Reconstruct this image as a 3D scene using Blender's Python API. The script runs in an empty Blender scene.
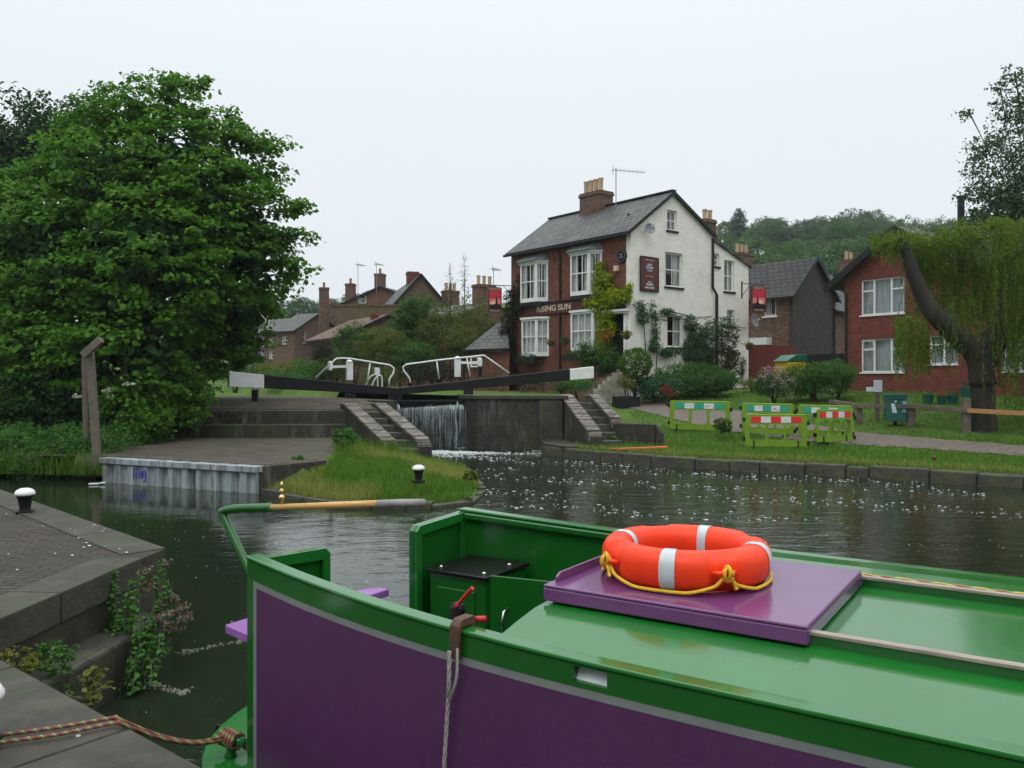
import bpy, math, random
import numpy as np
from mathutils import Vector, Matrix
from mathutils.geometry import tessellate_polygon
random.seed(7); rng = np.random.default_rng(7)
S = bpy.context.scene; COL = S.collection; R = math.radians
# ---------------------------------------------------------------- camera
E, F, HY, CX = 2.45, 820.0, 378.0, 512.0
cam = bpy.data.objects.new('camera', bpy.data.cameras.new('camera')); COL.objects.link(cam)
cam.location = (0, 0, E); cam.rotation_euler = (R(90), 0, 0)
cam.data.sensor_width = 36; cam.data.lens = 36*F/1024
cam.data.shift_y = -(384-HY)/1024; cam.data.clip_start = .05; cam.data.clip_end = 3000
S.camera = cam
# ---------------------------------------------------------------- sky, sun, exposure
W = bpy.data.worlds.new('World'); S.world = W; W.use_nodes = True
nt = W.node_tree; nt.nodes.clear()
SUN_EL, SUN_AZ = 55, 200          # degrees, azimuth measured clockwise from +Y
sky = nt.nodes.new('ShaderNodeTexSky'); sky.sky_type = 'NISHITA'; sky.sun_disc = False
sky.sun_elevation = R(SUN_EL); sky.sun_rotation = R(SUN_AZ); sky.dust_density = 4
hs = nt.nodes.new('ShaderNodeHueSaturation'); hs.inputs['Saturation'].default_value = .35
tc = nt.nodes.new('ShaderNodeTexCoord'); sx = nt.nodes.new('ShaderNodeSeparateXYZ')
cr = nt.nodes.new('ShaderNodeValToRGB')          # cloud deck: brighter overhead than at the horizon
cr.color_ramp.elements[0].position = .0; cr.color_ramp.elements[0].color = (8.7, 9.3, 9.6, 1)
e = cr.color_ramp.elements.new(.30); e.color = (9.0, 9.7, 10.1, 1); e = cr.color_ramp.elements.new(.46); e.color = (9.8, 10.6, 11.1, 1)
cr.color_ramp.elements[-1].position = 1; cr.color_ramp.elements[-1].color = (28, 29, 30, 1)
mx = nt.nodes.new('ShaderNodeMixRGB'); mx.inputs[0].default_value = .9
bg = nt.nodes.new('ShaderNodeBackground'); bg.inputs[1].default_value = .1
wo = nt.nodes.new('ShaderNodeOutputWorld')
L = nt.links
L.new(tc.outputs['Generated'], sx.inputs[0]); L.new(sx.outputs[2], cr.inputs[0])
L.new(sky.outputs[0], hs.inputs['Color']); L.new(hs.outputs[0], mx.inputs[1]); L.new(cr.outputs[0], mx.inputs[2])
L.new(mx.outputs[0], bg.inputs[0]); L.new(bg.outputs[0], wo.inputs[0])
sl = bpy.data.lights.new('sun', 'SUN'); sl.energy = .6; sl.angle = R(25); sl.color = (1, .97, .92)
so = bpy.data.objects.new('sun', sl); COL.objects.link(so); so.location = (0, -20, 60)
so.rotation_euler = Vector((math.sin(R(SUN_AZ))*math.cos(R(SUN_EL)), math.cos(R(SUN_AZ))*math.cos(R(SUN_EL)), math.sin(R(SUN_EL)))).to_track_quat('Z', 'Y').to_euler()
S.view_settings.view_transform = 'Standard'; S.view_settings.look = 'None'
S.view_settings.exposure = 0; S.view_settings.gamma = 1
S.render.engine = 'CYCLES'; S.cycles.max_bounces = 6; S.cycles.transparent_max_bounces = 8
# ---------------------------------------------------------------- helpers
def at(px, py, Y): return Vector(((px-CX)/F*Y, Y, E-(py-HY)/F*Y))
def gnd(px, py, z):
    Y = F*(E-z)/(py-HY); return Vector(((px-CX)/F*Y, Y, z))
def tag(o, label=None, cat=None, group=None, kind=None):
    if label: o['label'] = label
    if cat: o['category'] = cat
    if group: o['group'] = group
    if kind: o['kind'] = kind
    return o
def empty(name, loc, rz, label, cat, group=None):
    o = bpy.data.objects.new(name, None); COL.objects.link(o); o.location = loc
    o.rotation_euler = (0, 0, rz); o.empty_display_size = .2
    return tag(o, label, cat, group)
def copy_tree(o, parent=None):
    c = o.copy(); COL.objects.link(c); c.parent = parent
    for ch in list(o.children): copy_tree(ch, c)
    return c
class Fr:                         # a building's own frame: measures where a sight line meets its walls
    def __init__(s, o, rz):
        s.o = Vector(o); s.rz = rz
        s.ex = Vector((math.cos(rz), math.sin(rz), 0)); s.ey = Vector((-math.sin(rz), math.cos(rz), 0))
    def loc(s, P): d = P-s.o; return Vector((d.dot(s.ex), d.dot(s.ey), d.z))
    def _r(s, px, py):
        D = Vector(((px-CX)/F, 1, -(py-HY)/F)); C0 = s.loc(Vector((0, 0, E)))
        return C0, Vector((D.dot(s.ex), D.dot(s.ey), D.z))
    def onx(s, px, py, c=0): C0, D = s._r(px, py); k = (c-C0.x)/D.x; P = C0+D*k; return P.y, P.z
    def ony(s, px, py, c=0): C0, D = s._r(px, py); k = (c-C0.y)/D.y; P = C0+D*k; return P.x, P.z
MX = lambda c=0: (lambda u, v, w: Vector((c+w, u, v)))      # wall at x=c facing -x
MY = lambda c=0: (lambda u, v, w: Vector((u, c+w, v)))      # wall at y=c facing -y
class MB:
    def __init__(s): s.v = []; s.f = []; s.m = []
    def add(s, vs, fs, m=0):
        b = len(s.v); s.v += [tuple(p) for p in vs]; s.f += [tuple(b+i for i in f) for f in fs]; s.m += [m]*len(fs); return s
    def box(s, a, b, m=0, M=None):
        x0, y0, z0 = a; x1, y1, z1 = b
        vs = [Vector((x, y, z)) for z in (z0, z1) for x, y in ((x0, y0), (x1, y0), (x1, y1), (x0, y1))]
        if M: vs = [M(*p) if callable(M) else M @ p for p in vs]
        return s.add(vs, [(0, 3, 2, 1), (4, 5, 6, 7), (0, 1, 5, 4), (1, 2, 6, 5), (2, 3, 7, 6), (3, 0, 4, 7)], m)
    def bar(s, p, q, w, h, m=0, up=(0, 0, 1)):      # box between two points
        p, q = Vector(p), Vector(q); d = (q-p).normalized(); u = Vector(up)
        if abs(d.dot(u)) > .98: u = Vector((0, 1, 0))
        a = d.cross(u).normalized(); c = a.cross(d).normalized()
        vs = [P+a*i*w/2+c*j*h/2 for P in (p, q) for i, j in ((-1, -1), (1, -1), (1, 1), (-1, 1))]
        return s.add(vs, [(0, 3, 2, 1), (4, 5, 6, 7), (0, 1, 5, 4), (1, 2, 6, 5), (2, 3, 7, 6), (3, 0, 4, 7)], m)
    def tube(s, pts, r, n=8, m=0, closed=False):
        pts = [Vector(p) for p in pts]; k = len(pts)
        rs = r if isinstance(r, (list, tuple)) else [r]*k
        vs = []; fs = []; prev = None
        for i, p in enumerate(pts):
            if closed: d = pts[(i+1) % k]-pts[i-1]
            else: d = pts[min(i+1, k-1)]-pts[max(i-1, 0)]
            d = d.normalized() if d.length > 1e-9 else Vector((0, 0, 1))
            if prev is None:
                a = d.orthogonal().normalized()
            else:
                a = prev-d*prev.dot(d); a = a.normalized() if a.length > 1e-6 else d.orthogonal().normalized()
            prev = a; b = d.cross(a)
            for j in range(n):
                t = 2*math.pi*j/n; vs.append(p+(a*math.cos(t)+b*math.sin(t))*rs[i])
        for i in range(k if closed else k-1):
            i2 = (i+1) % k
            for j in range(n): fs.append((i*n+j, i*n+(j+1) % n, i2*n+(j+1) % n, i2*n+j))
        if not closed: fs += [tuple(range(n-1, -1, -1)), tuple((k-1)*n+j for j in range(n))]
        return s.add(vs, fs, m)
    def lathe(s, prof, c=(0, 0, 0), n=20, m=0, ax=None):
        c = Vector(c); vs = []; fs = []; k = len(prof)
        Q = Vector((0, 0, 1)).rotation_difference(Vector(ax)).to_matrix() if ax else Matrix.Identity(3)
        for r, z in prof:
            for j in range(n):
                t = 2*math.pi*j/n; vs.append(c+Q @ Vector((r*math.cos(t), r*math.sin(t), z)))
        for i in range(k-1):
            for j in range(n): fs.append((i*n+j, i*n+(j+1) % n, (i+1)*n+(j+1) % n, (i+1)*n+j))
        fs += [tuple(range(n-1, -1, -1)), tuple((k-1)*n+j for j in range(n))]
        return s.add(vs, fs, m)
    def prism(s, poly, z0, z1, m=0, mt=None):        # plan outline between two heights (numbers or functions)
        n = len(poly); g = lambda z, p: z(p[0], p[1]) if callable(z) else z
        vs = [(p[0], p[1], g(z0, p)) for p in poly]+[(p[0], p[1], g(z1, p)) for p in poly]
        tri = tessellate_polygon([[Vector((p[0], p[1], 0)) for p in poly]])
        s.add(vs, [tuple(i+n for i in t) for t in tri], m if mt is None else mt)
        b = len(s.v)-2*n; s.f += [tuple(b+i for i in t) for t in tri]; s.m += [m]*len(tri)
        for i in range(n):
            j = (i+1) % n; s.f.append((b+i, b+j, b+n+j, b+n+i)); s.m.append(m)
        return s
    def plate(s, outer, holes, w0, w1, M, m=0):      # upright sheet with openings
        loops = [outer]+list(holes); flat = [p for l in loops for p in l]
        tri = tessellate_polygon([[Vector((p[0], p[1], 0)) for p in l] for l in loops]); n = len(flat)
        vs = [M(p[0], p[1], w0) for p in flat]+[M(p[0], p[1], w1) for p in flat]
        fs = [tuple(t) for t in tri]+[tuple(i+n for i in t) for t in tri]; o = 0
        for l in loops:
            k = len(l)
            for i in range(k): j = (i+1) % k; fs.append((o+i, o+j, n+o+j, n+o+i))
            o += k
        return s.add(vs, fs, m)
    def build(s, name, mats, parent=None, smooth=False, bevel=0, segs=2):
        me = bpy.data.meshes.new(name); me.from_pydata(s.v, [], s.f)
        for k in (mats if isinstance(mats, (list, tuple)) else [mats]): me.materials.append(k)
        me.polygons.foreach_set('material_index', s.m)
        import bmesh as _b
        bm = _b.new(); bm.from_mesh(me); _b.ops.recalc_face_normals(bm, faces=bm.faces); bm.to_mesh(me); bm.free()
        if smooth:
            me.polygons.foreach_set('use_smooth', [True]*len(me.polygons))
        o = bpy.data.objects.new(name, me); COL.objects.link(o)
        if parent: o.parent = parent
        if bevel:
            b = o.modifiers.new('bevel', 'BEVEL'); b.width = bevel; b.segments = segs; b.limit_method = 'ANGLE'; b.angle_limit = R(40)
        return o
def raw(name, V, T, mt, parent=None):               # mesh straight from arrays of triangles
    me = bpy.data.meshes.new(name); me.vertices.add(len(V)); me.vertices.foreach_set('co', V.astype(np.float32).ravel())
    me.loops.add(T.size); me.loops.foreach_set('vertex_index', T.astype(np.int32).ravel())
    me.polygons.add(len(T)); me.polygons.foreach_set('loop_start', np.arange(0, T.size, 3, dtype=np.int32))
    me.update(calc_edges=True); me.validate(); me.materials.append(mt)
    o = bpy.data.objects.new(name, me); COL.objects.link(o)
    if parent: o.parent = parent
    return o
def rect(u0, v0, u1, v1): return [(u0, v0), (u1, v0), (u1, v1), (u0, v1)]
def rrect(u0, v0, u1, v1, r, n=4):
    o = []
    for cx, cy, a in ((u1-r, v1-r, 0), (u0+r, v1-r, 90), (u0+r, v0+r, 180), (u1-r, v0+r, 270)):
        for i in range(n+1): t = R(a+90*i/n); o.append((cx+r*math.cos(t), cy+r*math.sin(t)))
    return o
def text(body, size, ext, mt, name, parent, M4, bold=0):
    cu = bpy.data.curves.new(name, 'FONT'); cu.body = body; cu.size = size; cu.extrude = ext; cu.offset = bold
    cu.align_x = 'CENTER'; cu.align_y = 'CENTER'
    o = bpy.data.objects.new('tmp', cu); COL.objects.link(o)
    bpy.context.view_layer.update()
    me = bpy.data.meshes.new_from_object(o.evaluated_get(bpy.context.evaluated_depsgraph_get()))
    bpy.data.objects.remove(o); me.transform(M4); me.materials.clear(); me.materials.append(mt)
    o = bpy.data.objects.new(name, me); COL.objects.link(o); o.parent = parent; return o
# ---------------------------------------------------------------- materials
def newmat(name):
    m = bpy.data.materials.new(name); m.use_nodes = True; n = m.node_tree
    return m, n, n.nodes['Principled BSDF']
def node(n, t, **k):
    x = n.nodes.new(t)
    for a, b in k.items(): setattr(x, a, b)
    return x
def mat(name, c1, c2=None, scale=4, rough=.8, bump=0, bscale=None, metal=0, spec=.5, stain=None, sscale=.6, samt=.5, coat=0, rvar=0, stretch=None):
    m, n, b = newmat(name); b.inputs['Roughness'].default_value = rough; b.inputs['Metallic'].default_value = metal
    b.inputs['Specular IOR Level'].default_value = spec; b.inputs['Coat Weight'].default_value = coat; b.inputs['Coat Roughness'].default_value = .08
    b.inputs['Base Color'].default_value = (*c1, 1)
    t = node(n, 'ShaderNodeTexCoord'); src = t.outputs['Object']
    if stretch:
        mp = node(n, 'ShaderNodeMapping'); mp.inputs['Scale'].default_value = stretch; n.links.new(src, mp.inputs[0]); src = mp.outputs[0]
    if c2:
        q = node(n, 'ShaderNodeTexNoise'); q.inputs['Scale'].default_value = scale; q.inputs['Detail'].default_value = 6; q.inputs['Roughness'].default_value = .65
        n.links.new(src, q.inputs['Vector'])
        r = node(n, 'ShaderNodeValToRGB'); r.color_ramp.elements[0].position = .36; r.color_ramp.elements[1].position = .64
        r.color_ramp.elements[0].color = (*c1, 1); r.color_ramp.elements[1].color = (*c2, 1); n.links.new(q.outputs[0], r.inputs[0]); out = r.outputs[0]
        if stain:
            q2 = node(n, 'ShaderNodeTexNoise'); q2.inputs['Scale'].default_value = sscale; q2.inputs['Detail'].default_value = 8; q2.inputs['Roughness'].default_value = .7
            n.links.new(src, q2.inputs['Vector']); mr = node(n, 'ShaderNodeMapRange'); mr.inputs[1].default_value = .48; mr.inputs[2].default_value = .66; mr.inputs[4].default_value = samt
            n.links.new(q2.outputs[0], mr.inputs[0]); mm = node(n, 'ShaderNodeMixRGB'); mm.inputs[2].default_value = (*stain, 1)
            n.links.new(mr.outputs[0], mm.inputs[0]); n.links.new(out, mm.inputs[1]); out = mm.outputs[0]
        n.links.new(out, b.inputs['Base Color'])
        if rvar:
            mr = node(n, 'ShaderNodeMapRange'); mr.inputs[3].default_value = rough-rvar; mr.inputs[4].default_value = rough+rvar
            n.links.new(q.outputs[0], mr.inputs[0]); n.links.new(mr.outputs[0], b.inputs['Roughness'])
    if bump:
        q = node(n, 'ShaderNodeTexNoise'); q.inputs['Scale'].default_value = bscale or scale*4; q.inputs['Detail'].default_value = 5
        n.links.new(src, q.inputs['Vector']); bu = node(n, 'ShaderNodeBump'); bu.inputs['Strength'].default_value = 1; bu.inputs['Distance'].default_value = bump
        n.links.new(q.outputs[0], bu.inputs['Height']); n.links.new(bu.outputs[0], b.inputs['Normal'])
    return m
def brick(name, c1, c2, mortar, bw=.225, rh=.075, ms=.008, mode='wall', rough=.85, stain=None, samt=.5, streak=None, bump=.01, sscale=.5, grain=.5):
    """mode wall: (x+y, z); 'rx'/'ry': courses up a pitched roof whose ridge runs along x/y; 'flat': (x, y) paving"""
    m, n, b = newmat(name); b.inputs['Roughness'].default_value = rough; b.inputs['Specular IOR Level'].default_value = .3
    t = node(n, 'ShaderNodeTexCoord'); s = node(n, 'ShaderNodeSeparateXYZ'); n.links.new(t.outputs['Object'], s.inputs[0])
    c = node(n, 'ShaderNodeCombineXYZ')
    if mode == 'wall':
        a = node(n, 'ShaderNodeMath'); n.links.new(s.outputs[0], a.inputs[0]); n.links.new(s.outputs[1], a.inputs[1]); n.links.new(a.outputs[0], c.inputs[0]); n.links.new(s.outputs[2], c.inputs[1])
    elif mode == 'flat': n.links.new(s.outputs[0], c.inputs[0]); n.links.new(s.outputs[1], c.inputs[1])
    else:
        n.links.new(s.outputs[0 if mode == 'rx' else 1], c.inputs[0]); a = node(n, 'ShaderNodeMath', operation='MULTIPLY'); a.inputs[1].default_value = 1.7
        n.links.new(s.outputs[2], a.inputs[0]); n.links.new(a.outputs[0], c.inputs[1])
    k = node(n, 'ShaderNodeTexBrick'); k.inputs['Scale'].default_value = 1; k.inputs['Brick Width'].default_value = bw; k.inputs['Row Height'].default_value = rh
    k.inputs['Mortar Size'].default_value = ms; k.inputs['Mortar Smooth'].default_value = .3; k.inputs['Bias'].default_value = 0
    k.inputs['Color1'].default_value = (*c1, 1); k.inputs['Color2'].default_value = (*c2, 1); k.inputs['Mortar'].default_value = (*mortar, 1)
    n.links.new(c.outputs[0], k.inputs['Vector']); out = k.outputs[0]
    q = node(n, 'ShaderNodeTexNoise'); q.inputs['Scale'].default_value = 3; q.inputs['Detail'].default_value = 8; q.inputs['Roughness'].default_value = .7; n.links.new(t.outputs['Object'], q.inputs['Vector'])
    h = node(n, 'ShaderNodeMixRGB', blend_type='MULTIPLY'); h.inputs[0].default_value = .75
    rr = node(n, 'ShaderNodeValToRGB'); rr.color_ramp.elements[0].position = .3; rr.color_ramp.elements[0].color = (.45, .45, .45, 1); rr.color_ramp.elements[1].position = .68; rr.color_ramp.elements[1].color = (1.35, 1.3, 1.25, 1)
    n.links.new(q.outputs[0], rr.inputs[0]); n.links.new(out, h.inputs[1]); n.links.new(rr.outputs[0], h.inputs[2]); out = h.outputs[0]
    qg = node(n, 'ShaderNodeTexNoise'); qg.inputs['Scale'].default_value = 17; qg.inputs['Detail'].default_value = 4; n.links.new(t.outputs['Object'], qg.inputs['Vector'])
    rg = node(n, 'ShaderNodeValToRGB'); rg.color_ramp.elements[0].position = .35; rg.color_ramp.elements[0].color = (.55, .55, .55, 1); rg.color_ramp.elements[1].position = .65; rg.color_ramp.elements[1].color = (1.4, 1.38, 1.35, 1); n.links.new(qg.outputs[0], rg.inputs[0])
    hg = node(n, 'ShaderNodeMixRGB', blend_type='MULTIPLY'); hg.inputs[0].default_value = grain; n.links.new(out, hg.inputs[1]); n.links.new(rg.outputs[0], hg.inputs[2]); out = hg.outputs[0]
    if streak:
        mp = node(n, 'ShaderNodeMapping'); mp.inputs['Scale'].default_value = (2.6, 2.6, .45); n.links.new(t.outputs['Object'], mp.inputs[0]); q3 = node(n, 'ShaderNodeTexNoise'); q3.inputs['Scale'].default_value = 1.3; q3.inputs['Detail'].default_value = 9; q3.inputs['Roughness'].default_value = .75
        n.links.new(mp.outputs[0], q3.inputs['Vector']); m3 = node(n, 'ShaderNodeMapRange'); m3.inputs[1].default_value = .51; m3.inputs[2].default_value = .66; m3.inputs[4].default_value = .7; n.links.new(q3.outputs[0], m3.inputs[0])
        x3 = node(n, 'ShaderNodeMixRGB'); x3.inputs[2].default_value = (*streak, 1); n.links.new(m3.outputs[0], x3.inputs[0]); n.links.new(out, x3.inputs[1]); out = x3.outputs[0]
    if stain:
        q2 = node(n, 'ShaderNodeTexNoise'); q2.inputs['Scale'].default_value = sscale; q2.inputs['Detail'].default_value = 8; q2.inputs['Roughness'].default_value = .7
        n.links.new(t.outputs['Object'], q2.inputs['Vector']); mr = node(n, 'ShaderNodeMapRange'); mr.inputs[1].default_value = .48; mr.inputs[2].default_value = .68; mr.inputs[4].default_value = samt
        n.links.new(q2.outputs[0], mr.inputs[0]); mm = node(n, 'ShaderNodeMixRGB'); mm.inputs[2].default_value = (*stain, 1)
        n.links.new(mr.outputs[0], mm.inputs[0]); n.links.new(out, mm.inputs[1]); out = mm.outputs[0]
    n.links.new(out, b.inputs['Base Color'])
    bu = node(n, 'ShaderNodeBump'); bu.inputs['Distance'].default_value = bump; bu.inputs['Strength'].default_value = .8
    iv = node(n, 'ShaderNodeMath', operation='MULTIPLY_ADD'); iv.inputs[1].default_value = -1; n.links.new(k.outputs['Fac'], iv.inputs[0]); n.links.new(q.outputs[0], iv.inputs[2])
    n.links.new(iv.outputs[0], bu.inputs['Height']); n.links.new(bu.outputs[0], b.inputs['Normal'])
    return m
def leafmat(name, c1, c2, trans=.35, rough=.5, c3=None):
    m, n, b = newmat(name); b.inputs['Roughness'].default_value = .62; b.inputs['Specular IOR Level'].default_value = .12
    g = node(n, 'ShaderNodeNewGeometry'); r = node(n, 'ShaderNodeValToRGB'); r.color_ramp.elements[0].color = (*c1, 1); r.color_ramp.elements[1].color = (*c2, 1)
    if c3: e = r.color_ramp.elements.new(.93); e.color = (*c2, 1); r.color_ramp.elements[-1].color = (*c3, 1)
    n.links.new(g.outputs['Random Per Island'], r.inputs[0]); n.links.new(r.outputs[0], b.inputs['Base Color'])
    tr = node(n, 'ShaderNodeBsdfTranslucent'); n.links.new(r.outputs[0], tr.inputs[0]); mxs = node(n, 'ShaderNodeMixShader'); mxs.inputs[0].default_value = trans
    o = n.nodes['Material Output']; n.links.new(b.outputs[0], mxs.inputs[1]); n.links.new(tr.outputs[0], mxs.inputs[2]); n.links.new(mxs.outputs[0], o.inputs[0])
    return m
M = {}
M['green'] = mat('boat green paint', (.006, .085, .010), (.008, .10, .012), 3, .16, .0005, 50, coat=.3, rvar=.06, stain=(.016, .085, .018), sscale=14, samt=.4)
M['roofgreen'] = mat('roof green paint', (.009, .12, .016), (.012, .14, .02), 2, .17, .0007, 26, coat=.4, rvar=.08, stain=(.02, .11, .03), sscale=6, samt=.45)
M['purple'] = mat('purple side paint', (.068, .018, .072), (.076, .022, .080), 3, .42, .0006, 120, stain=(.085, .045, .095), sscale=30, samt=.3)
M['hatch'] = mat('hatch purple paint', (.13, .042, .14), (.15, .05, .16), 5, .2, .0006, 80, coat=.3)
M['lilac'] = mat('lilac board paint', (.24, .09, .33), (.27, .11, .36), 6, .35)
M['greyline'] = mat('grey coach line', (.15, .17, .165), (.18, .2, .19), 8, .4)
M['black'] = mat('black paint', (.005, .0055, .0055), (.010, .0105, .010), 5, .5, .001, 40, spec=.25)
M['blackgloss'] = mat('black locker lid', (.004, .004, .004), (.008, .006, .006), 5, .3, spec=.3)
M['white'] = mat('white paint', (.72, .73, .72), (.62, .63, .6), 3, .55, .001, 30)
M['orange'] = mat('ring orange plastic', (.80, .035, .003), (.86, .05, .006), 4, .42, .0012, 22, spec=.3, stain=(.55, .04, .01), sscale=9, samt=.35, rvar=.08)
M['tape'] = mat('reflective tape', (.5, .55, .56), (.42, .46, .47), 12, .45, .0006, 100)
M['yrope'] = mat('yellow rope', (.75, .46, .015), (.6, .33, .01), 60, .6, .002, 200)
M['wood'] = mat('varnished tiller wood', (.62, .38, .14), (.5, .28, .08), 3, .35, stretch=(1, 12, 12))
M['greywood'] = mat('grey wood', (.16, .13, .10), (.09, .075, .055), 6, .8, .004, 30, stain=(.05, .07, .03), sscale=2)
M['railwood'] = mat('weathered rail', (.36, .3, .24), (.2, .17, .14), 8, .5, stretch=(1, 8, 8))
M['brass'] = mat('brass', (.62, .46, .2), None, 3, .3, metal=1)
M['steel'] = mat('steel', (.5, .5, .5), None, 3, .25, metal=1)
M['rust'] = mat('rusty iron', (.05, .03, .02), (.1, .045, .025), 20, .7, .003, 60)
M['red'] = mat('red paint', (.5, .012, .015), (.42, .01, .012), 8, .4)
M['greyrope'] = mat('grey cord', (.38, .37, .34), (.26, .25, .23), 90, .8, .003, 220)
M['stone'] = mat('coping stone', (.058, .052, .038), (.018, .018, .014), 3.4, .8, .016, 14, stain=(.05, .06, .022), sscale=1.7, samt=.75)
M['darkstone'] = mat('wet dark wall', (.012, .0125, .009), (.034, .032, .022), 2.5, .65, .02, 10, stain=(.05, .06, .018), sscale=1.5, samt=.8)
M['paver'] = brick('brick paviors', (.062, .050, .038), (.038, .032, .025), (.012, .011, .009), .23, .085, .012, 'flat', .75, (.04, .04, .03), .7, bump=.012)
M['platform'] = brick('old paved deck', (.085, .074, .054), (.052, .046, .035), (.03, .032, .02), .5, .25, .01, 'flat', .85, (.06, .065, .035), .8, bump=.01)
M['sheet'] = mat('steel sheet piling', (.33, .38, .39), (.20, .24, .25), 1.6, .6, .004, 8, stain=(.055, .05, .035), sscale=2.2, samt=.95, stretch=(3, 3, .35))
M['lockbrick'] = brick('dark lock brick', (.042, .034, .028), (.025, .021, .018), (.05, .047, .04), .225, .075, .01, 'wall', .7, (.035, .05, .014), .8, streak=(.15, .15, .14), grain=.8)
M['copebrick'] = brick('pale coping brick', (.20, .18, .16), (.115, .105, .095), (.06, .058, .05), .6, .16, .02, 'wall', .75, (.08, .08, .06), .5)
M['stepstone'] = mat('step stone', (.06, .054, .042), (.025, .024, .019), 4, .8, .01, 14, stain=(.05, .06, .02), sscale=3)
M['pubbrick'] = brick('red pub brick', (.19, .062, .036), (.115, .04, .027), (.16, .10, .075), stain=(.07, .04, .03), samt=.5)
M['redbrick'] = brick('house red brick', (.19, .045, .030), (.12, .030, .022), (.16, .085, .065), stain=(.12, .04, .03), samt=.35)
M['brownbrick'] = brick('brown mixed brick', (.17, .10, .06), (.08, .055, .04), (.13, .1, .08), stain=(.07, .05, .035), samt=.5)
M['greybrick'] = brick('grey gable slates', (.045, .040, .036), (.055, .049, .044), (.022, .02, .019), .3, .12, .006, rough=.8)
M['farbrick'] = brick('far brown brick', (.16, .085, .06), (.11, .065, .05), (.12, .085, .07), stain=(.07, .05, .04), samt=.5)
M['mossbrick'] = brick('lichened gable brick', (.15, .105, .065), (.11, .08, .05), (.1, .085, .06), stain=(.09, .1, .035), samt=.8)
M['render'] = brick('white painted masonry', (.86, .84, .77), (.80, .78, .71), (.72, .70, .64), .24, .085, .012, 'wall', .85, (.55, .52, .43), .45, bump=.03, sscale=1.2)
for _n in M['render'].node_tree.nodes:
    if _n.type == 'MIX_RGB' and _n.blend_type == 'MULTIPLY': _n.inputs[0].default_value = .07
M['slate'] = brick('roof slates', (.10, .105, .10), (.05, .053, .054), (.012, .013, .014), .36, .34, .035, 'ry', .55, (.12, .12, .1), .4)
M['slatex'] = brick('roof slates x', (.08, .084, .078), (.042, .045, .043), (.012, .013, .013), .36, .34, .035, 'rx', .55, (.10, .10, .08), .4)
M['tiles'] = brick('dark roof tiles', (.042, .044, .040), (.026, .028, .026), (.007, .008, .008), .4, .42, .06, 'ry', .7, (.09, .09, .07), .4, bump=.03)
M['redtile'] = brick('clay roof tiles', (.17, .10, .08), (.12, .075, .06), (.06, .045, .04), .25, .25, .02, 'rx', .8, (.1, .085, .06), .5)
M['pot'] = mat('clay chimney pot', (.45, .33, .2), (.34, .23, .14), 5, .8)
M['redpot'] = mat('red chimney pot', (.32, .10, .05), (.26, .08, .05), 5, .8)
M['lead'] = mat('lead sheet', (.09, .1, .105), (.13, .14, .145), 3, .5)
M['trim'] = mat('black trim', (.006, .0065, .007), (.012, .0125, .013), 4, .55, spec=.3)
M['maroon'] = mat('maroon sign board', (.07, .012, .015), (.085, .014, .018), 3, .4)
M['cream'] = mat('cream lettering', (.58, .47, .32), None, 3, .5)
M['curtain'] = mat('net curtain', (.78, .78, .74), (.5, .51, .5), 1.6, .9, stretch=(9, 9, .5))
M['bluecurtain'] = mat('pleated curtain', (.5, .55, .56), (.26, .3, .3), 2, .9, stretch=(9, 9, .3))
M['room'] = mat('dark room', (.02, .02, .022), (.04, .04, .045), 2, .8)
M['soil'] = mat('soil', (.05, .038, .025), (.09, .065, .04), 4, .95, .03, 12)
M['barrier'] = mat('lime barrier plastic', (.15, .28, .010), (.125, .24, .008), 2, .4, .001, 20, stain=(.22, .3, .05), sscale=3, samt=.4)
M['teal'] = mat('teal stripe', (.02, .30, .20), None, 3, .4)
M['stripered'] = mat('red stripe', (.6, .02, .02), None, 3, .4)
M['stripewhite'] = mat('white stripe', (.62, .64, .64), (.5, .52, .52), 9, .4)
M['binteal'] = mat('dark teal bin', (.012, .085, .075), (.015, .1, .085), 4, .4)
M['notice'] = mat('notice paper', (.68, .73, .76), (.55, .62, .68), 14, .6)
M['bluenotice'] = mat('blue notice', (.3, .5, .6), (.2, .38, .5), 14, .6)
M['dish'] = mat('grey dish', (.16, .17, .18), (.2, .21, .22), 4, .5)
M['bark'] = mat('bark', (.012, .010, .008), (.032, .026, .018), 6, .9, .03, 14, stretch=(1, 1, .35), stain=(.05, .06, .025), sscale=2)
M['orangewood'] = mat('new timber rail', (.42, .21, .08), (.33, .16, .06), 4, .6, stretch=(1, 8, 8))
M['plank'] = mat('orange plank', (.62, .12, .04), (.5, .09, .03), 4, .6)
M['path'] = mat('towpath gravel', (.13, .105, .085), (.08, .066, .052), 5, .9, .015, 40, stain=(.22, .19, .16), sscale=16, samt=.5)
M['graffiti'] = mat('blue spray paint', (.03, .03, .33), None, 3, .5)
M['redfence'] = mat('red timber fence', (.14, .02, .015), (.10, .016, .012), 3, .7, stretch=(8, 8, 1))
M['steps'] = mat('pub steps', (.17, .12, .075), (.11, .08, .05), 5, .85, .008, 20)
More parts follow.
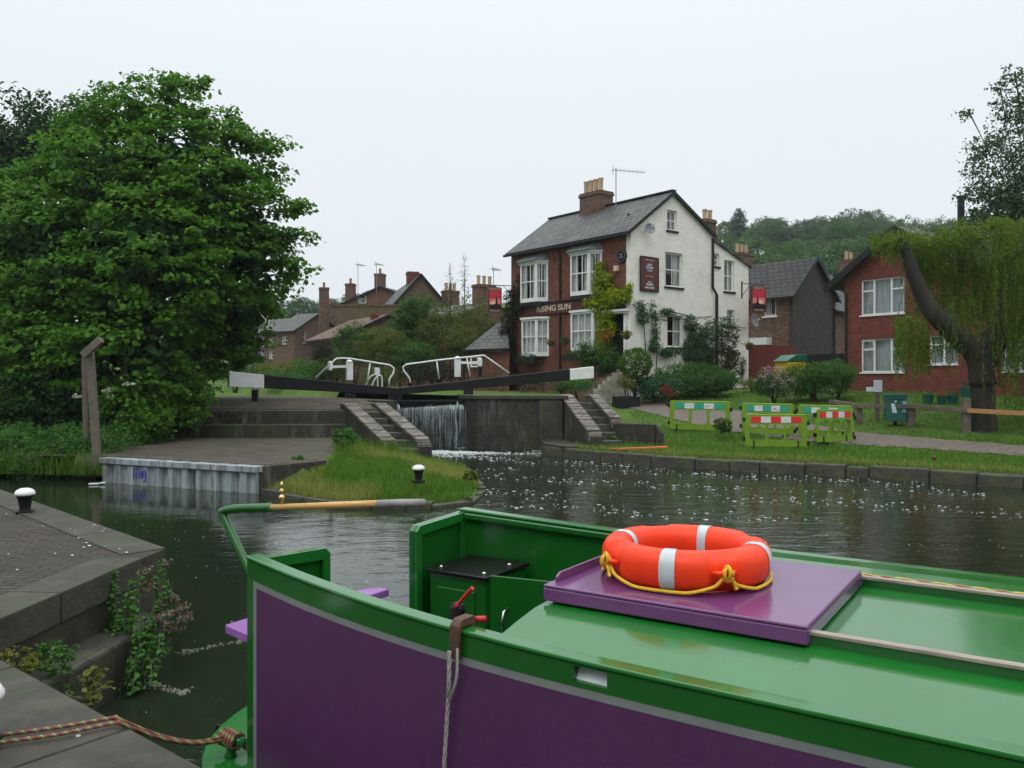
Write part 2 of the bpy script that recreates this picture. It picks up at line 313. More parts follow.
def glass():
    m, n, b = newmat('window glass'); n.nodes.remove(b)
    a = node(n, 'ShaderNodeBsdfTransparent'); a.inputs[0].default_value = (.78, .8, .8, 1); g = node(n, 'ShaderNodeBsdfGlossy'); g.inputs['Roughness'].default_value = .03
    lw = node(n, 'ShaderNodeLayerWeight'); lw.inputs[0].default_value = .5; pw = node(n, 'ShaderNodeMath', operation='POWER'); pw.inputs[1].default_value = 3; n.links.new(lw.outputs['Facing'], pw.inputs[0]); l = node(n, 'ShaderNodeMath', operation='MULTIPLY_ADD'); l.inputs[1].default_value = .6; l.inputs[2].default_value = .06; n.links.new(pw.outputs[0], l.inputs[0])
    k = node(n, 'ShaderNodeMixShader'); n.links.new(l.outputs[0], k.inputs[0]); n.links.new(a.outputs[0], k.inputs[1]); n.links.new(g.outputs[0], k.inputs[2]); n.links.new(k.outputs[0], n.nodes['Material Output'].inputs[0]); return m
M['glass'] = glass()
def ropemat(name, cols, pitch=60):
    m, n, b = newmat(name); b.inputs['Roughness'].default_value = .75
    t = node(n, 'ShaderNodeTexCoord'); w = node(n, 'ShaderNodeTexWave'); w.wave_type = 'BANDS'; w.bands_direction = 'DIAGONAL'; w.wave_profile = 'SAW'
    w.inputs['Scale'].default_value = pitch/6; w.inputs['Distortion'].default_value = .6; n.links.new(t.outputs['Object'], w.inputs['Vector'])
    r = node(n, 'ShaderNodeValToRGB'); r.color_ramp.interpolation = 'CONSTANT'; k = len(cols)
    r.color_ramp.elements[0].color = (*cols[0], 1); r.color_ramp.elements[1].position = 1/k; r.color_ramp.elements[1].color = (*cols[1], 1)
    for i in range(2, k): e = r.color_ramp.elements.new(i/k); e.color = (*cols[i], 1)
    n.links.new(w.outputs[0], r.inputs[0]); n.links.new(r.outputs[0], b.inputs['Base Color']); return m
M['rope'] = ropemat('braided rope', [(.32, .04, .02), (.03, .16, .10), (.42, .22, .02), (.03, .13, .1), (.3, .03, .02), (.05, .05, .05)])
M['rope2'] = ropemat('bright braided rope', [(.45, .03, .08), (.5, .42, .04), (.03, .22, .2), (.45, .03, .05), (.04, .28, .08)], 90)
L_syc = leafmat('sycamore leaf', (.034, .11, .010), (.12, .28, .028), .5)
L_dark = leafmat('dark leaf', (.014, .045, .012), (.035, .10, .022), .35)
L_mid = leafmat('mid leaf', (.025, .075, .014), (.075, .17, .03), .4)
L_oliv = leafmat('olive leaf', (.05, .08, .016), (.14, .18, .035), .4, c3=(.22, .14, .04))
L_lime = leafmat('lime climber leaf', (.16, .24, .010), (.36, .42, .025), .4)
L_ivy = leafmat('ivy leaf', (.012, .022, .010), (.045, .045, .02), .2)
L_rose = leafmat('wall shrub leaf', (.03, .08, .028), (.08, .16, .055), .4)
L_willow = leafmat('willow leaf', (.05, .11, .014), (.17, .26, .035), .45, c3=(.3, .28, .04))
L_grey = leafmat('silvery leaf', (.035, .07, .03), (.09, .15, .07), .4)
M['grip'] = mat('grey tape grip', (.30, .29, .27), (.2, .19, .18), 9, .7)
L_far = leafmat('far canopy leaf', (.045, .10, .03), (.09, .18, .05), .35)  # both far leaf greens paler: hill haze put into the colour
L_fard = leafmat('far dark canopy leaf', (.028, .065, .03), (.055, .11, .045), .3)
L_nettle = leafmat('nettle leaf', (.03, .11, .018), (.08, .21, .04), .4, c3=(.12, .12, .05))
L_gold = leafmat('golden shrub leaf', (.08, .10, .02), (.2, .2, .04), .35)
L_grass = leafmat('grass blade', (.045, .13, .012), (.13, .25, .03), .4, c3=(.24, .25, .07))
L_grassy = leafmat('yellow seed grass', (.13, .2, .03), (.3, .3, .08), .4, c3=(.38, .32, .13))
L_pink = leafmat('pink blossom', (.28, .17, .19), (.48, .34, .36), .3)
L_redf = leafmat('red blossom', (.25, .015, .012), (.4, .03, .02), .2)
L_white = leafmat('white blossom', (.6, .6, .5), (.75, .75, .65), .3)
L_orang = leafmat('orange leaf', (.25, .08, .02), (.4, .14, .03), .3)
# ---------------------------------------------------------------- vegetation builders
def nrm(a): return a/np.maximum(np.linalg.norm(a, axis=1, keepdims=True), 1e-9)
def leaves(P, Nn, size, wid=.55, fold=.25, g=rng):
    n = len(P); rnd = nrm(g.normal(size=(n, 3))); T = nrm(np.cross(Nn, rnd)); B = np.cross(Nn, T)
    s = (size*g.uniform(.6, 1.3, n))[:, None]
    a = P-T*s*.5; c = P+T*s*.5-Nn*s*.12; b = P+B*s*wid*.5+Nn*s*fold*.5; d = P-B*s*wid*.5+Nn*s*fold*.5
    V = np.stack([a, b, c, d], 1).reshape(-1, 3); i = np.arange(n)*4
    Tt = np.stack([np.stack([i, i+1, i+2], 1), np.stack([i, i+2, i+3], 1)], 1).reshape(-1, 3); return V, Tt
def crown(name, lobes, n, leaf, mt, parent=None, clump=.5, per=40, up=.6, shell=(.62, 1.04), flat=.6, wid=.6, zmin=None, seed=1, lowcut=-1.0):
    g = np.random.default_rng(seed); lob = [(np.array(c, float), np.array(r if hasattr(r, '__len__') else (r, r, r), float)) for c, r in lobes]
    wts = np.array([(r[0]*r[2])+(r[0]*r[1]) for c, r in lob]); wts /= wts.sum(); k = max(1, n//per)
    ci = g.choice(len(lob), k, p=wts); D = nrm(g.normal(size=(k, 3))); D[:, 2] = np.where(D[:, 2] < lowcut, -D[:, 2], D[:, 2])
    C = np.array([lob[i][0] for i in ci]); Rr = np.array([lob[i][1] for i in ci]); rad = shell[0]+(shell[1]-shell[0])*g.uniform(0, 1, (k, 1))**.6
    CC = C+D*Rr*rad; cs = clump*g.uniform(.5, 1.3, k)
    idx = np.repeat(np.arange(k), per); G = nrm(g.normal(size=(k*per, 3)))*g.uniform(0, 1, (k*per, 1))**.45
    G[:, 2] *= flat; P = CC[idx]+G*cs[idx][:, None]
    Nn = nrm(g.normal(size=P.shape)*.55+np.array([0, 0, up])+D[idx]*.45+G*.4)
    if zmin is not None: k2 = P[:, 2] > zmin; P = P[k2]; Nn = Nn[k2]
    V, T = leaves(P, Nn, leaf, wid, .22, g); return raw(name, V, T, mt, parent)
def limbs(mb, base, r0, targets, mid=.45, r1=.03, n=7, lean=0):
    base = Vector(base)
    for i, t in enumerate(targets):
        t = Vector(t); m = base.lerp(t, mid)+Vector((random.uniform(-.2, .2), random.uniform(-.2, .2), (t-base).length*.1))
        mb.tube([base, base.lerp(m, .5)+Vector((0, 0, .05)), m, m.lerp(t, .5), t], [r0, r0*.8, r0*.55, r0*.35, r1], n)
def blades(name, pts, hmin, hmax, w, mt, kind='stuff', label=None, cat=None, lean=.5, seed=3, parent=None):
    g = np.random.default_rng(seed); P = np.array(pts, float); n = len(P); a = g.uniform(0, 2*np.pi, n); h = g.uniform(hmin, hmax, n)[:, None]
    side = np.stack([np.cos(a), np.sin(a), 0*a], 1)*w; b = g.uniform(0, 2*np.pi, n); ln = np.stack([np.cos(b), np.sin(b), 0*b], 1)*h*g.uniform(.1, lean, (n, 1))
    up = np.array([0, 0, 1.]); m1 = P+up*h*.55+ln*.3; tip = P+up*h+ln
    V = np.stack([P-side, P+side, m1+side*.7, m1-side*.7, tip], 1).reshape(-1, 3); i = np.arange(n)*5
    T = np.stack([np.stack([i, i+1, i+2], 1), np.stack([i, i+2, i+3], 1), np.stack([i+3, i+2, i+4], 1)], 1).reshape(-1, 3)
    o = raw(name, V, T, mt, parent); return tag(o, label, cat, kind=kind)
def inpoly(x, y, poly):
    c = False; n = len(poly)
    for i in range(n):
        x1, y1 = poly[i]; x2, y2 = poly[i-1]
        if (y1 > y) != (y2 > y) and x < (x2-x1)*(y-y1)/(y2-y1)+x1: c = not c
    return c
# ================================================================ GROUND, WATER
RL = [(-1.3, 28.3), (1.64, 28.0), (0.95, 26.1), (2.6, 24.15), (3.9, 22.98), (6.45, 21.4), (8.75, 20.2), (11.45, 18.35), (20, 12.7), (40, -1), (900, -300), (900, 900), (-900, 900), (-900, 60), (-24, 60)]
LL = [(-900, 10), (-40, 17), (-14, 19.9), (-9.65, 19.4), (-5.35, 17.4), (-3.3, 15.55), (-1.5, 15.4), (-.8, 16.0), (-.6, 17.6), (-1.15, 21.2), (-2.1, 23.4), (-4.3, 27), (-5.7, 28.8), (-8.1, 32), (-29, 60), (-900, 60)]
PLAT = [(-14, 20.1), (-9.6, 19.45), (-5.4, 17.45), (-4.3, 18.8), (-4.7, 22), (-5.0, 25.9), (-14, 25.9)]
KX = np.array([-5, 0, 2, 3.5, 5, 8, 11, 15, 25, 60]); KZ = np.array([.25, .27, .32, .38, .7, 1.15, 1.5, 1.85, 2.2, 3.0])
def sm(t): t = max(0., min(1., t)); return t*t*(3-2*t)
def hill(x, y): return (12+17*sm((x+60)/160))*sm((y-85)/125)+6*sm((y-45)/70)*(1-sm((x-5)/40))*.35
def sdist(x, y, poly):
    b = 1e9
    for i in range(len(poly)-1):
        (x1, y1), (x2, y2) = poly[i], poly[i+1]; dx, dy = x2-x1, y2-y1
        t = max(0, min(1, ((x-x1)*dx+(y-y1)*dy)/(dx*dx+dy*dy))); b = min(b, math.hypot(x-x1-t*dx, y-y1-t*dy))
    return b
def Z(x, y):
    if inpoly(x, y, LL):
        if y > 25.8: z = 1.45+.3*sm((y-25.8)/1.6)
        elif inpoly(x, y, PLAT): z = .57+.06*sm((y-18)/7)
        else:
            d = sdist(x, y, LL); z = .06+.34*sm(d/2.2)+.05*math.sin(x*2.3+1)*math.sin(y*1.7)+.03*math.sin(x*5)*math.sin(y*4.1)
            if x < -9: z = .15+.55*sm(d/2)
        return z+hill(x, y)
    if y < 38 and not inpoly(x, y, RL): return None
    if y < 60 and not inpoly(x, y, RL): return 1.3
    d = (x-3.84)*.525+(y-22.8)*.851; z = float(np.interp(d, KX, KZ))
    if x < 3.2 and y > 27.8: z = z+(1.82-z)*sm((3.2-x)/1.3)
    return z+hill(x, y)
def hit(px, py, y0=10, y1=90):           # first ground point on a sight line
    y = y0
    while y < y1:
        x = (px-CX)/F*y; z = E-(py-HY)/F*y; g = Z(x, y)
        if g is not None and g >= z: return Vector((x, y, g))
        y += .04
    return at(px, py, y1)
def spaced(a, b, fine, mid, big):
    v = list(np.arange(-14, 14.01, .25))
    for s, d in ((14, 1), (-14, -1)):
        x = s; st = .4
        while abs(x) < 900: x += d*st; st = min(st*1.12, 60); v.append(x)
    return sorted(v)
xs = spaced(0, 0, 0, 0, 0)
ys = list(np.arange(-10, 12, 1.0))+list(np.arange(12, 38, .25)); st = .4; y = 38
while y < 900: ys.append(y); y += st; st = min(st*1.08, 50)
mb = MB(); idx = {}
zz = {}
for i, x in enumerate(xs):
    for j, y in enumerate(ys):
        z = Z(x, y)
        if z is not None: zz[i, j] = z; idx[i, j] = len(mb.v); mb.v.append((x, y, z))
for i in range(len(xs)-1):
    for j in range(len(ys)-1):
        q = [(i, j), (i+1, j), (i+1, j+1), (i, j+1)]
        if all(k in idx for k in q) and (ys[j] > 40 or max(zz[k] for k in q)-min(zz[k] for k in q) < 3):
            cx, cy = (xs[i]+xs[i+1])/2, (ys[j]+ys[j+1])/2
            mb.f.append(tuple(idx[k] for k in q)); mb.m.append(1 if (inpoly(cx, cy, PLAT) or (inpoly(cx, cy, LL) and 25.5 < cy < 31 and cx > -11.5)) else 0)
M['turf'] = mat('turf', (.04, .085, .015), (.075, .14, .025), 1.3, .95, .05, 9, stain=(.11, .10, .045), sscale=.9, samt=.6)
M['turf'].node_tree.nodes['Principled BSDF'].inputs['Specular IOR Level'].default_value = .1
tag(mb.build('ground', [M['turf'], M['platform']], smooth=True), kind='structure')
tag(MB().box((-900, -900, -1.2), (900, 900, -1.1)).build('canal_bed', M['soil']), kind='structure')
def watermat():
    m, n, b = newmat('canal water'); b.inputs['Base Color'].default_value = (.012, .018, .010, 1); b.inputs['Roughness'].default_value = .035
    b.inputs['IOR'].default_value = 1.42; b.inputs['Specular IOR Level'].default_value = .6
    t = node(n, 'ShaderNodeTexCoord'); hs_ = []
    for sc, st, de in ((1.6, (1, 1.7, 1), 3), (7, (1, 1.6, 1), 4)):
        mp = node(n, 'ShaderNodeMapping'); mp.inputs['Scale'].default_value = st; n.links.new(t.outputs['Object'], mp.inputs[0])
        q = node(n, 'ShaderNodeTexNoise'); q.inputs['Scale'].default_value = sc; q.inputs['Detail'].default_value = de; q.inputs['Roughness'].default_value = .5; n.links.new(mp.outputs[0], q.inputs['Vector']); hs_.append(q)
    # the fall stirs the reach below the lock; the side basin stays calm
    s = node(n, 'ShaderNodeSeparateXYZ'); n.links.new(t.outputs['Object'], s.inputs[0])
    mr = node(n, 'ShaderNodeMapRange'); mr.inputs[1].default_value = -5; mr.inputs[2].default_value = 1.5; mr.inputs[3].default_value = .25; mr.inputs[4].default_value = 1; n.links.new(s.outputs[0], mr.inputs[0])
    a = node(n, 'ShaderNodeMath', operation='MULTIPLY'); a.inputs[1].default_value = .022; n.links.new(hs_[0].outputs[0], a.inputs[0])
    c = node(n, 'ShaderNodeMath', operation='MULTIPLY_ADD'); c.inputs[1].default_value = .0065; n.links.new(hs_[1].outputs[0], c.inputs[0]); n.links.new(a.outputs[0], c.inputs[2])
    f = node(n, 'ShaderNodeMath', operation='MULTIPLY'); n.links.new(c.outputs[0], f.inputs[0]); n.links.new(mr.outputs[0], f.inputs[1])
    bu = node(n, 'ShaderNodeBump'); bu.inputs['Distance'].default_value = 1; bu.inputs['Strength'].default_value = 1; n.links.new(f.outputs[0], bu.inputs['Height']); n.links.new(bu.outputs[0], b.inputs['Normal']); return m
M['water'] = watermat()
tag(MB().add([(-60, -12, 0), (60, -12, 0), (60, 33, 0), (-60, 33, 0)], [(0, 1, 2, 3)]).build('water', M['water']), kind='structure')
tag(MB().add([(-4.7, 29.45, 1.53), (-1.75, 29.6, 1.53), (-14, 46, 1.53), (-22, 50, 1.53), (-7.3, 30.2, 1.53)], [(0, 1, 2, 3, 4)]).build('upper_water', M['water']), kind='structure')
# quays at the left
Q1 = [gnd(0, 490, .85), gnd(163, 548, .85), gnd(0, 617, .85)]
qa, qb, qc = [(p.x, p.y) for p in Q1]
far_dir = Vector((qa[0]-qb[0], qa[1]-qb[1])).normalized(); nd = Vector((qc[0]-qb[0], qc[1]-qb[1])).normalized()
qfar = (qb[0]+far_dir.x*30, qb[1]+far_dir.y*30); qn = (qb[0]+nd.x*3.2, qb[1]+nd.y*3.2)
def quayblock(poly, cope_edges, name, w=.42):
    t = [(p[0], p[1]) for p in poly]; mb = MB(); mb.prism(t, -1.1, .835, 1, 0)
    return tag(mb.build(name, [M['paver'], M['darkstone']]), kind='structure')
quayblock([qb, qn, (-12, 2.5), (-40, 2.5), (-40, qfar[1]), qfar], 0, 'quay')
def coping(p, q, side, w, L0, name):
    p = Vector((p[0], p[1])); q = Vector((q[0], q[1])); d = (q-p).normalized(); nn = Vector((-d.y, d.x))*side; L = (q-p).length; s = 0; mb = MB(); k = 0
    while s < L-.01:
        l = min(L0*random.uniform(.85, 1.15), L-s); g = .006
        a = p+d*(s+g); b = p+d*(s+l-g); zt = .852+random.uniform(-.003, .003)
        mb.prism([(a.x, a.y), (b.x, b.y), (b.x+nn.x*w, b.y+nn.y*w), (a.x+nn.x*w, a.y+nn.y*w)], .62, zt); s += l
    return mb
c1 = coping(qb, qfar, 1, .40, 1.3, '')
c2 = coping(Vector(qb)+nd*.42, qn, -1, .40, 1.1, '')
for mbx in (c1, c2): pass
# slide each coping 2 cm proud of the quay face
o = c1.build('quay_coping', M['stone'], bevel=.012); tag(o, kind='structure'); o.location = (.012, .018, 0)
o = c2.build('quay_coping', M['stone'], bevel=.012); tag(o, kind='structure'); o.location = (.022, 0, 0)
# near quay, on which the photographer stands
e1 = gnd(0, 662, .85); e2 = gnd(195, 768, .85); ed = Vector((e2.x-e1.x, e2.y-e1.y)).normalized()
pa = Vector((e1.x, e1.y))-ed*1.2; pb = Vector((e2.x, e2.y))+ed*9
NQ = [tuple(pa), tuple(pb), (pb.x-10, -30), (-40, -30), (-40, 2.45), (-12, 2.45), (pa.x-.9, pa.y-.5)]
quayblock([pa, pb, (pb.x-10, -30), (-40, -30), (-40, 2.45), (-12, 2.45), (pa.x-.9, pa.y-.5)], 0, 'near_quay')
o = coping(pa, pb, -1, .62, 1.5, '').build('quay_coping', M['stone'], bevel=.012); tag(o, kind='structure'); o.location = (.010, .014, 0)
# low footing along the quay wall
ft = MB(); w0 = Vector(qb)+nd*.4
for i in range(9):
    a = w0+nd*i*.33; b = w0+nd*(i*.33+.325); k = .28+.012*i; zt = .36+.012*i
    ft.prism([(a.x-.05, a.y), (b.x-.05, b.y), (b.x+k, b.y), (a.x+k, a.y)], -1, zt)
tag(ft.build('wall_footing', M['darkstone'], bevel=.03), kind='structure')
# ---- kerb of the far bank
kp = [(0.9, 26.2), (2.58, 24.0), (3.84, 22.8), (6.4, 21.2), (8.7, 20.0), (11.34, 18.16), (20, 12.5), (40, -2)]
mb = MB()
for (x1, y1), (x2, y2) in zip(kp, kp[1:]):
    p, q = Vector((x1, y1)), Vector((x2, y2)); d = (q-p).normalized(); nn = Vector((-d.y, d.x)); s = 0; L_ = (q-p).length
    while s < L_-.02:
        l = min(random.uniform(.7, 1.4), L_-s); l = L_-s if L_-s-l < .3 else l
        a = p+d*(s+.012)+nn*random.uniform(-.03, .03); b = p+d*(s+l-.012)+nn*random.uniform(-.03, .03); z1 = .285+random.uniform(-.025, .025)
        mb.prism([(a.x, a.y), (b.x, b.y), (b.x+nn.x*.42, b.y+nn.y*.42), (a.x+nn.x*.42, a.y+nn.y*.42)], -1, z1); s += l
M['kerbstone'] = mat('mossy kerb stone', (.032, .03, .022), (.06, .056, .044), 3, .85, .03, 9, stain=(.07, .09, .02), sscale=2.2, samt=.8)
tag(mb.build('canal_kerb', M['kerbstone'], bevel=.035), kind='structure')
# kerb of rough stones round the grass island
mb = MB(); ip = [(-5.32, 17.36), (-3.3, 15.5), (-1.5, 15.35), (-.75, 15.95), (-.55, 17.6), (-1.1, 21.2), (-2.05, 23.4)]
for (x1, y1), (x2, y2) in zip(ip, ip[1:]):
    p, q = Vector((x1, y1)), Vector((x2, y2)); d = (q-p).normalized(); nn = Vector((-d.y, d.x)); s = 0; L_ = (q-p).length
    while s < L_-.02:
        l = min(random.uniform(.4, .95), L_-s); a = p+d*(s+.02); b = p+d*(s+l-.02); z1 = random.uniform(.03, .12)
        mb.prism([(a.x, a.y), (b.x, b.y), (b.x+nn.x*.35, b.y+nn.y*.35), (a.x+nn.x*.35, a.y+nn.y*.35)], -1, z1); s += l
tag(mb.build('island_kerb', M['kerbstone'], bevel=.04), kind='structure')
# ---- steel sheet piling with a capping rail and sprayed letters
sp = empty('sheet_pile_wall', (-9.6, 19.3, 0), math.atan2(17.36-19.3, -5.38+9.6), 'pale grey steel sheet pile wall holding the paved deck, blue scrawl on it', 'wall')
Lp = math.hypot(4.22, 1.94); out = []; x = 0; k = 0
while x < Lp:
    y = (-.05, -.05, .03, .03)[k % 4]; out.append((x, y)); x += (.16, .05, .16, .05)[k % 4]; k += 1
out.append((Lp, out[-1][1]))
MB().prism(out+[(Lp, .1), (0, .1)], -1, .50).build('piling', M['sheet'], sp)
MB().box((-.03, -.10, .45), (Lp+.03, .16, .58)).build('capping_rail', M['sheet'], sp, bevel=.012)
g = MB(); gx = Lp*.222
def stroke(pts, mbx, y=-.062, r=.012):
    mbx.tube([(gx+a*.36, y, .13+b*.26) for a, b in pts], r, 5)
for pts in ([(.05, .95), (0, .1)], [(.05, .5), (.3, .55)], [(.35, .95), (.3, .05)], [(.5, .1), (.5, .6), (.62, .75), (.72, .6), (.72, .1)], [(.48, .4), (.72, .4)],
            [(.95, .55), (.85, .8), (.85, .25), (1.05, .2), (1.1, .6), (.95, .9)], [(1.08, .6), (1.1, -.05), (.85, -.15)]): stroke(pts, g)
g.build('graffiti', M['graffiti'], sp)
# brick end wall of the deck
ew = MB(); ew.prism([(-5.36, 17.38), (-4.25, 18.75), (-4.65, 18.95), (-5.55, 17.75)], -1, .56); tag(ew.build('deck_end_wall', M['lockbrick']), 'short mossy brick return wall at the right end of the steel piling', 'wall')
# ---- two long masonry steps up to the lockside
st_ = empty('lockside_steps', (-8, 25.6, 0), 0, 'two long curved dark stone steps rising from the paved deck to the lockside', 'steps')
def arc(px0, px1, Y0, Y1, sag, n=10):
    o = []
    for i in range(n+1):
        t = i/n; px = px0+(px1-px0)*t; Y = Y0+(Y1-Y0)*t-sag*4*t*(1-t); o.append(((px-CX)/F*Y, Y))
    return o
for nm, px0, px1, Y0, Y1, z0, z1 in (('step', 173, 345, 25.0, 25.15, .3, 1.02), ('step', 183, 350, 25.6, 25.75, .3, 1.43)):
    a = arc(px0, px1, Y0, Y1, .18); m = MB(); m.prism(a+[(a[-1][0], 27.2), (a[0][0], 27.2)], z0, z1, 1, 0)
    o = m.build(nm, [M['stone'], M['lockbrick']], st_, bevel=.02); o.location = (8, -25.6, 0)
# ---- flights of steps between sloping parapets
def flight(o, d, w, run, z0, z1, wl, wr, n, label, e0l=0, e0r=0, pz=(.25, .25), rcut=0):
    th = math.atan2(d[1], d[0]); r = empty('stone_steps', (o[0], o[1], 0), th, label, 'steps')
    ins = o; # local x down the flight, local y towards the right-hand (viewer's) side
    W_ = w
    for i in range(n):
        x0 = run*i/n; zt = z0-(z0-z1)*(i+.6)/n
        MB().box((x0+.002, wl, -.3), (run+.12 if i == n-1 else run*(i+1)/n+.02, W_-wr, zt-.002*i)).build('tread', M['stepstone'], r, bevel=.015)
    for k, (y0, y1, cut) in enumerate(((0, wl, 0), (W_-wr, W_, rcut))):
        R_ = run-cut; zb = z0+(z1-z0)*R_/run
        pr = [(-.45, -.3), (R_+.1, -.3), (R_+.1, zb+pz[1]-.06), (R_-.25, zb+pz[1]+.12), (0, z0+pz[0]-.1), (-.45, z0+pz[0]-.1)]
        p_ = MB().plate(pr, [], y0, y1, lambda u, v, q: Vector((u, q, v))).build('parapet', M['lockbrick'], r)
        c = MB(); P0 = Vector((-.05, (y0+y1)/2, z0+pz[0]-.06)); P1 = Vector((R_-.12, (y0+y1)/2, zb+pz[1]+.10)); kk = 11
        c.bar((-.5, (y0+y1)/2, z0+pz[0]-.065), P0, (y1-y0)+.05, .07)
        for i in range(kk):
            a = P0.lerp(P1, (i+.04)/kk); b = P0.lerp(P1, (i+.96)/kk); c.bar(a, b, (y1-y0)+.05, .085)
        c.bar(P1+Vector((.02, 0, -.02)), P1+Vector((.14, 0, -.3)), (y1-y0)+.04, .08)
        cp = c.build('coping', M['copebrick'], p_, bevel=.012)
    return r
flight((-5.25, 25.75), (.47, -.883), 1.36, 3.75, 1.5, .42, .36, .36, 6, 'left flight of worn stone steps between sloping brick parapets, grass at its foot', pz=(.17, .17))
flight((1.68, 28.0), (.26, -.966), 1.36, 2.75, 1.74, .42, .40, .30, 6, 'right flight of dark steps below the white ended beam, beside the towpath', pz=(.17, .27), rcut=.75)
# low wall running right from the foot of the right flight
lw = MB(); q0 = at(617, 423, 26.25); q1 = at(655, 424, 25.6); q2 = at(662, 434, 25.4)
lw.prism([(q0.x, q0.y), (q1.x, q1.y), (q1.x+.1, q1.y+.35), (q0.x, q0.y+.35)], .2, 1.0)
lw.prism([(q1.x+.01, q1.y), (q2.x, q2.y), (q2.x+.12, q2.y+.35), (q1.x+.11, q1.y+.35)], .2, lambda x, y: 1.0 if x < q1.x+.13 and x < q2.x-.05 else .72)
tag(lw.build('kerb_wall', M['lockbrick'], bevel=.03), 'low dark brick wall curving away from the foot of the right hand steps', 'wall')
# ---- lock walls, wing wall
lk = empty('lock_wall', (0, 28, 0), 0, 'dark mossy brick lock wall right of the falling water', 'wall')
m = MB(); m.prism([(-1.22, 28.0), (.95, 27.75), (.95, 28.5), (-1.0, 28.7), (-1.45, 29.9), (-1.95, 29.75)], -1, 1.72, 0); o = m.build('brickwork', M['lockbrick'], lk); o.location = (0, -28, 0)
m = MB(); m.prism([(.90, 27.68), (1.72, 27.66), (1.72, 28.6), (.97, 28.55)], -1, 1.70); o = m.build('stone_quoin', M['darkstone'], lk, bevel=.03); o.location = (0, -28, 0)
m = MB(); m.prism([(-1.30, 27.93), (.9, 27.66), (1.9, 27.6), (1.9, 28.15), (.9, 28.2), (-.92, 28.5), (-1.4, 29.9), (-2.0, 29.75)], 1.725, 1.86); o = m.build('coping', M['stone'], lk, bevel=.025); o.location = (0, -28, 0)
m = MB(); m.prism([(1.72, 27.8), (2.2, 26.0), (2.55, 25.1), (1.6, 25.3), (1.0, 26.3), (1.0, 27.7)], -.5, .36); tag(m.build('lock_apron', M['darkstone'], bevel=.03), kind='structure')
ll = empty('lock_wall', (-5, 27, 0), 0, 'left lock wall edge behind the left flight of steps', 'wall')
m = MB(); m.prism([(-4.1, 26.6), (-3.75, 26.85), (-5.5, 29.3), (-6.6, 30.8), (-7.0, 30.4), (-4.7, 26.9)], -1, 1.72); o = m.build('brickwork', M['lockbrick'], ll); o.location = (5, -27, 0)
# ---- gates
GM = Vector((-4.15, 29.3, 0))
def gate(E_, zE, zM, hE, hM, wlen, label, hinge_t, rails, leafto):
    e = Vector((E_[0], E_[1], 0)); d = (e-GM); Lb = d.length; th = math.atan2(d.y, d.x)
    r = empty('lock_gate', (GM.x, GM.y, 0), th, label, 'lock gate')
    zc = lambda t: zM+(zE-zM)*t; hh = lambda t: hM+(hE-hM)*t
    b = MB(); n = 8; tw = 1-wlen/Lb
    for (t0, t1, mm) in ((0, tw, 0), (tw, 1, 1)):
        vs = []
        for t in (t0, t1):
            for y, s in ((-.17, -1), (.17, -1), (.17, 1), (-.17, 1)): vs.append((t*Lb, y, zc(t)+s*hh(t)/2))
        (b if mm == 0 else (wb := MB())).add(vs, [(0, 3, 2, 1), (4, 5, 6, 7), (0, 1, 5, 4), (1, 2, 6, 5), (2, 3, 7, 6), (3, 0, 4, 7)])
    bo = b.build('balance_beam', M['black'], r, bevel=.02); wb.build('beam_end', M['white'], bo, bevel=.02)
    lf = MB()
    for i in range(12):
        a = leafto*i/12; lf.box((a+.008, -.05, -.9), (a+leafto/12-.008, .05, 1.5))
    for z in (.3, .9, 1.44): lf.box((0, -.13, z), (leafto, -.052, z+.18))
    lf.box((-.02, -.15, -.9), (.22, .1, zM)); lf.box((leafto-.2, -.15, -.9), (leafto+.12, .12, zc(.3)))
    lf.build('leaf', M['black'], r, bevel=.01)
    MB().box((.1, -.62, 1.60), (leafto, -.19, 1.66)).build('walkway', M['black'], r)
    return r, Lb, zc
rg, Lr, zr_ = gate((3.02, 30.7), 2.66, 1.97, .44, .24, .92, 'right lock gate with long black balance beam rising to a white end by the pub', .3, 0, 2.65)
lg, Ll, zl_ = gate((-9.2, 26.6), 2.42, 1.97, .50, .24, 1.1, 'left lock gate with black balance beam and large white end near the big tree', .3, 0, 1.7)
def loc_on(root, px, py):         # point in the gate's own plane on a sight line
    th = root.rotation_euler.z; f = Fr(root.location, th); return f.ony(px, py, 0)
def poly_local(root, pts, y=0): return [Vector((loc_on(root, px, py)[0], y, loc_on(root, px, py)[1])) for px, py in pts]
def smooth_path(P, k=4):
    o = []; n = len(P)
    for i in range(n-1):
        p0, p1, p2, p3 = P[max(i-1, 0)], P[i], P[i+1], P[min(i+2, n-1)]
        for j in range(k):
            t = j/k; o.append(.5*((2*p1)+(-p0+p2)*t+(2*p0-5*p1+4*p2-p3)*t*t+(-p0+3*p1-3*p2+p3)*t**3))
    o.append(P[-1]); return o
def tubes(root, name, paths, r, y=-.22, mt='white', sm_=False):
    m = MB()
    for p in paths:
        P = poly_local(root, p, y); m.tube(smooth_path(P, 5) if sm_ else P, r, 8)
    return m.build(name, M[mt], root, smooth=True)
tubes(lg, 'handrail', [[(317, 378), (338, 358.5), (344, 358), (352, 358.5), (392, 365), (396, 368), (395.5, 373), (391.5, 379), (391, 385)]], .032)
tubes(lg, 'rail_post', [[(350, 358), (349, 379)]], .026); tubes(lg, 'rail_post', [[(372, 363), (369, 384)]], .026)
tubes(lg, 'hoop', [[(368, 387), (372, 378), (377, 374.5), (380, 376), (380.5, 387)], [(374, 388), (377, 380), (381.5, 375.5), (384.5, 377), (385, 388)]], .024, -.3, 'white', True)
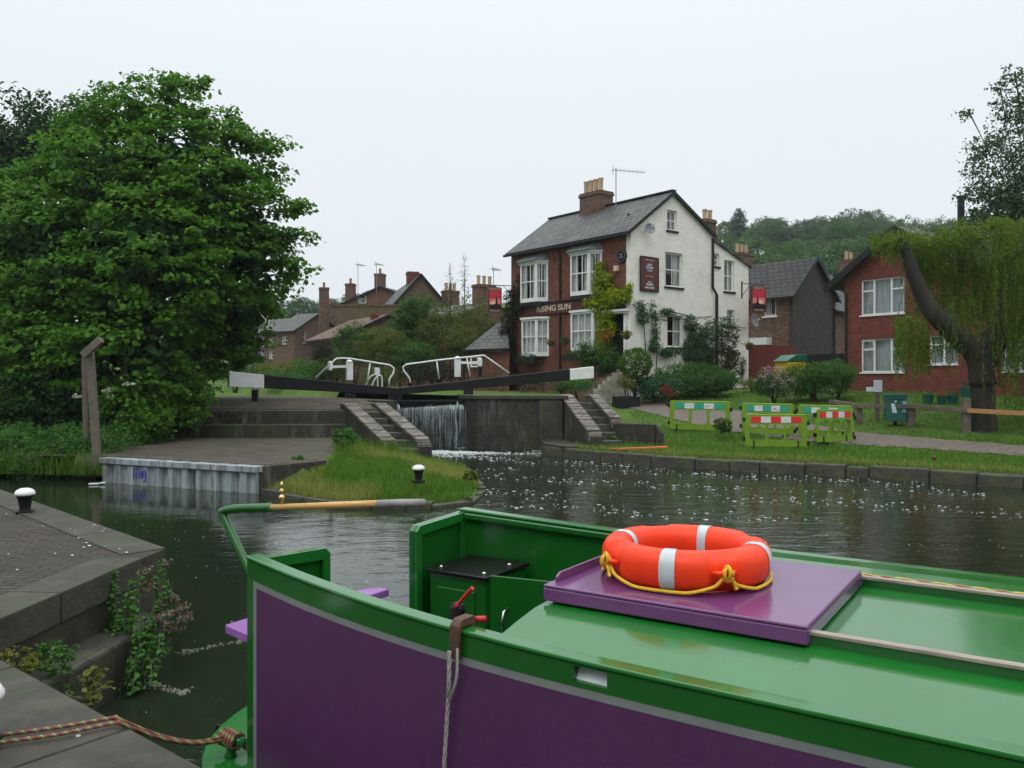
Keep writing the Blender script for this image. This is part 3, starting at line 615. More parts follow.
tubes(rg, 'handrail', [[(410, 383), (409, 378), (403.5, 371), (402.5, 367), (406, 364.5), (440, 360), (483, 355.5), (508, 373)]], .032)
for a, b in (((436, 361), (438.5, 379)), ((466, 358), (469, 376))): tubes(rg, 'rail_post', [[a, b]], .026)
def paddle(root, px, pyt, pyb, side, px2):
    u, z = loc_on(root, px, pyb); _, zt = loc_on(root, px, pyt); m = MB(); m.box((u-.11, .2, z), (u+.11, .36, zt)); m.lathe([(.11, 0), (.12, .05), (.06, .1), (.01, .11)], (u, .28, zt), 10); o = m.build('paddle_post', M['white'], root, bevel=.01)
    u2, _ = loc_on(root, px2, pyb); MB().bar((u, .28, zt-.12), (u2, .28, zt-.14), .09, .09).build('paddle_bar', M['white'], root)
    MB().box((u2-.07, .2, z), (u2+.07, .34, zt-.2)).build('paddle_spindle_box', M['black'], root)
    MB().lathe([(.09, -.06), (.09, .22), (.03, .25)], (u2, .27, zt-.2), 10).build('paddle_cap', M['white'], root)
paddle(rg, 458.5, 359, 377, 1, 481)
paddle(lg, 347, 363, 380, 1, 328)
u, z = loc_on(lg, 376, 371); MB().box((u-.09, .1, z-.13), (u+.09, .14, z+.12)).build('notice_plate', M['notice'], lg)
# small post that the beam end rests over
for px, Y, h, nm, lab in ((255, 27.0, .48, 'beam_stop', 'short white topped post under the left white beam end'),):
    x = (px-CX)/F*Y; z0 = Z(x, Y) or 1.6; r = empty(nm, (x, Y, z0), 0, lab, 'post')
    MB().box((-.09, -.09, -.1), (.09, .09, h-.12)).build('post', M['black'], r, bevel=.01); MB().box((-.1, -.1, h-.118), (.1, .1, h)).build('cap', M['white'], r, bevel=.02)
# ---- falling water
def fallmat():
    m, n, b = newmat('falling water'); b.inputs['Base Color'].default_value = (.62, .68, .68, 1); b.inputs['Roughness'].default_value = .25
    t = node(n, 'ShaderNodeTexCoord'); mp = node(n, 'ShaderNodeMapping'); mp.inputs['Scale'].default_value = (9, 1, .9); n.links.new(t.outputs['Object'], mp.inputs[0])
    q = node(n, 'ShaderNodeTexNoise'); q.inputs['Scale'].default_value = 1.6; q.inputs['Detail'].default_value = 7; q.inputs['Roughness'].default_value = .75; n.links.new(mp.outputs[0], q.inputs['Vector'])
    r = node(n, 'ShaderNodeMapRange'); r.inputs[1].default_value = .46; r.inputs[2].default_value = .86; r.inputs[4].default_value = .62; n.links.new(q.outputs[0], r.inputs[0])
    tr = node(n, 'ShaderNodeBsdfTransparent'); tr.inputs[0].default_value = (.75, .82, .82, 1); gl = node(n, 'ShaderNodeBsdfGlossy'); gl.inputs['Roughness'].default_value = .2; gl.inputs[0].default_value = (.5, .58, .6, 1)
    k0 = node(n, 'ShaderNodeMixShader'); k0.inputs[0].default_value = .13; n.links.new(tr.outputs[0], k0.inputs[1]); n.links.new(gl.outputs[0], k0.inputs[2])
    k = node(n, 'ShaderNodeMixShader'); n.links.new(r.outputs[0], k.inputs[0]); n.links.new(k0.outputs[0], k.inputs[1]); n.links.new(b.outputs[0], k.inputs[2]); n.links.new(k.outputs[0], n.nodes['Material Output'].inputs[0]); return m
M['fall'] = fallmat(); m = MB(); nx, nz = 60, 22; d = Vector((2.5, .12, 0))
for j in range(nz+1):
    t = j/nz
    for i in range(nx+1):
        s = i/nx; bulge = .42*math.sin(min(1, t*1.0)*1.57)**.5 if t > 0 else 0; w = .03*math.sin(s*47+t*3)+.03*math.sin(s*113+1)
        m.v.append((-4.1+d.x*s, 29.16+d.y*s-bulge-w*t*2, 1.56-1.58*t**1.5))
for j in range(nz):
    for i in range(nx): a = j*(nx+1)+i; m.f.append((a, a+1, a+nx+2, a+nx+1)); m.m.append(0)
tag(m.build('waterfall', M['fall'], smooth=True), 'sheet of water spilling over the closed right lock gate', 'waterfall', kind='stuff')
# one thick spout near the right end
m = MB(); P = [(-1.95+.03*math.sin(i), 29.05-.5*(i/10)**.6, 1.62-1.62*(i/10)**1.6) for i in range(11)]; m.tube(P, [.04+.05*i/10 for i in range(11)], 7)
M['froth'] = mat('froth', (.60, .64, .62), (.25, .29, .28), 12, .5, .03, 20)
tag(m.build('water_spout', M['fall'], smooth=True), 'thick white jet at the right side of the falling water', 'water jet', kind='stuff')
# ---- foam: churned patch below the fall and flecks drifting down the reach
g = np.random.default_rng(5); mbv = []; mbf = []
def wet(x, y): return not inpoly(x, y, LL) and not inpoly(x, y, RL) and not (x > -1.3 and y > 27.6)
fl = []
while len(fl) < 3300:
    k = g.random()
    if k < .60: x, y = g.normal(-1.6, 1.3), g.normal(27.6, .9); s = g.uniform(.015, .07)
    elif k < .84: x, y = g.uniform(-1, 10), g.uniform(14, 27); s = abs(g.normal(0, .02))+.007
    elif k < .97: x, y = g.uniform(0, 15), g.uniform(6, 20); s = g.uniform(.004, .013)
    else: x, y = g.uniform(-9, -1), g.uniform(6, 16); s = g.uniform(.005, .014)
    if y > 28.8 or not wet(x, y) or math.sin(x*1.1+y*1.6)+math.sin(y*2.9+x*.9)+g.normal(0, .45) < .15: continue
    fl.append((x, y, s))
for x, y, s in fl:
    n = 7; b = len(mbv); a0 = g.uniform(0, 6.28); el = g.uniform(.5, 1)
    mbv.append((x, y, .007+s*.12))
    for i in range(n): t = a0+6.283*i/n; rr = s*g.uniform(.6, 1.2); mbv.append((x+rr*math.cos(t), y+rr*math.sin(t)*el, .004))
    for i in range(n): mbf.append((b, b+1+i, b+1+(i+1) % n))
tag(raw('foam', np.array(mbv), np.array(mbf), M['froth']), 'white foam flecks drifting on the dark water below the lock', 'foam', kind='stuff')
# strands of drifting weed by the quay
m = MB()
for (pts) in ([(178, 652), (196, 650), (215, 645), (238, 641), (262, 640)], [(150, 684), (165, 687), (182, 692), (188, 690)]):
    P = [gnd(a, b, .008) for a, b in pts]
    for k in range(110):
        i = random.randrange(len(P)-1); q = P[i].lerp(P[i+1], random.random()); r = random.uniform(.004, .013)
        m.lathe([(r, 0), (r*.7, .008), (.001, .01)], (q.x+random.gauss(0, .015), q.y+random.gauss(0, .03), .001), 5)
tag(m.build('floating_weed', mat('dull scum', (.20, .19, .14), (.10, .10, .07), 30, .8)), 'pale strings of floating scum on the water beside the quay plant', 'scum', kind='stuff')
# towpath on the far bank
def pathsheet():
    near = [hit(px, py) for px, py in ((1040, 458), (980, 454), (930, 450), (880, 447), (850, 445), (790, 440), (730, 432), (680, 421), (640, 411), (612, 404))]
    farp = [hit(px, py) for px, py in ((1040, 448), (980, 443), (930, 439), (880, 435), (850, 432), (790, 421), (730, 410), (680, 405), (640, 402), (606, 398))]
    V = []; Fq = []; rows = 6; sub = 6; N_ = []
    for i in range(len(near)-1):
        for k in range(sub): N_.append((near[i].lerp(near[i+1], k/sub), farp[i].lerp(farp[i+1], k/sub)))
    N_.append((near[-1], farp[-1]))
    for i, (a, b) in enumerate(N_):
        j1 = .08*math.sin(i*1.7)+.05*math.sin(i*3.1)
        for r_ in range(rows+1):
            p = a.lerp(b, r_/rows); e_ = (j1 if r_ in (0, rows) else 0); V.append((p.x, p.y+e_, (Z(p.x, p.y+e_) or .3)+.022))
    for i in range(len(N_)-1):
        for r_ in range(rows): c = i*(rows+1)+r_; Fq.append((c, c+1, c+rows+2, c+rows+1))
    return tag(MB().add(V, Fq).build('path', M['path'], smooth=True), kind='structure')
pathsheet()
# ================================================================ BUILDINGS
def bars(mb, m, u0, u1, z0, z1, w, cols, rows, fw=.07, bw=.028, dep=.05, split=True):
    B = lambda a, b: mb.box((a[0], a[1], w), (b[0], b[1], w+dep), 0, m)
    B((u0, z0), (u0+fw, z1)); B((u1-fw, z0), (u1, z1)); B((u0+fw, z0), (u1-fw, z0+fw)); B((u0+fw, z1-fw), (u1-fw, z1))
    for i in range(1, cols):
        u = u0+fw+(u1-u0-2*fw)*i/cols; mb.box((u-bw/2, z0+fw, w+.008), (u+bw/2, z1-fw, w+dep-.004), 0, m)
    for j in range(1, rows):
        z = z0+fw+(z1-z0-2*fw)*j/rows; k = 1.6 if (split and rows == 2) else 1
        mb.box((u0+fw, z-bw*k/2, w+.004), (u1-fw, z+bw*k/2, w+dep-.008), 0, m)
def quad(mb, m, u0, u1, z0, z1, w): mb.add([m(u0, z0, w), m(u1, z0, w), m(u1, z1, w), m(u0, z1, w)], [(0, 1, 2, 3)])
def curtains(mb, m, u0, u1, z0, z1, w, full=False):
    def drape(a, b):
        n = max(4, int((b-a)/.06)); vs = []
        for i in range(n+1): u = a+(b-a)*i/n; k = .03*(i % 2); vs += [m(u, z0, w+k), m(u, z1, w+k)]
        mb.add(vs, [(2*i, 2*i+2, 2*i+3, 2*i+1) for i in range(n)])
    if full: drape(u0, u1)
    else: q = (u1-u0)*.3; drape(u0, u0+q); drape(u1-q, u1)
def window(par, m, u0, u1, z0, z1, cols=2, rows=2, w=.10, cur='side', sill='stone', fw=.07, name='window', cmat='curtain'):
    mb = MB(); bars(mb, m, u0, u1, z0, z1, w, cols, rows, fw); o = mb.build(name, M['white'], par)
    g = MB(); quad(g, m, u0+fw*.7, u1-fw*.7, z0+fw*.7, z1-fw*.7, w+.03); g.build('pane', M['glass'], o)
    if cur: c = MB(); curtains(c, m, u0+.03, u1-.03, z0+.02, z1-.02, w+.14, cur == 'full'); c.build('curtain', M[cmat], o)
    if sill: s_ = MB(); s_.box((u0-.07, z0-.09, -.06), (u1+.07, z0-.003, w+.0), 0, m); s_.build('sill', M['trim' if sill == 'stone' else sill], o)
    return o
def slab(mb, pts, th, m=0):              # thick sheet through 4 corners
    P = [Vector(p) for p in pts]; n = (P[1]-P[0]).cross(P[3]-P[0]).normalized()
    if n.z < 0: n = -n
    return mb.add(P+[p-n*th for p in P], [(0, 1, 2, 3), (7, 6, 5, 4), (0, 4, 5, 1), (1, 5, 6, 2), (2, 6, 7, 3), (3, 7, 4, 0)], m)
def chimney(par, x0, y0, x1, y1, z0, z1, pots, ph=.45, bm='farbrick', pm='pot', name='chimney'):
    m = MB(); m.box((x0, y0, z0), (x1, y1, z1-.2)); m.box((x0-.05, y0-.05, z1-.198), (x1+.05, y1+.05, z1-.1)); m.box((x0-.02, y0-.02, z1-.098), (x1+.02, y1+.02, z1)); o = m.build(name, M[bm], par)
    for px, py in pots:
        p = MB(); p.lathe([(.13, -.02), (.14, .04), (.115, .08), (.12, ph-.08), (.145, ph-.04), (.135, ph), (.09, ph), (.09, ph-.1)], (x0+(x1-x0)*px, y0+(y1-y0)*py, z1), 12); p.build('chimney_pot', M[pm], o, smooth=False)
    return o
# ---------------------------------------------------------------- the pub
PR = math.atan2(.628, .778); PF = Fr((5.08, 35, 0), PR)
pub = empty('pub', (5.08, 35, 0), PR, 'canal side pub with red brick front, white painted gable end and slate roof', 'pub')
GY = MY(0); FX = MX(0)
_, ze = PF.ony(631, 229); xr, zr = PF.ony(672, 193.5); xm, zm = PF.ony(713.2, 236.5)
xe, ye_ = PF.ony(748.5, 266.6, .12); _, ze2 = PF.ony(714, 240, .12)
LP = 8.15
wins = []
def wpx(f, a, b, c=0):          # opening measured on a wall from two corners
    u0, z1 = f(a[0], a[1], c); u1, z0 = f(b[0], b[1], c); return (min(u0, u1), z0, max(u0, u1), z1)
g_att = wpx(PF.ony, (667.2, 209.5), (677, 231.5)); g_mid = wpx(PF.ony, (665.2, 251.5), (682.5, 288)); g_low = wpx(PF.ony, (667.3, 314.6), (683, 347.6))
holes = [rect(*g) for g in (g_att, g_mid, g_low)]
mb = MB(); mb.plate([(0, .9), (xm, .9), (xm, zm), (xr, zr), (0, ze)], holes, 0, .28, GY); gw = mb.build('gable_wall', M['render'], pub)
for gq, c in ((g_att, 2), (g_mid, 2), (g_low, 2)): window(pub, GY, *[gq[i] for i in (0, 2, 1, 3)], cols=c)
e1_ = wpx(PF.ony, (713.9, 253), (718.6, 266.6), .12); e2_ = wpx(PF.ony, (724.3, 259.7), (734.2, 292), .12); e3_ = wpx(PF.ony, (727.3, 309.4), (734.6, 326.5), .12); e4_ = wpx(PF.ony, (740.5, 361), (746.5, 386), .12)
e1_ = (xm+.08, e1_[1], e1_[2]+.05, e1_[3])
mb = MB(); mb.plate([(xm+.003, .9), (xe, .9), (xe, ye_), (xm+.003, ze2)], [rect(*g) for g in (e1_, e2_, e3_, e4_)], .12, .36, GY); mb.build('extension_wall', M['render'], pub)
GY2 = MY(.12)
for gq, c in ((e1_, 1), (e2_, 2), (e3_, 2)): window(pub, GY2, *[gq[i] for i in (0, 2, 1, 3)], cols=c)
window(pub, GY2, e4_[0], e4_[2], e4_[1], e4_[3], 1, 1, cur=None, sill=None, name='door')
MB().box((xe-.25, .37, .9), (xe, LP, ye_-.02)).build('back_wall', M['render'], pub)
MB().plate([(0, .9), (xe, .9), (xe, ye_-.03), (xm, zm-.05), (xr, zr-.06), (0, ze-.06)], [], LP-.25, LP, GY).build('end_wall', M['pubbrick'], pub)
# front wall with its openings
def bayspec(pl, pm_, pr, d=.42):
    yl, zt = PF.onx(pl[0], pl[1], -d); _, zb = PF.onx(pl[0], pl[2], -d); ym, _ = PF.onx(pm_, pl[1], -d); yr, _ = PF.onx(pr, pl[1], 0)
    return yl, ym, yr, zb, zt, d
bays = [bayspec((520.3, 265, 301), 535.6, 548), bayspec((570.2, 255, 294), 588.5, 602), bayspec((521.5, 320, 354.5), 536, 548.8), bayspec((570.5, 313, 350), 592.5, 603.5)]
fh = []
for yl, ym, yr, zb, zt, d in bays: fh.append(rect(yr+.08, zb+.1, yl+(ym-yr)-.08, zt-.1))
dy0, dz1 = PF.onx(628.0, 316); dy1, dz0 = PF.onx(618, 366); dy0, dy1 = .38, .38+.98; dz0 = 2.82
fh.append(rect(dy0, dz0, dy1, dz1+.1))
MB().plate([(.285, .9), (LP-.26, .9), (LP-.26, ze-.02), (.285, ze-.02)], fh, 0, .26, FX).build('front_wall', M['pubbrick'], pub)
# white quoin strip where the render turns the corner
MB().box((-.02, -.012, .95), (-.003, .20, ze-.05)).build('corner_render', M['render'], pub)
for k, (yl, ym, yr, zb, zt, d) in enumerate(bays):
    yf = yl+(ym-yr)
    b = MB(); A = [(0, yf), (-d, yl), (-d, ym), (0, yr)]
    out = [(p[0], p[1]) for p in A]
    b.prism(out, zb-.10, zb-.002); b.prism([(0, yf+.06), (-d-.06, yl+.05), (-d-.06, ym-.05), (0, yr-.06)], zt+.002, zt+.10)
    maps = []
    for (p, q) in zip(A, A[1:]):
        P_, Q_ = Vector((*p, 0)), Vector((*q, 0)); dd = (Q_-P_); L_ = dd.length; dd.normalize(); inn = Vector((-dd.y, dd.x, 0))
        if (Vector((.5, (yf+yr)/2, 0))-P_).dot(inn) < 0: inn = -inn
        mm = (lambda P_, dd, inn: (lambda u, v, w: P_+dd*u+inn*w+Vector((0, 0, v))))(P_, dd, inn)
        maps.append((mm, L_)); bars(b, mm, 0, L_, zb, zt, 0, 3 if L_ > .9 and abs(dd.y) > .99 else 2, 2, .085, .03, .07)
    bo = b.build('bay_window', M['white'], pub)
    gl = MB(); cu = MB()
    for mm, L_ in maps: quad(gl, mm, .05, L_-.05, zb+.05, zt-.05, .03); curtains(cu, mm, .06, L_-.06, zb+.02, zt-.02, .12, k in (2, 3))
    gl.build('pane', M['glass'], bo); cu.build('curtain', M['curtain'], bo)
    if k < 2:
        r_ = MB(); O = [(0, yf+.12), (-d-.14, yl+.09), (-d-.14, ym-.09), (0, yr-.12)]; zt2 = zt+.11
        vs = [(x, y, zt2) for x, y in O]+[(-.02, yf-.18, zt2+.36), (-.02, yr+.18, zt2+.36)]
        r_.add(vs, [(0, 1, 4), (1, 2, 5, 4), (2, 3, 5), (0, 1, 2, 3)]); r_.bar(vs[1], vs[4], .06, .05); r_.bar(vs[2], vs[5], .06, .05); r_.bar(vs[1], vs[2], .05, .05)
        r_.build('bay_roof', M['lead'], bo)
        MB().prism([(0, yf), (-d, yl), (-d, ym), (0, yr)], zb-.28, zb-.105).build('bay_corbel', M['trim'], bo)
# door case
dc = MB(); dcm = FX
dc.box((dy0-.16, dz0, -.07), (dy0, dz1+.12, .1), 0, dcm); dc.box((dy1, dz0, -.07), (dy1+.16, dz1+.12, .1), 0, dcm)
dc.box((dy0-.24, dz1+.122, -.20), (dy1+.24, dz1+.20, .05), 0, dcm); dc.box((dy0-.30, dz1+.202, -.28), (dy1+.30, dz1+.30, .05), 0, dcm)
dco = dc.build('door_case', M['white'], pub, bevel=.01)
dr = MB(); dr.box((dy0+.002, dz0+.02, .14), (dy1-.002, dz1-.32, .19), 0, dcm)
for a, b_ in (((.12, .2), (.44, .95)), ((.54, .2), (.86, .95)), ((.12, 1.1), (.44, 1.75)), ((.54, 1.1), (.86, 1.75))): dr.box((dy0+a[0], dz0+a[1], .125), (dy0+b_[0], dz0+b_[1], .139), 0, dcm)
dro = dr.build('door', M['trim'], pub); MB().lathe([(.035, 0), (.04, .03), (.01, .05)], (.11, dy0+.14, dz0+1.02), 10, ax=(-1, 0, 0)).build('knob', M['brass'], dro)
fl_ = MB(); quad(fl_, dcm, dy0, dy1, dz1-.28, dz1+.1, .15); fl_.build('fanlight', M['glass'], dco)
pr_ = MB(); pr_.box((1.0, 1.0, .95), (1.05, LP-.3, ze-.4)); pr_.box((.3, 1.05, .95), (xm-.1, 1.10, ze-.4)); pr_.box((xm, 1.3, .95), (xe-.3, 1.35, ye_-.3)); pr_.box((1.1, 1.2, ze-.39), (xm-.3, 1.25, zr-.9)); pr_.build('dark_backing', M['room'], pub)  # dark sheets added behind the windows: unlit rooms put into their colour
# roof
rf = MB(); oy0, oy1 = -.14, LP+.12; k1 = (zr-ze)/xr; k2 = (zr-zm)/(xm-xr)
slab(rf, [(-.32, oy0, ze-.32*k1+.10), (-.32, oy1, ze-.32*k1+.10), (xr, oy1, zr+.10), (xr, oy0, zr+.10)], .09)
slab(rf, [(xr, oy0, zr+.098), (xr, oy1, zr+.098), (xm+.1, oy1, zm-.1*k2+.10), (xm+.1, oy0, zm-.1*k2+.10)], .09)
k3 = (ze2-ye_)/(xe-xm)
slab(rf, [(xm-.1, .02, ze2+.1*k3+.07), (xm-.1, oy1-.05, ze2+.1*k3+.07), (xe+.2, oy1-.05, ye_-.2*k3+.08), (xe+.2, .02, ye_-.2*k3+.08)], .08)
rfo = rf.build('roof', M['slate'], pub)
MB().bar((xr, oy0, zr+.115), (xr, oy1, zr+.115), .26, .07).build('ridge_tiles', M['trim'], rfo)
vb = MB(); vb.bar((-.30, oy0-.012, ze-.30*k1+.02), (xr, oy0-.012, zr+.02), .03, .14); vb.bar((xr, oy0-.012, zr+.02), (xm+.1, oy0-.012, zm-.1*k2+.02), .03, .14); vb.build('verge', M['trim'], rfo)
gt = MB(); gt.bar((-.38, oy0, ze-.32*k1-.02), (-.38, oy1, ze-.32*k1-.02), .12, .10); gt.build('gutter', M['trim'], rfo)
py_, _ = PF.onx(559.8, 300, -.08); dp = MB(); dp.tube([(-.36, py_, ze-.3), (-.08, py_, ze-.55), (-.08, py_, 1.7)], .05, 8)
dp.build('downpipe', M['trim'], pub)
xp, _ = PF.ony(712.8, 260, -.08); dp = MB(); x2, z2 = PF.ony(716.8, 295, -.08); _, z3 = PF.ony(717, 378, -.08)
dp.tube([(xp+.05, -.06, zm-.1), (xp, -.08, z2+.35), (x2, -.08, z2), (x2, -.08, z3)], .06, 8); dp.tube([(x2, -.08, z2-.02), (x2, -.08, z3)], .075, 8); dp.build('downpipe', M['trim'], pub)
chz = PF.onx(597, 190, xr-.5)[1]
chimney(pub, xr-.5, 4.05, xr+.42, 5.45, zr-.6, chz, [(.3, .14), (.3, .38), (.3, .62), (.3, .86)], .62, 'farbrick')
zc2 = at(0, 218, 40)[2]; yc_ = 3.0; xc_ = PF.ony(711, 225, yc_)[0]-.42; zc2 = PF.ony(711, 219, yc_)[1]
chimney(pub, xc_, yc_, xc_+.85, yc_+.8, zm-2.2, zc2, [(.25, .3), (.75, .3)], .52, 'farbrick')
# fascia board with the name
ya, zA = PF.onx(526, 306.4, -.12); yb, zB = PF.onx(583, 299, -.12); _, zA2 = PF.onx(526, 317, -.12)
zt_, zb_ = (zA+zB)/2, (zA+zB)/2-.50
sb = MB(); sb.box((yb, zb_, -.12), (ya, zt_, -.004), 0, FX); sbo = sb.build('sign_board', M['maroon'], pub)
MB().box((yb-.04, zt_+.002, -.2), (ya+.04, zt_+.07, -.004), 0, FX).build('sign_moulding', M['trim'], sbo)
tl, _ = PF.onx(535.5, 312, -.13); tr_, _ = PF.onx(572, 308, -.13)
R90 = Matrix(((0, 0, -1, 0), (-1, 0, 0, 0), (0, 1, 0, 0), (0, 0, 0, 1)))      # text plane onto a wall facing -x
def txt_x(body, size, y, z, x, mt, par, name='lettering', sxw=1, bold=0): return text(body, size, .006, mt, name, par, Matrix.Translation((x, y, z)) @ R90 @ Matrix.Scale(sxw, 4, (1, 0, 0)), bold)
RY = Matrix(((1, 0, 0, 0), (0, 0, -1, 0), (0, 1, 0, 0), (0, 0, 0, 1)))        # onto a wall facing -y
def txt_y(body, size, x, z, y, mt, par, name='lettering', sxw=1, bold=0): return text(body, size, .006, mt, name, par, Matrix.Translation((x, y, z)) @ RY @ Matrix.Scale(sxw, 4, (1, 0, 0)), bold)
wtxt = abs(tl-tr_); txt_x('RISING SUN', .38, (tl+tr_)/2, (zt_+zb_)/2, -.128, M['cream'], sbo, sxw=wtxt/2.13, bold=.004)
# round plaque and alarm light on the brick
yq, zq = PF.onx(621, 256.2, -.06); m = MB(); m.lathe([(.30, 0), (.30, .05), (.27, .06), (.01, .06)], (-.002, yq, zq), 24, ax=(-1, 0, 0)); pq = m.build('round_plaque', M['black'], pub)
m = MB(); m.tube([(-.066, yq+.24*math.cos(t*.2618), zq+.24*math.sin(t*.2618)) for t in range(24)], .008, 5, closed=True); m.build('plaque_ring', M['greyline'], pq)
m = MB(); m.plate([(yq-.14, zq-.06), (yq+.14, zq-.06), (yq+.12, zq-.02), (yq-.12, zq-.02)], [], -.068, -.066, MX(0)); m.build('plaque_mark', M['greyline'], pq); m = MB(); m.plate([(yq-.09, zq+.03), (yq+.02, zq+.03), (yq+.09, zq+.10), (yq-.02, zq+.13)], [], -.068, -.066, MX(0)); m.build('plaque_mark', M['greyline'], pq)
ya_, za_ = PF.onx(616, 268.5, -.1); MB().box((-.16, ya_-.11, za_-.12), (-.002, ya_+.11, za_+.12)).build('alarm_box', mat('peach plastic', (.6, .33, .18), (.65, .5, .4), 9, .5), pub, bevel=.02)
# steps to the door
stp = MB(); n = 6; zg = 1.80
for i in range(n):
    z = dz0-.03-(dz0-.03-zg)*i/n; x1 = -.62-.27*i; stp.box((x1, dy0-.12, 1.2), (-.01 if i == 0 else x1+.27-.002, dy1+.25, z))
stp.build('entrance_steps', M['steps'], pub, bevel=.01)
sw = MB()
for i in range(6): z = dz0+.02-(dz0-.03-zg)*i/6; sw.box((-.62-.27*i-.04, dy0-.28, 1.2), (-.01 if i == 0 else -.62-.27*(i-1)-.043, dy0-.123, z))
sw.build('steps_side_wall', mat('grubby cream paint', (.40, .38, .31), (.22, .2, .16), 4, .85), pub)
hr = MB(); hr.tube([(-.5, dy0-.2, dz0+.85), (-1.95, dy0-.2, dz0-.0)], .018, 6); [hr.tube([(x, dy0-.2, zz_), (x, dy0-.2, zz_-.95)], .014, 6) for x, zz_ in ((-.5, dz0+.85), (-1.95, dz0-.0))]
hr.build('handrail', M['trim'], pub)
# menu board on the gable (hangs on the wall: a thing of its own)
def worldof(x, y, z): return PF.o+PF.ex*x+PF.ey*y+Vector((0, 0, z))
x0, z1 = PF.ony(640.3, 256.3, -.05); x1, z0 = PF.ony(658, 291.8, -.05); cxm = (x0+x1)/2; bo = worldof(cxm, -.01, z0)
mbd = empty('menu_board', bo, PR, 'tall maroon board with white lettering fixed high on the white gable', 'sign')
w_, h_ = (x1-x0)/2, z1-z0; MB().box((-w_, -.06, 0), (w_, 0, h_)).build('board', M['maroon'], mbd)
MB().plate(rect(-w_-.03, -.03, w_+.03, h_+.03), [rect(-w_+.02, .02, w_-.02, h_-.02)], -.075, -.061, MY(0)).build('frame', M['trim'], mbd)
for i, (s_, f_, z_) in enumerate((('RISING SUN', .115, .91), ('REAL', .13, .775), ('FOODS', .15, .69), ('SNACKS', .09, .60), ('BAR MEALS', .11, .43), ('always', .09, .27), ('WARM', .15, .185), ('WELCOME', .13, .09))):
    txt_y(s_, f_, 0, z_*h_, -.068, M['notice'] if i not in (0, 4) else M['pot'], mbd, sxw=.95)
# dishes
def dish(px, py, c, rad, lab, flip=1):
    x, z = PF.ony(px, py, c); o = worldof(x, c+.25, z); d = empty('satellite_dish', o, PR, lab, 'satellite dish', 'satellite dishes')
    ax = Vector((-.35, -1, .25)).normalized() if flip == 1 else Vector((.1, -1, .2)).normalized(); m = MB()
    m.lathe([(.02, .0), (rad*.5, .02), (rad*.8, .055), (rad, .10), (rad*1.01, .09), (rad*.8, .04), (rad*.5, .005), (.02, -.02)], (0, -.25, 0), 24, ax=ax); m.build('dish', M['dish'], d, smooth=True)
    m = MB(); m.tube([(0, 0, -.05), (0, -.25, -.02)], .02, 6); c0 = Vector((0, -.25, -rad*.7)); m.tube([c0, Vector((0, -.25, 0))+ax*.38], .012, 5); m.build('arm', M['dish'], d)
    m = MB(); m.lathe([(.03, 0), (.04, .06), (.02, .08)], Vector((0, -.25, 0))+ax*.34, 8, ax=-ax); m.build('receiver', M['white'], d)
dish(649, 229, -.25, .24, 'small grey satellite dish high on the white gable near the eaves')
dish(753.3, 320.8, -.2, .33, 'large grey satellite dish below the hanging sign at the back of the pub', 2)
# hanging pictorial signs
M['sky_red'] = mat('sign red', (.5, .02, .04), (.42, .015, .03), 3, .45); M['sky_pink'] = mat('sign pink', (.7, .2, .18), (.6, .12, .12), 3, .45); M['sunpale'] = mat('sign sun', (.75, .5, .35), None, 3, .45)
def hangsign(o, rz, w, h, lab, arm):
    r = empty('hanging_sign', o, rz, lab, 'pub sign', 'hanging pub signs')
    m = MB(); m.box((-w/2, -.05, 0), (w/2, .05, h)); m.build('frame', M['maroon'], r, bevel=.01)
    for s in (-1, 1):
        y = s*.053; mm = MB(); a = w/2-.07
        mm.box((-a, min(y, y+s*.004), .2*h+.001), (a, max(y, y+s*.004), .55*h), 1); mm.box((-a, min(y, y+s*.004), .55*h+.001), (a, max(y, y+s*.004), .88*h), 0)
        mm.box((-a, min(y, y+s*.004), .13*h), (a, max(y, y+s*.004), .2*h), 2)
        n = 14; sun = [(.16*math.cos(math.pi*i/n)-.08, .33*h+.16*math.sin(math.pi*i/n)) for i in range(n+1)]
        mm.plate(sun, [], y+s*.005, y+s*.008, MY(0), 3)
        mm.plate([(-a, .2*h), (-a, .30*h), (-.05, .31*h), (.02, .36*h), (.06, .60*h), (.10, .62*h), (.14, .34*h), (a, .31*h), (a, .2*h)], [], y+s*.009, y+s*.012, MY(0), 2)
        mm.build('painting', [M['sky_red'], M['sky_pink'], M['trim'], M['sunpale']], r)
        Rf = RY if s < 0 else RY @ Matrix.Rotation(math.pi, 4, 'Y')
        for bz, fs in ((.93*h, .12), (.065*h, .10)): text('RISING SUN', fs, .003, M['cream'], 'lettering', r, Matrix.Translation((0, y+s*.004, bz)) @ Rf)
    m = MB(); m.tube([(-w*.35, 0, h+.10), (arm, 0, h+.10)], .02, 6); m.tube([(arm*.45, 0, h+.10), (arm, 0, h-.5)], .015, 6)
    for x in (-w*.3, w*.3): m.tube([(x, 0, h-.01), (x, 0, h+.1)], .012, 5)
    m.bar((arm, -.0, h-.6), (arm, 0, h+.2), .06, .04); m.build('bracket', M['trim'], r); return r
o = at(494.6, 312.5, 40.6); hangsign(o, PR-.35, .72, at(0, 287.3, 40.6)[2]-o.z, 'red pictorial pub sign hanging at the far left end of the brick front', 1.0)
o = at(758.2, 311.8, 39.4); r = hangsign(o, PR+math.pi-.30, .86, at(0, 286.5, 39.4)[2]-o.z, 'red pictorial pub sign hanging off the rear corner above the dish', .95)
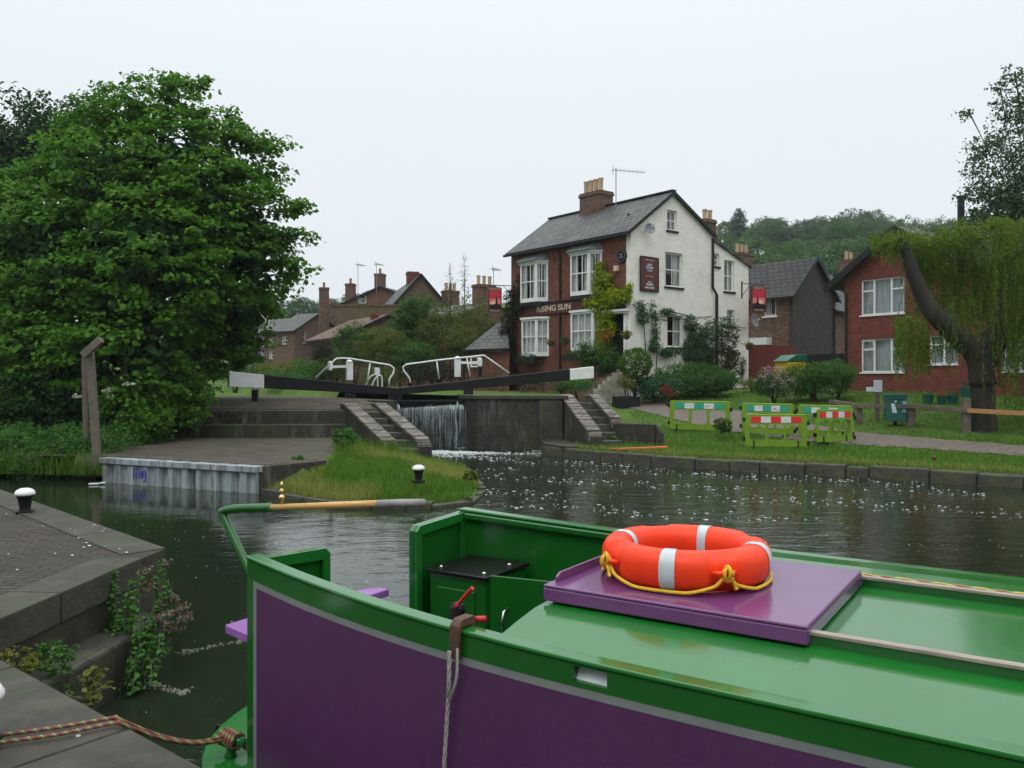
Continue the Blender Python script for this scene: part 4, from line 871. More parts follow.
# aerial on the roof, wires
def aerial(P, h, lab, rz=.3, L_=1.5):
    r = empty('tv_aerial', P, rz, lab, 'aerial', 'rooftop aerials'); MB().tube([(0, 0, -.3), (0, 0, h)], .022, 6).build('mast', M['dish'], r)
    m = MB(); m.tube([(-.2, 0, h-.1), (L_, 0, h-.1)], .014, 5); [m.tube([(x, -.28, h-.1), (x, .28, h-.1)], .009, 4) for x in np.linspace(-.1, L_-.05, 8)]; m.tube([(-.15, -.0, h-.35), (-.15, 0, h+.12)], .012, 4); m.build('antenna', M['dish'], r)
aerial(at(616, 201, 38.6), (at(0, 168, 38.6)-at(0, 201, 38.6)).z, 'tall aerial on the pub roof just right of its main chimney')
wr = MB(); P = [worldof(*p) for p in ((.05, -.03, 5.6), (1.6, -.03, 5.05), (3.2, -.03, 5.1), (5.5, -.03, 5.35))]; wr.tube(smooth_path(P, 5), .014, 5)
P = [worldof(*p) for p in ((5.7, .08, 5.2), (7, .08, 4.95), (8.3, .08, 4.9))]; wr.tube(smooth_path(P, 5), .014, 5); tag(wr.build('wall_cable', M['trim']), 'thin dark cable sagging along the white gable', 'cable')
# ---------------------------------------------------------------- generic gabled house
def gable_house(name, label, O, rz, w, l, ze, zr, wm, rm, zb=0., wins=(), xr=None, gm=None, over=.2, cat='house', group=None, chims=(), ends=True):
    r = empty(name, (O[0], O[1], 0), rz, label, cat, group); xr = w/2 if xr is None else xr
    gh = [rect(a, b, c, d) for s_, a, b, c, d, *k in wins if s_ == 'g']; sh = [rect(a, b, c, d) for s_, a, b, c, d, *k in wins if s_ == 's']
    MB().plate([(0, zb), (w, zb), (w, ze), (xr, zr), (0, ze)], gh, 0, .22, MY(0)).build('gable_wall', M[gm or wm], r)
    MB().plate([(0.225, zb), (l-.225, zb), (l-.225, ze), (.225, ze)], [[(u, v) for u, v in h] for h in sh], .004, .22, MX(0)).build('side_wall', M[wm], r)
    MB().plate([(.225, zb), (l-.225, zb), (l-.225, ze), (.225, ze)], [], w-.22, w-.004, MX(0)).build('back_wall', M[wm], r)
    MB().plate([(0, zb), (w, zb), (w, ze), (xr, zr), (0, ze)], [], l-.22, l, MY(0)).build('end_wall', M[wm], r)
    for s_, a, b, c, d, *k in wins:
        kw = dict(k[0]) if k else {}; window(r, MY(0) if s_ == 'g' else MX(0), a, c, b, d, **kw)
    k1 = (zr-ze)/xr; k2 = (zr-ze)/(w-xr); rf = MB()
    slab(rf, [(-over*1.3, -over, ze-over*1.3*k1+.08), (-over*1.3, l+over, ze-over*1.3*k1+.08), (xr, l+over, zr+.08), (xr, -over, zr+.08)], .08)
    slab(rf, [(xr, -over, zr+.078), (xr, l+over, zr+.078), (w+over*1.3, l+over, ze-over*1.3*k2+.08), (w+over*1.3, -over, ze-over*1.3*k2+.08)], .08)
    ro = rf.build('roof', M[rm], r)
    b = MB(); b.bar((-over*1.3, -over-.015, ze-over*1.3*k1-.01), (xr, -over-.015, zr-.01), .03, .16); b.bar((xr, -over-.015, zr-.01), (w+over*1.3, -over-.015, ze-over*1.3*k2-.01), .03, .16); b.build('bargeboard', M['trim'], ro)
    b = MB(); b.bar((-over*1.3-.05, -over, ze-over*1.3*k1), (-over*1.3-.05, l+over, ze-over*1.3*k1), .1, .09); b.build('gutter', M['trim'], ro)
    for (x0, y0, x1, y1, z1, np_, bm, pm) in chims:
        chimney(r, x0, y0, x1, y1, ze, z1, [((i+.5)/np_ if x1-x0 >= y1-y0 else .5, .5 if x1-x0 >= y1-y0 else (i+.5)/np_) for i in range(np_)], .5, bm, pm)
    return r
CF = Fr((15.06, 44, 0), PR); wq = wpx(CF.onx, (763.5, 299), (776.3, 315.5))
hsx = gable_house('cottage', 'small brown brick cottage with dark slate hung gable behind the pub', (15.06, 44), PR, 4.3, 8, 7.0, 9.05, 'brownbrick', 'tiles', 0, [('s', wq[0], wq[1], wq[2], wq[3], dict(cols=2, rows=1, sill='white'))], gm='greybrick')
a, b = CF.onx(751, 338.5), CF.onx(772, 342.5); MB().box((-.5, a[0]*1-.0, b[1]-.12), (-.02, b[0], a[1]+.0)).build('porch_fascia', M['white'], hsx)
MB().box((-.48, b[0]+.02, .9), (-.02, a[0]-.02, b[1]-.13)).build('porch', M['brownbrick'], hsx)
m = MB(); xg = 4.1; m.tube([(xg, -.08, 6.8), (xg, -.08, 2)], .05, 6); m.build('downpipe', M['trim'], hsx)
# link building between the cottage and the brick house
LF = (20.45, 48.35)
gable_house('brick_annexe', 'narrow brown brick annexe with tiled roof between cottage and brick house', LF, PR+math.pi/2, 3.6, 2.7, 6.5, 8.6, 'brownbrick', 'slatex', 0)
# the red brick house, right
hd = Vector((.556, -.831)); HR = math.atan2(hd.y, hd.x); HO = (14.6, 36); HF = Fr((14.6, 36, 0), HR)
# local x runs along the front wall to the right, y behind it; the wall faces -y
hh = empty('brick_house', (14.6, 36, 0), HR, 'two storey red brick house with white windows behind the willow', 'house')
hw = [wpx(HF.ony, (859.3, 280.6), (901.3, 312.8)), wpx(HF.ony, (861, 339.2), (904.2, 372)), wpx(HF.ony, (929.4, 335.8), (957.5, 363.9))]
zA = HF.ony(845, 277)[1]; xP, zP = HF.ony(899, 229); zE2 = zA-.1
hw[0] = (hw[1][0], hw[0][1], hw[1][2], hw[0][3]); hw.append((6.6, hw[1][1], 8.4, hw[1][3])); hw.append((6.6, hw[0][1], 8.4, hw[0][3]))
MB().plate([(0, .8), (13, .8), (13, zE2), (2*xP, zA), (xP, zP), (0, zA)], [rect(*q) for q in hw], 0, .25, MY(0)).build('front_wall', M['redbrick'], hh)
MB().box((0.004, .253, .8), (.25, 7.5, zA)).build('side_wall', M['redbrick'], hh); MB().box((12.75, .253, .8), (12.996, 7.5, zA)).build('side_wall', M['redbrick'], hh); MB().box((0.004, 7.503, .8), (12.996, 7.75, zA)).build('back_wall', M['redbrick'], hh)
for i, q in enumerate(hw):
    u0, z0, u1, z1 = q; big = u1-u0 > 1.5; mm = MY(0); b = MB(); fw = .06
    b.box((u0, z0, .06), (u0+fw, z1, .12), 0, mm); b.box((u1-fw, z0, .06), (u1, z1, .12), 0, mm); b.box((u0+fw, z0, .06), (u1-fw, z0+fw, .12), 0, mm); b.box((u0+fw, z1-fw, .06), (u1-fw, z1, .12), 0, mm)
    cs = (u0+(u1-u0)*.30, u0+(u1-u0)*.70) if big else (u0+(u1-u0)*.5,)
    for c in cs: b.box((c-.04, z0+fw, .062), (c+.04, z1-fw, .118), 0, mm)
    zt = z0+(z1-z0)*.68
    b.box((u0+fw, zt-.03, .064), (cs[0]-.042, zt+.03, .116), 0, mm); b.box((cs[-1]+.042, zt-.03, .064), (u1-fw, zt+.03, .116), 0, mm)
    b.box((u0-.05, z0-.06, -.05), (u1+.05, z0-.003, .1), 0, mm)
    wo_ = b.build('window', M['white'], hh); g_ = MB(); quad(g_, mm, u0+.03, u1-.03, z0+.03, z1-.03, .09); g_.build('pane', M['glass'], wo_)
    c_ = MB(); curtains(c_, mm, u0+.02, u1-.02, z0+.01, z1-.01, .2, True); c_.build('curtain', M['bluecurtain'], wo_)
    if i == 1:
        b = MB(); T = Matrix.Translation((u0+.06, .06, z1-.06)) @ Matrix.Rotation(R(28), 4, 'X'); ww = cs[0]-u0-.1
        for a_, b_ in (((0, -.05, -.40), (.05, -.01, 0)), ((ww-.05, -.05, -.40), (ww, -.01, 0)), ((.05, -.05, -.05), (ww-.05, -.01, 0)), ((.05, -.05, -.40), (ww-.05, -.01, -.35))): b.box(a_, b_, 0, T)
        b.build('open_sash', M['white'], wo_)
    lt = MB(); lt.box((u0-.1, z1+.003, -.012), (u1+.1, z1+.22, .02), 0, mm); lt.build('lintel', M['redbrick'], wo_)
rf = MB(); k1 = (zP-zA)/xP; ov = .35
slab(rf, [(-.75, -ov, zA-.75*k1+.12), (-.75, 8, zA-.75*k1+.12), (xP, 8, zP+.12), (xP, -ov, zP+.12)], .12)
slab(rf, [(xP, -ov, zP+.118), (xP, 4.2, zP+.118), (2*xP+.3, 4.2, zA-.3*k1+.12), (2*xP+.3, -ov, zA-.3*k1+.12)], .12)
zR2 = zP+.15
slab(rf, [(xP+.1, 3.7, zR2), (13.3, 3.7, zR2), (13.3, -.4, zE2-.1), (2*xP-.4, -.4, zE2-.1)], .1); slab(rf, [(xP-.2, 3.72, zR2-.01), (13.3, 3.72, zR2-.01), (13.3, 8, zE2-.1), (xP-.2, 8, zE2-.1)], .1)
ro = rf.build('roof', M['slatex'], hh)
b = MB(); b.bar((-.78, -ov-.03, zA-.78*k1-.02), (xP, -ov-.03, zP-.02), .05, .28); b.bar((xP, -ov-.03, zP-.02), (2*xP+.3, -ov-.03, zA-.3*k1-.02), .05, .28); b.build('bargeboard', M['trim'], ro)
b = MB(); b.tube([(-.4, -.2, zA-.3), (.12, -.08, zA-.75), (.12, -.08, 1.2)], .05, 8); b.build('downpipe', M['trim'], hh)
x_, z_ = HF.ony(961, 196, 3); b = MB(); b.lathe([(.14, zR2-.5), (.14, z_-.1), (.19, z_-.08), (.19, z_)], (x_, 3, 0), 10); b.build('flue', M['trim'], hh)
# chimneys of houses that show only over the roofs
def lone(px0, px1, pyt, Y, npots, lab, bm='farbrick', pm='pot', pm0=None):
    P = at((px0+px1)/2, pyt, Y); w = (px1-px0)/F*Y
    zb_ = (Z(P.x, P.y) or 2); r = empty('terrace_house', (P.x, P.y, 0), PR, lab, 'house'); ze_ = P.z-2.3; zr_ = P.z-1.2
    MB().plate([(-3, zb_), (3, zb_), (3, ze_), (0, zr_), (-3, ze_)], [], 0, .25, MY(0)).build('gable_wall', M['farbrick'], r)
    MB().box((-3, .255, zb_), (-2.8, 8, ze_)).build('side_wall', M['farbrick'], r); MB().box((2.8, .255, zb_), (3, 8, ze_)).build('side_wall', M['farbrick'], r)
    rf = MB(); k = (zr_-ze_)/3; slab(rf, [(-3.2, -.1, ze_-.2*k+.06), (-3.2, 8, ze_-.2*k+.06), (0, 8, zr_+.06), (0, -.1, zr_+.06)], .07); slab(rf, [(0, -.1, zr_+.058), (0, 8, zr_+.058), (3.2, 8, ze_-.2*k+.06), (3.2, -.1, ze_-.2*k+.06)], .07); rf.build('roof', M['slate'], r)
    chimney(r, -w/2, .3, w/2, 1.1, zr_-.8, P.z, [((i+.5)/npots, .5) for i in range(npots)], .6, bm, pm); return r
lone(739, 761, 252, 58, 3, 'house behind the cottage showing only its roof and wide chimney with tan pots')
lone(849, 866, 259, 60, 2, 'house behind the brick house showing one chimney with pale stub pots')
lone(480, 501, 284, 54, 3, 'house behind the left pub sign showing a dark chimney with three stub pots')
lone(448, 463, 290, 64, 3, 'house among the thin trees with a low dark chimney, left of the pub')
# outbuilding at the far end of the pub
OB = empty('outbuilding', (0, 0, 0), 0, 'low brick outbuilding with hipped slate roof against the left end of the pub', 'outbuilding')
A_, B_, T_ = at(464, 350.5, 41), at(509, 349, 39.4), at(507, 316, 43.4); A2 = at(462, 350, 46); B2 = at(517, 348, 46)
rf = MB(); rf.add([A_, B_, T_, A2, B2], [(0, 1, 2), (0, 2, 3), (1, 4, 2), (3, 2, 4)]); rf.add([p-Vector((0, 0, .07)) for p in (A_, B_, B2, A2)], [(0, 1, 2, 3)]); rf.build('roof', M['slatex'], OB)
m = MB(); zt = A_.z-.08; m.prism([(A_.x+.25, A_.y+.15), (B_.x, B_.y+.2), (B2.x, B2.y), (A2.x+.3, A2.y)], 1, zt); wo_ = m.build('wall', M['pubbrick'], OB)
w0, w1 = at(470, 356, 40.4), at(480, 367, 40.2); m = MB(); bars(m, MY(40.75), w0.x, w1.x+.2, w1.z, w0.z, -.06, 2, 2); m.build('window', M['white'], OB)
m = MB(); m.bar(A_, B_, .1, .1); m.build('gutter', M['trim'], OB)
# ---------------------------------------------------------------- houses beyond the lock, left
g2 = lambda px, Y: ((px-CX)/F*Y, Y)
zz1 = lambda py, Y: E-(py-HY)/F*Y
def fh_(name, lab, px, Y, rz, w, l, pye, pyr, wm, rm, wins=(), chims=(), **k):
    O = g2(px, Y); return gable_house(name, lab, O, rz, w, l, zz1(pye, Y), zz1(pyr, Y), wm, rm, -.5, wins, chims=chims, **k)
ze_, zr_ = zz1(303, 62), zz1(272, 62)
fh_('gabled_house', 'tall house with lichened brick gable above the bushes left of the pub', 395, 62, .28, 3.9, 13, 303, 273.5, 'farbrick', 'slate', [('s', 3, ze_-1.1, 4.2, ze_-.2, dict(cols=1))], gm='mossbrick', chims=[(1.3, 2.2, 2.2, 3.0, zz1(270.5, 64), 0, 'redbrick', 'redpot')])
lw_ = empty('garden_wall', (0, 0, 0), 0, 'long lichened brick wall running left from the gabled house', 'wall'); m = MB(); a, b = at(336, 304.5, 60), at(399, 304.5, 60); m.box((a.x, 60, 2), (b.x, 60.3, a.z-.12)); m.box((a.x-.05, 59.95, a.z-.118), (b.x+.05, 60.35, a.z)); m.build('brickwork', M['mossbrick'], lw_)
Yt = 78
cz = lambda py: zz1(py, Yt)
fh_('terrace_house', 'brick terrace row with slate roof and tall chimneys behind the long wall', 337, Yt, -.25, 9, 9, 306, 288, 'farbrick', 'slatex', [('g', 2.2, cz(304), 3.0, cz(296), dict(cols=1))],
    chims=[(.6, .5, 1.35, 1.3, cz(283), 1, 'farbrick', 'redpot'), (3.6, .5, 4.4, 1.4, cz(274), 1, 'farbrick', 'redpot'), (2.7, 2, 3.2, 2.6, cz(289), 1, 'farbrick', 'redpot')])
fh_('tiled_house', 'low house with reddish clay tile roof in front of the long wall', 343, 52, .55, 6, 7, 336, 313.5, 'brownbrick', 'redtile', chims=[(2.2, .5, 2.6, .9, zz1(311, 52), 0, 'redbrick', 'redpot')])
fh_('brick_terrace', 'brown brick gable with a tall narrow white window, right of the far roofs', 294.5, 84, .9, 6, 3.6, 330, 312, 'farbrick', 'slate', [('g', 1.0, zz1(343, 84), 1.45, zz1(330, 84), dict(cols=1)), ('g', 3.8, zz1(343, 84), 4.2, zz1(334, 84), dict(cols=1)), ('s', 1.2, zz1(344, 84), 2.2, zz1(336, 84))], chims=[(4.9, .5, 5.7, 1.3, zz1(300, 84), 1, 'farbrick', 'redpot')])
fh_('brick_terrace', 'brown brick house with a white panel window just left of the brick gable', 277, 90, .9, 5.5, 4, 331, 317, 'farbrick', 'slate', [('g', .7, zz1(348, 92), 1.3, zz1(334, 92), dict(cols=1)), ('s', .6, zz1(346, 90), 1.6, zz1(338, 90)), ('s', 2.3, zz1(346, 90), 3.3, zz1(338, 90)), ('s', .6, zz1(359, 90), 1.6, zz1(351, 90)), ('s', 2.3, zz1(359, 90), 3.3, zz1(351, 90))], chims=[(3.2, -.6, 4.1, .3, zz1(327, 92), 0, 'farbrick', 'pot')])
fh_('brick_terrace', 'far row with long grey slate roof and small white windows by the big tree', 262, 104, 1.05, 4.5, 22, 338, 323, 'farbrick', 'slate', [('g', .6, zz1(349, 104), 1.9, zz1(340, 104), dict(cols=2)), ('s', 3, zz1(350, 104), 4.4, zz1(341, 104)), ('s', 8, zz1(350, 104), 9.4, zz1(341, 104))])
fh_('rendered_house', 'distant white walled house glimpsed through the edge of the big tree', 235, 120, .6, 6, 6, 318, 308, 'render', 'slate')
m = MB(); P_ = at(324, 300, 80)
chimney_ = empty('chimney_stack', (P_.x, P_.y, 0), .3, 'lone tall brick chimney left of the long lichened wall', 'chimney'); chimney(chimney_, -.45, -.45, .45, .45, 4, P_.z+1.2, [(.5, .5)], .5, 'farbrick', 'redpot')
for px, py, Y, h, lb in ((376.5, 290, 66, 2.2, 'thin aerial among the tall chimneys over the lichened wall'), (358, 300, 67, 3.0, 'bent aerial left of the tall terrace chimneys'), (493.5, 284, 54, 1.1, 'short aerial beside the three stub pots left of the pub')): aerial(at(px, py, Y), h, lb, 1.2, 1.0)
# mosaic of small things beside the buildings
def boardfence(name, lab, a, b, h, mt, zb):
    a, b = Vector(a), Vector(b); d = b-a; r = empty(name, (a.x, a.y, zb), math.atan2(d.y, d.x), lab, 'fence'); m = MB(); L_ = d.length; x = 0
    while x < L_: m.box((x, -.01, 0), (x+.14, .012, h+random.uniform(-.01, .01))); x += .15
    m.build('boards', M[mt], r); m = MB(); m.box((0, .014, h*.2), (L_, .06, h*.2+.07)); m.box((0, .014, h*.8), (L_, .06, h*.8+.07)); m.build('rail', M[mt], r)
zf = at(0, 346, 42)[2]; p, q = g2(748, 42.6), g2(794, 41.2); boardfence('timber_fence', 'dark red timber fence between the pub and the grey gable', p, q, zf-1.9, 'redfence', 1.9)
p, q = g2(794, 43.0), g2(846, 39.8); boardfence('timber_fence', 'black stained timber fence behind the leafy hedge', p, q, 1.75, 'trim', 1.9)
# ================================================================ THE BOAT
BU = Vector((.8366, -.5479)); BR = math.atan2(BU.y, BU.x); CM = 3.487
bn = Vector((.5479, .8366)); BO = Vector((bn.x*CM, bn.y*CM, 0))
boat = empty('narrowboat', BO, BR, 'green and purple narrowboat moored in the foreground, open stern cockpit', 'boat')
W0 = 1.0735; ZT = 1.50
def bw(t, sgn):     # half width, sheer at distance t aft of amidships
    return W0-.051*max(0, t-1.3)**2, ZT+.015*max(0, t-.8)**2
def bp(t, sgn, z, inset=0): h, _ = bw(t, sgn); return Vector((-t, sgn*(h-inset), z))
TE = 3.23; ts = [TE-i*.12 for i in range(20)]+[.8, .3, -.4, -1.2, -2.4, -4, -6.5]
def strip(sgn, f0, f1, off, th, t0=TE, t1=-6.5):       # wall strip following the boat's side, between two heights
    m = MB(); T = [t0]+[t for t in ts if t1+.01 < t < t0-.01]+[t1]
    vs = []
    for t in T:
        _, zt = bw(t, sgn); a, b = f0(t, zt), f1(t, zt)
        vs += [bp(t, sgn, a, off), bp(t, sgn, b, off), bp(t, sgn, b, off+th), bp(t, sgn, a, off+th)]
    n = len(T); fs = []
    for i in range(n-1):
        for j in range(4): fs.append((4*i+j, 4*i+(j+1) % 4, 4*i+4+(j+1) % 4, 4*i+4+j))
    fs += [(0, 1, 2, 3), tuple(4*(n-1)+j for j in range(4))]; return m.add(vs, fs)
GB = lambda t: .088+.012*sm((t-1)/2); ZG = .50
for sgn in (-1, 1):
    lab = 'cabin_side'
    # outer skin painted in three fields; the end strip is kept green and grey like the photo
    pu = strip(sgn, lambda t, z: ZG, lambda t, z: z-GB(t)-.030, .003, .02, TE-.085).build('cabin_side', M['purple'], boat, smooth=False)
    gl = strip(sgn, lambda t, z: z-GB(t)-.030, lambda t, z: z-GB(t), .002, .02, TE-.055)
    e = strip(sgn, lambda t, z: ZG, lambda t, z: z-GB(t)-.030, .002, .02, TE-.055, TE-.085); gl.add(e.v, e.f); gl.build('coach_line', M['greyline'], boat)
    gb = MB()
    HT = (1.21, 1.335)      # slot cut through the band for a mooring line
    if sgn < 0:
        a = strip(sgn, lambda t, z: z-GB(t), lambda t, z: z-.012, .001, .045, TE, HT[1]); gb.add(a.v, a.f)
        a = strip(sgn, lambda t, z: z-GB(t), lambda t, z: z-.012, .001, .045, HT[0], -6.5); gb.add(a.v, a.f)
        a = strip(sgn, lambda t, z: z-GB(t), lambda t, z: z-.070, .001, .045, HT[1], HT[0]); gb.add(a.v, a.f)
        a = strip(sgn, lambda t, z: z-.018, lambda t, z: z-.012, .001, .045, HT[1], HT[0]); gb.add(a.v, a.f)
    if sgn < 0:
        sc_ = MB(); p0, p1 = bp(HT[1], -1, ZT-.068, .02), bp(HT[0], -1, ZT-.068, .02); sc_.add([p0, p1, p1+Vector((0, .03, .045)), p0+Vector((0, .03, .045))], [(0, 1, 2, 3)]); sc_.build('slot_bright_panel', M['tape'], boat)  # pale panel added behind the slot: sky-lit roof put into its colour
    else: a = strip(sgn, lambda t, z: z-GB(t), lambda t, z: z-.012, .001, .045); gb.add(a.v, a.f)
    e = strip(sgn, lambda t, z: ZG, lambda t, z: z-GB(t), .001, .045, TE, TE-.055); gb.add(e.v, e.f)
    gb.build('gunwale_band', M['green'], boat)
    # inner lining of the cockpit and rolled top edge
    ln = strip(sgn, lambda t, z: ZG-.1, lambda t, z: z-.014, .050, .015, TE-.02, 1.55).build('cockpit_lining', M['green'], boat)
    strip(sgn, lambda t, z: z-.010, lambda t, z: z+.008, -.006, .072 if sgn < 0 else .078, TE+.004).build('top_edge', M['roofgreen'], boat, bevel=.006)
    if sgn > 0: strip(sgn, lambda t, z: z-.05, lambda t, z: z-.012, .07, .03, TE-.05, -6.5).build('inner_rail', M['green'], boat, bevel=.008)
    # hull below
    h = MB(); T = [3.0, 2.4, 1.5, .5, -1, -3, -6.5, -8.2, -9.3]; vs = []
    for t in T:
        b = W0+.05-.05*max(0, t-2.3)**2; b = b*(1-max(0, (-t-7)/2.3)**2*.97)
        vs += [Vector((-t, sgn*b, -.6)), Vector((-t, sgn*b, ZG-.03)), Vector((-t, sgn*(b-.2), ZG-.03)), Vector((-t, sgn*(b-.2), -.6))]
    n = len(T); h.add(vs, [(4*i+j, 4*i+(j+1) % 4, 4*i+4+(j+1) % 4, 4*i+4+j) for i in range(n-1) for j in range(4)]+[(0, 1, 2, 3), (4*n-4, 4*n-3, 4*n-2, 4*n-1)])
    h.build('hull_side', M['black'], boat)
    g_ = MB(); vs = []
    for t in T[:7]:
        b = W0+.06-.05*max(0, t-2.3)**2; vs += [Vector((-t, sgn*(b+.012), ZG-.06)), Vector((-t, sgn*(b+.012), ZG)), Vector((-t, sgn*(b-.25), ZG)), Vector((-t, sgn*(b-.25), ZG-.06))]
    n = 7; g_.add(vs, [(4*i+j, 4*i+(j+1) % 4, 4*i+4+(j+1) % 4, 4*i+4+j) for i in range(n-1) for j in range(4)]+[(0, 1, 2, 3), (4*n-4, 4*n-3, 4*n-2, 4*n-1)]); g_.build('gunwale', M['roofgreen'], boat)
# rounded stern deck
def stern(z0, z1, a, w, mt, name, tb=3.0):
    pts = [(-tb, w)]+[(-(tb+a*math.sin(math.pi*i/24)), w*math.cos(math.pi*i/24)) for i in range(1, 24)]+[(-tb, -w)]
    return MB().prism(pts, z0, z1).build(name, M[mt], boat, bevel=.01)
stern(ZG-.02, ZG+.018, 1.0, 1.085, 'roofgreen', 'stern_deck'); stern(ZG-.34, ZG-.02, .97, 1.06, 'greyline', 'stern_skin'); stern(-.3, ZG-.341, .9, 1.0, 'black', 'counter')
MB().box((-3.02, -.95, .44), (-1.6, .95, .49)).build('cockpit_floor', M['black'], boat)
# stern wings either side of the opening
for sgn, yin in ((-1, -.377), (1, .333)):
    h, zt = bw(TE, sgn); yo = sgn*(h-.05); zi = zt-.035
    o = [(yo, ZG+.02), (yin, ZG+.02), (yin, zi-.03), (yin+sgn*.03, zi), (yo, zt-.012)]
    inner = [(yo-sgn*.05, ZG+.1), (yin+sgn*.05, ZG+.1), (yin+sgn*.05, zi-.06), (yo-sgn*.05, zt-.07)]
    MB().plate(o, [], -TE, -TE+.02, MX(0)).build('stern_wing', M['green'], boat)
    fr = MB(); fr.plate(o, [inner], -TE+.0205, -TE+.045, MX(0)); fr.plate(o, [inner], -TE-.02, -TE-.0005, MX(0)); fr.build('wing_frame', M['roofgreen'], boat, bevel=.004)
# cabin roof with gentle camber, near part and part beyond the hatch
rt = 1.68; m = MB(); T = [rt, 1.2, .6, 0, -1, -2.5, -4.5, -6.5]; Yv = list(np.linspace(-1, 1, 17)); rows = []
cz_ = lambda y: ZT-.012+.072*min(1, max(0, (1-abs(y)/W0)/.33))**.75
for t in T:
    h, _ = bw(t, 1)
    for y in Yv: yy = y*(h-.045); m.v.append((-t, yy, cz_(yy)))
    for y in Yv: yy = y*(h-.045); m.v.append((-t, yy, cz_(yy)-.03))
k = len(Yv)
for i in range(len(T)-1):
    for j in range(k-1):
        a = i*2*k+j; m.f += [(a, a+1, a+1+2*k, a+2*k), (a+k, a+k+2*k, a+k+1+2*k, a+k+1)]; m.m += [0, 0]
for j in range(k-1): m.f.append((j, j+k, j+k+1, j+1)); m.m.append(0)
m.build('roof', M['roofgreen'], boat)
MB().box((-rt+.01, -1.0, .5), (-rt+.03, -.72, 1.46)).build('cabin_bulkhead', M['green'], boat); MB().box((-rt+.01, .28, .5), (-rt+.03, 1.0, 1.46)).build('cabin_bulkhead', M['green'], boat)
MB().box((6.4, -1.0, .45), (6.45, 1.0, 1.5)).build('fore_bulkhead', M['green'], boat)
# sliding hatch and its two rails
y0, y1 = 2.79-CM, 3.735-CM; hz0, hz1 = 1.572, 1.632
hx0, hx1 = -1.68, -.665
hb = MB(); hb.box((hx0, y0, hz1-.012), (hx1, y1, hz1)); hb.box((hx0, y0, hz0-.005), (hx1, y0+.012, hz1-.0125)); hb.box((hx0, y1-.012, hz0-.005), (hx1, y1, hz1-.0125)); hb.box((hx1-.012, y0+.0125, hz0-.005), (hx1, y1-.0125, hz1-.0125)); hb.box((hx0, y0+.0125, hz0+.005), (hx0+.012, y1-.0125, hz1-.0125))
ho = hb.build('sliding_hatch', M['hatch'], boat, bevel=.007)
lp = MB(); lp.plate([(y0+.06, hz1), (y1-.06, hz1), (y1-.06, hz1+.02), (y1-.09, hz1+.035), (y0+.09, hz1+.035), (y0+.06, hz1+.02)], [], hx0+.02, hx0+.032, MX(0)); lp.build('hatch_lip', M['hatch'], ho, bevel=.003)
for yc in (2.848-CM, 3.757-CM):
    MB().box((-1.66, yc-.012, cz_(yc)-.005), (6.3, yc+.012, 1.590)).build('rail_upstand', M['green'], boat)
    MB().box((hx1-.05, yc-.017, 1.591), (6.3, yc+.017, 1.605)).build('hatch_rail', M['railwood'], boat, bevel=.003)
# things built into the cockpit
L0 = MB(); L0.box((-3.14, 3.885-CM, .45), (-2.73, 4.33-CM, 1.272)); lo = L0.build('locker', M['green'], boat, bevel=.008)
MB().box((-3.16, 3.865-CM, 1.274), (-2.71, 4.34-CM, 1.300)).build('locker_lid', M['blackgloss'], lo, bevel=.006)
b = MB(); [b.lathe([(.014, 0), (.014, .008), (.005, .014)], (x, y, 1.300), 10) for x, y in ((-3.09, 3.93-CM), (-2.77, 3.93-CM), (-2.77, 4.2-CM))]; b.build('lid_stud', M['steel'], lo)
MB().box((-3.08, 3.874-CM, .6), (-2.80, 3.884-CM, 1.20)).build('locker_door', M['green'], lo, bevel=.004)
p_, q_ = Vector((-2.70, 3.90-CM, 0)), Vector((-1.64, 4.10-CM, 0)); dd = (q_-p_).normalized(); ps = MB(); ps.bar(p_+Vector((0, 0, .88)), q_+Vector((0, 0, .88)), .02, .86); po = ps.build('side_panel', M['green'], boat, bevel=.004)
hd_ = p_+dd*.10+Vector((.01, -.03, 1.05)); hm = MB(); hm.tube([hd_+Vector((0, .02, .08)), hd_+Vector((0, -.02, .07)), hd_+Vector((0, -.03, 0)), hd_+Vector((0, -.02, -.07)), hd_+Vector((0, .02, -.08))], .009, 8); hm.build('handle', M['steel'], po, smooth=True)
MB().box((-2.68, 4.12-CM, .45), (-1.7, 4.36-CM, .95)).build('side_bench', M['green'], boat)
# speed lever pedestal on the near lining
bf = Fr(BO, BR)
def onboatx(px, py, c): y, z = bf.onx(px, py, c); return Vector((c, y, z))
def onboaty(px, py, c): x, z = bf.ony(px, py, c); return Vector((x, c, z))
cc = -.80; pt = onboaty(457.5, 609, cc); m = MB(); m.lathe([(.03, -.10), (.034, 0), (.028, .02), (.012, .028)], pt, 14, ax=(0, .35, 1)); m.box((pt.x-.035, pt.y-.035, .5), (pt.x+.035, pt.y+.02, pt.z-.06)); lv = m.build('control_pedestal', M['black'], boat)
tp = onboaty(472.5, 588, cc); b0 = pt+Vector((0, 0, .02)); m = MB(); m.tube([b0, b0.lerp(tp, .5), tp], [.006, .008, .009], 8); t2 = onboaty(456, 605, cc-.05); m.tube([b0, t2], .008, 8); m.build('speed_lever', M['red'], lv)
# bench board across the stern, on two posts
bd = [(-3.30, 2.66-CM), (-3.30, 3.70-CM), (-3.36, 3.70-CM), (-3.42, 3.62-CM), (-3.46, 3.3-CM), (-3.52, 2.95-CM), (-3.52, 2.70-CM)]
so_ = MB().prism(bd, 1.145, 1.19).build('stern_board', M['lilac'], boat, bevel=.006); m = MB(); [m.tube([(-3.38, y, ZG), (-3.38, y, 1.144)], .022, 8) for y in (3.0-CM, 3.5-CM)]; m.build('board_post', M['green'], so_)
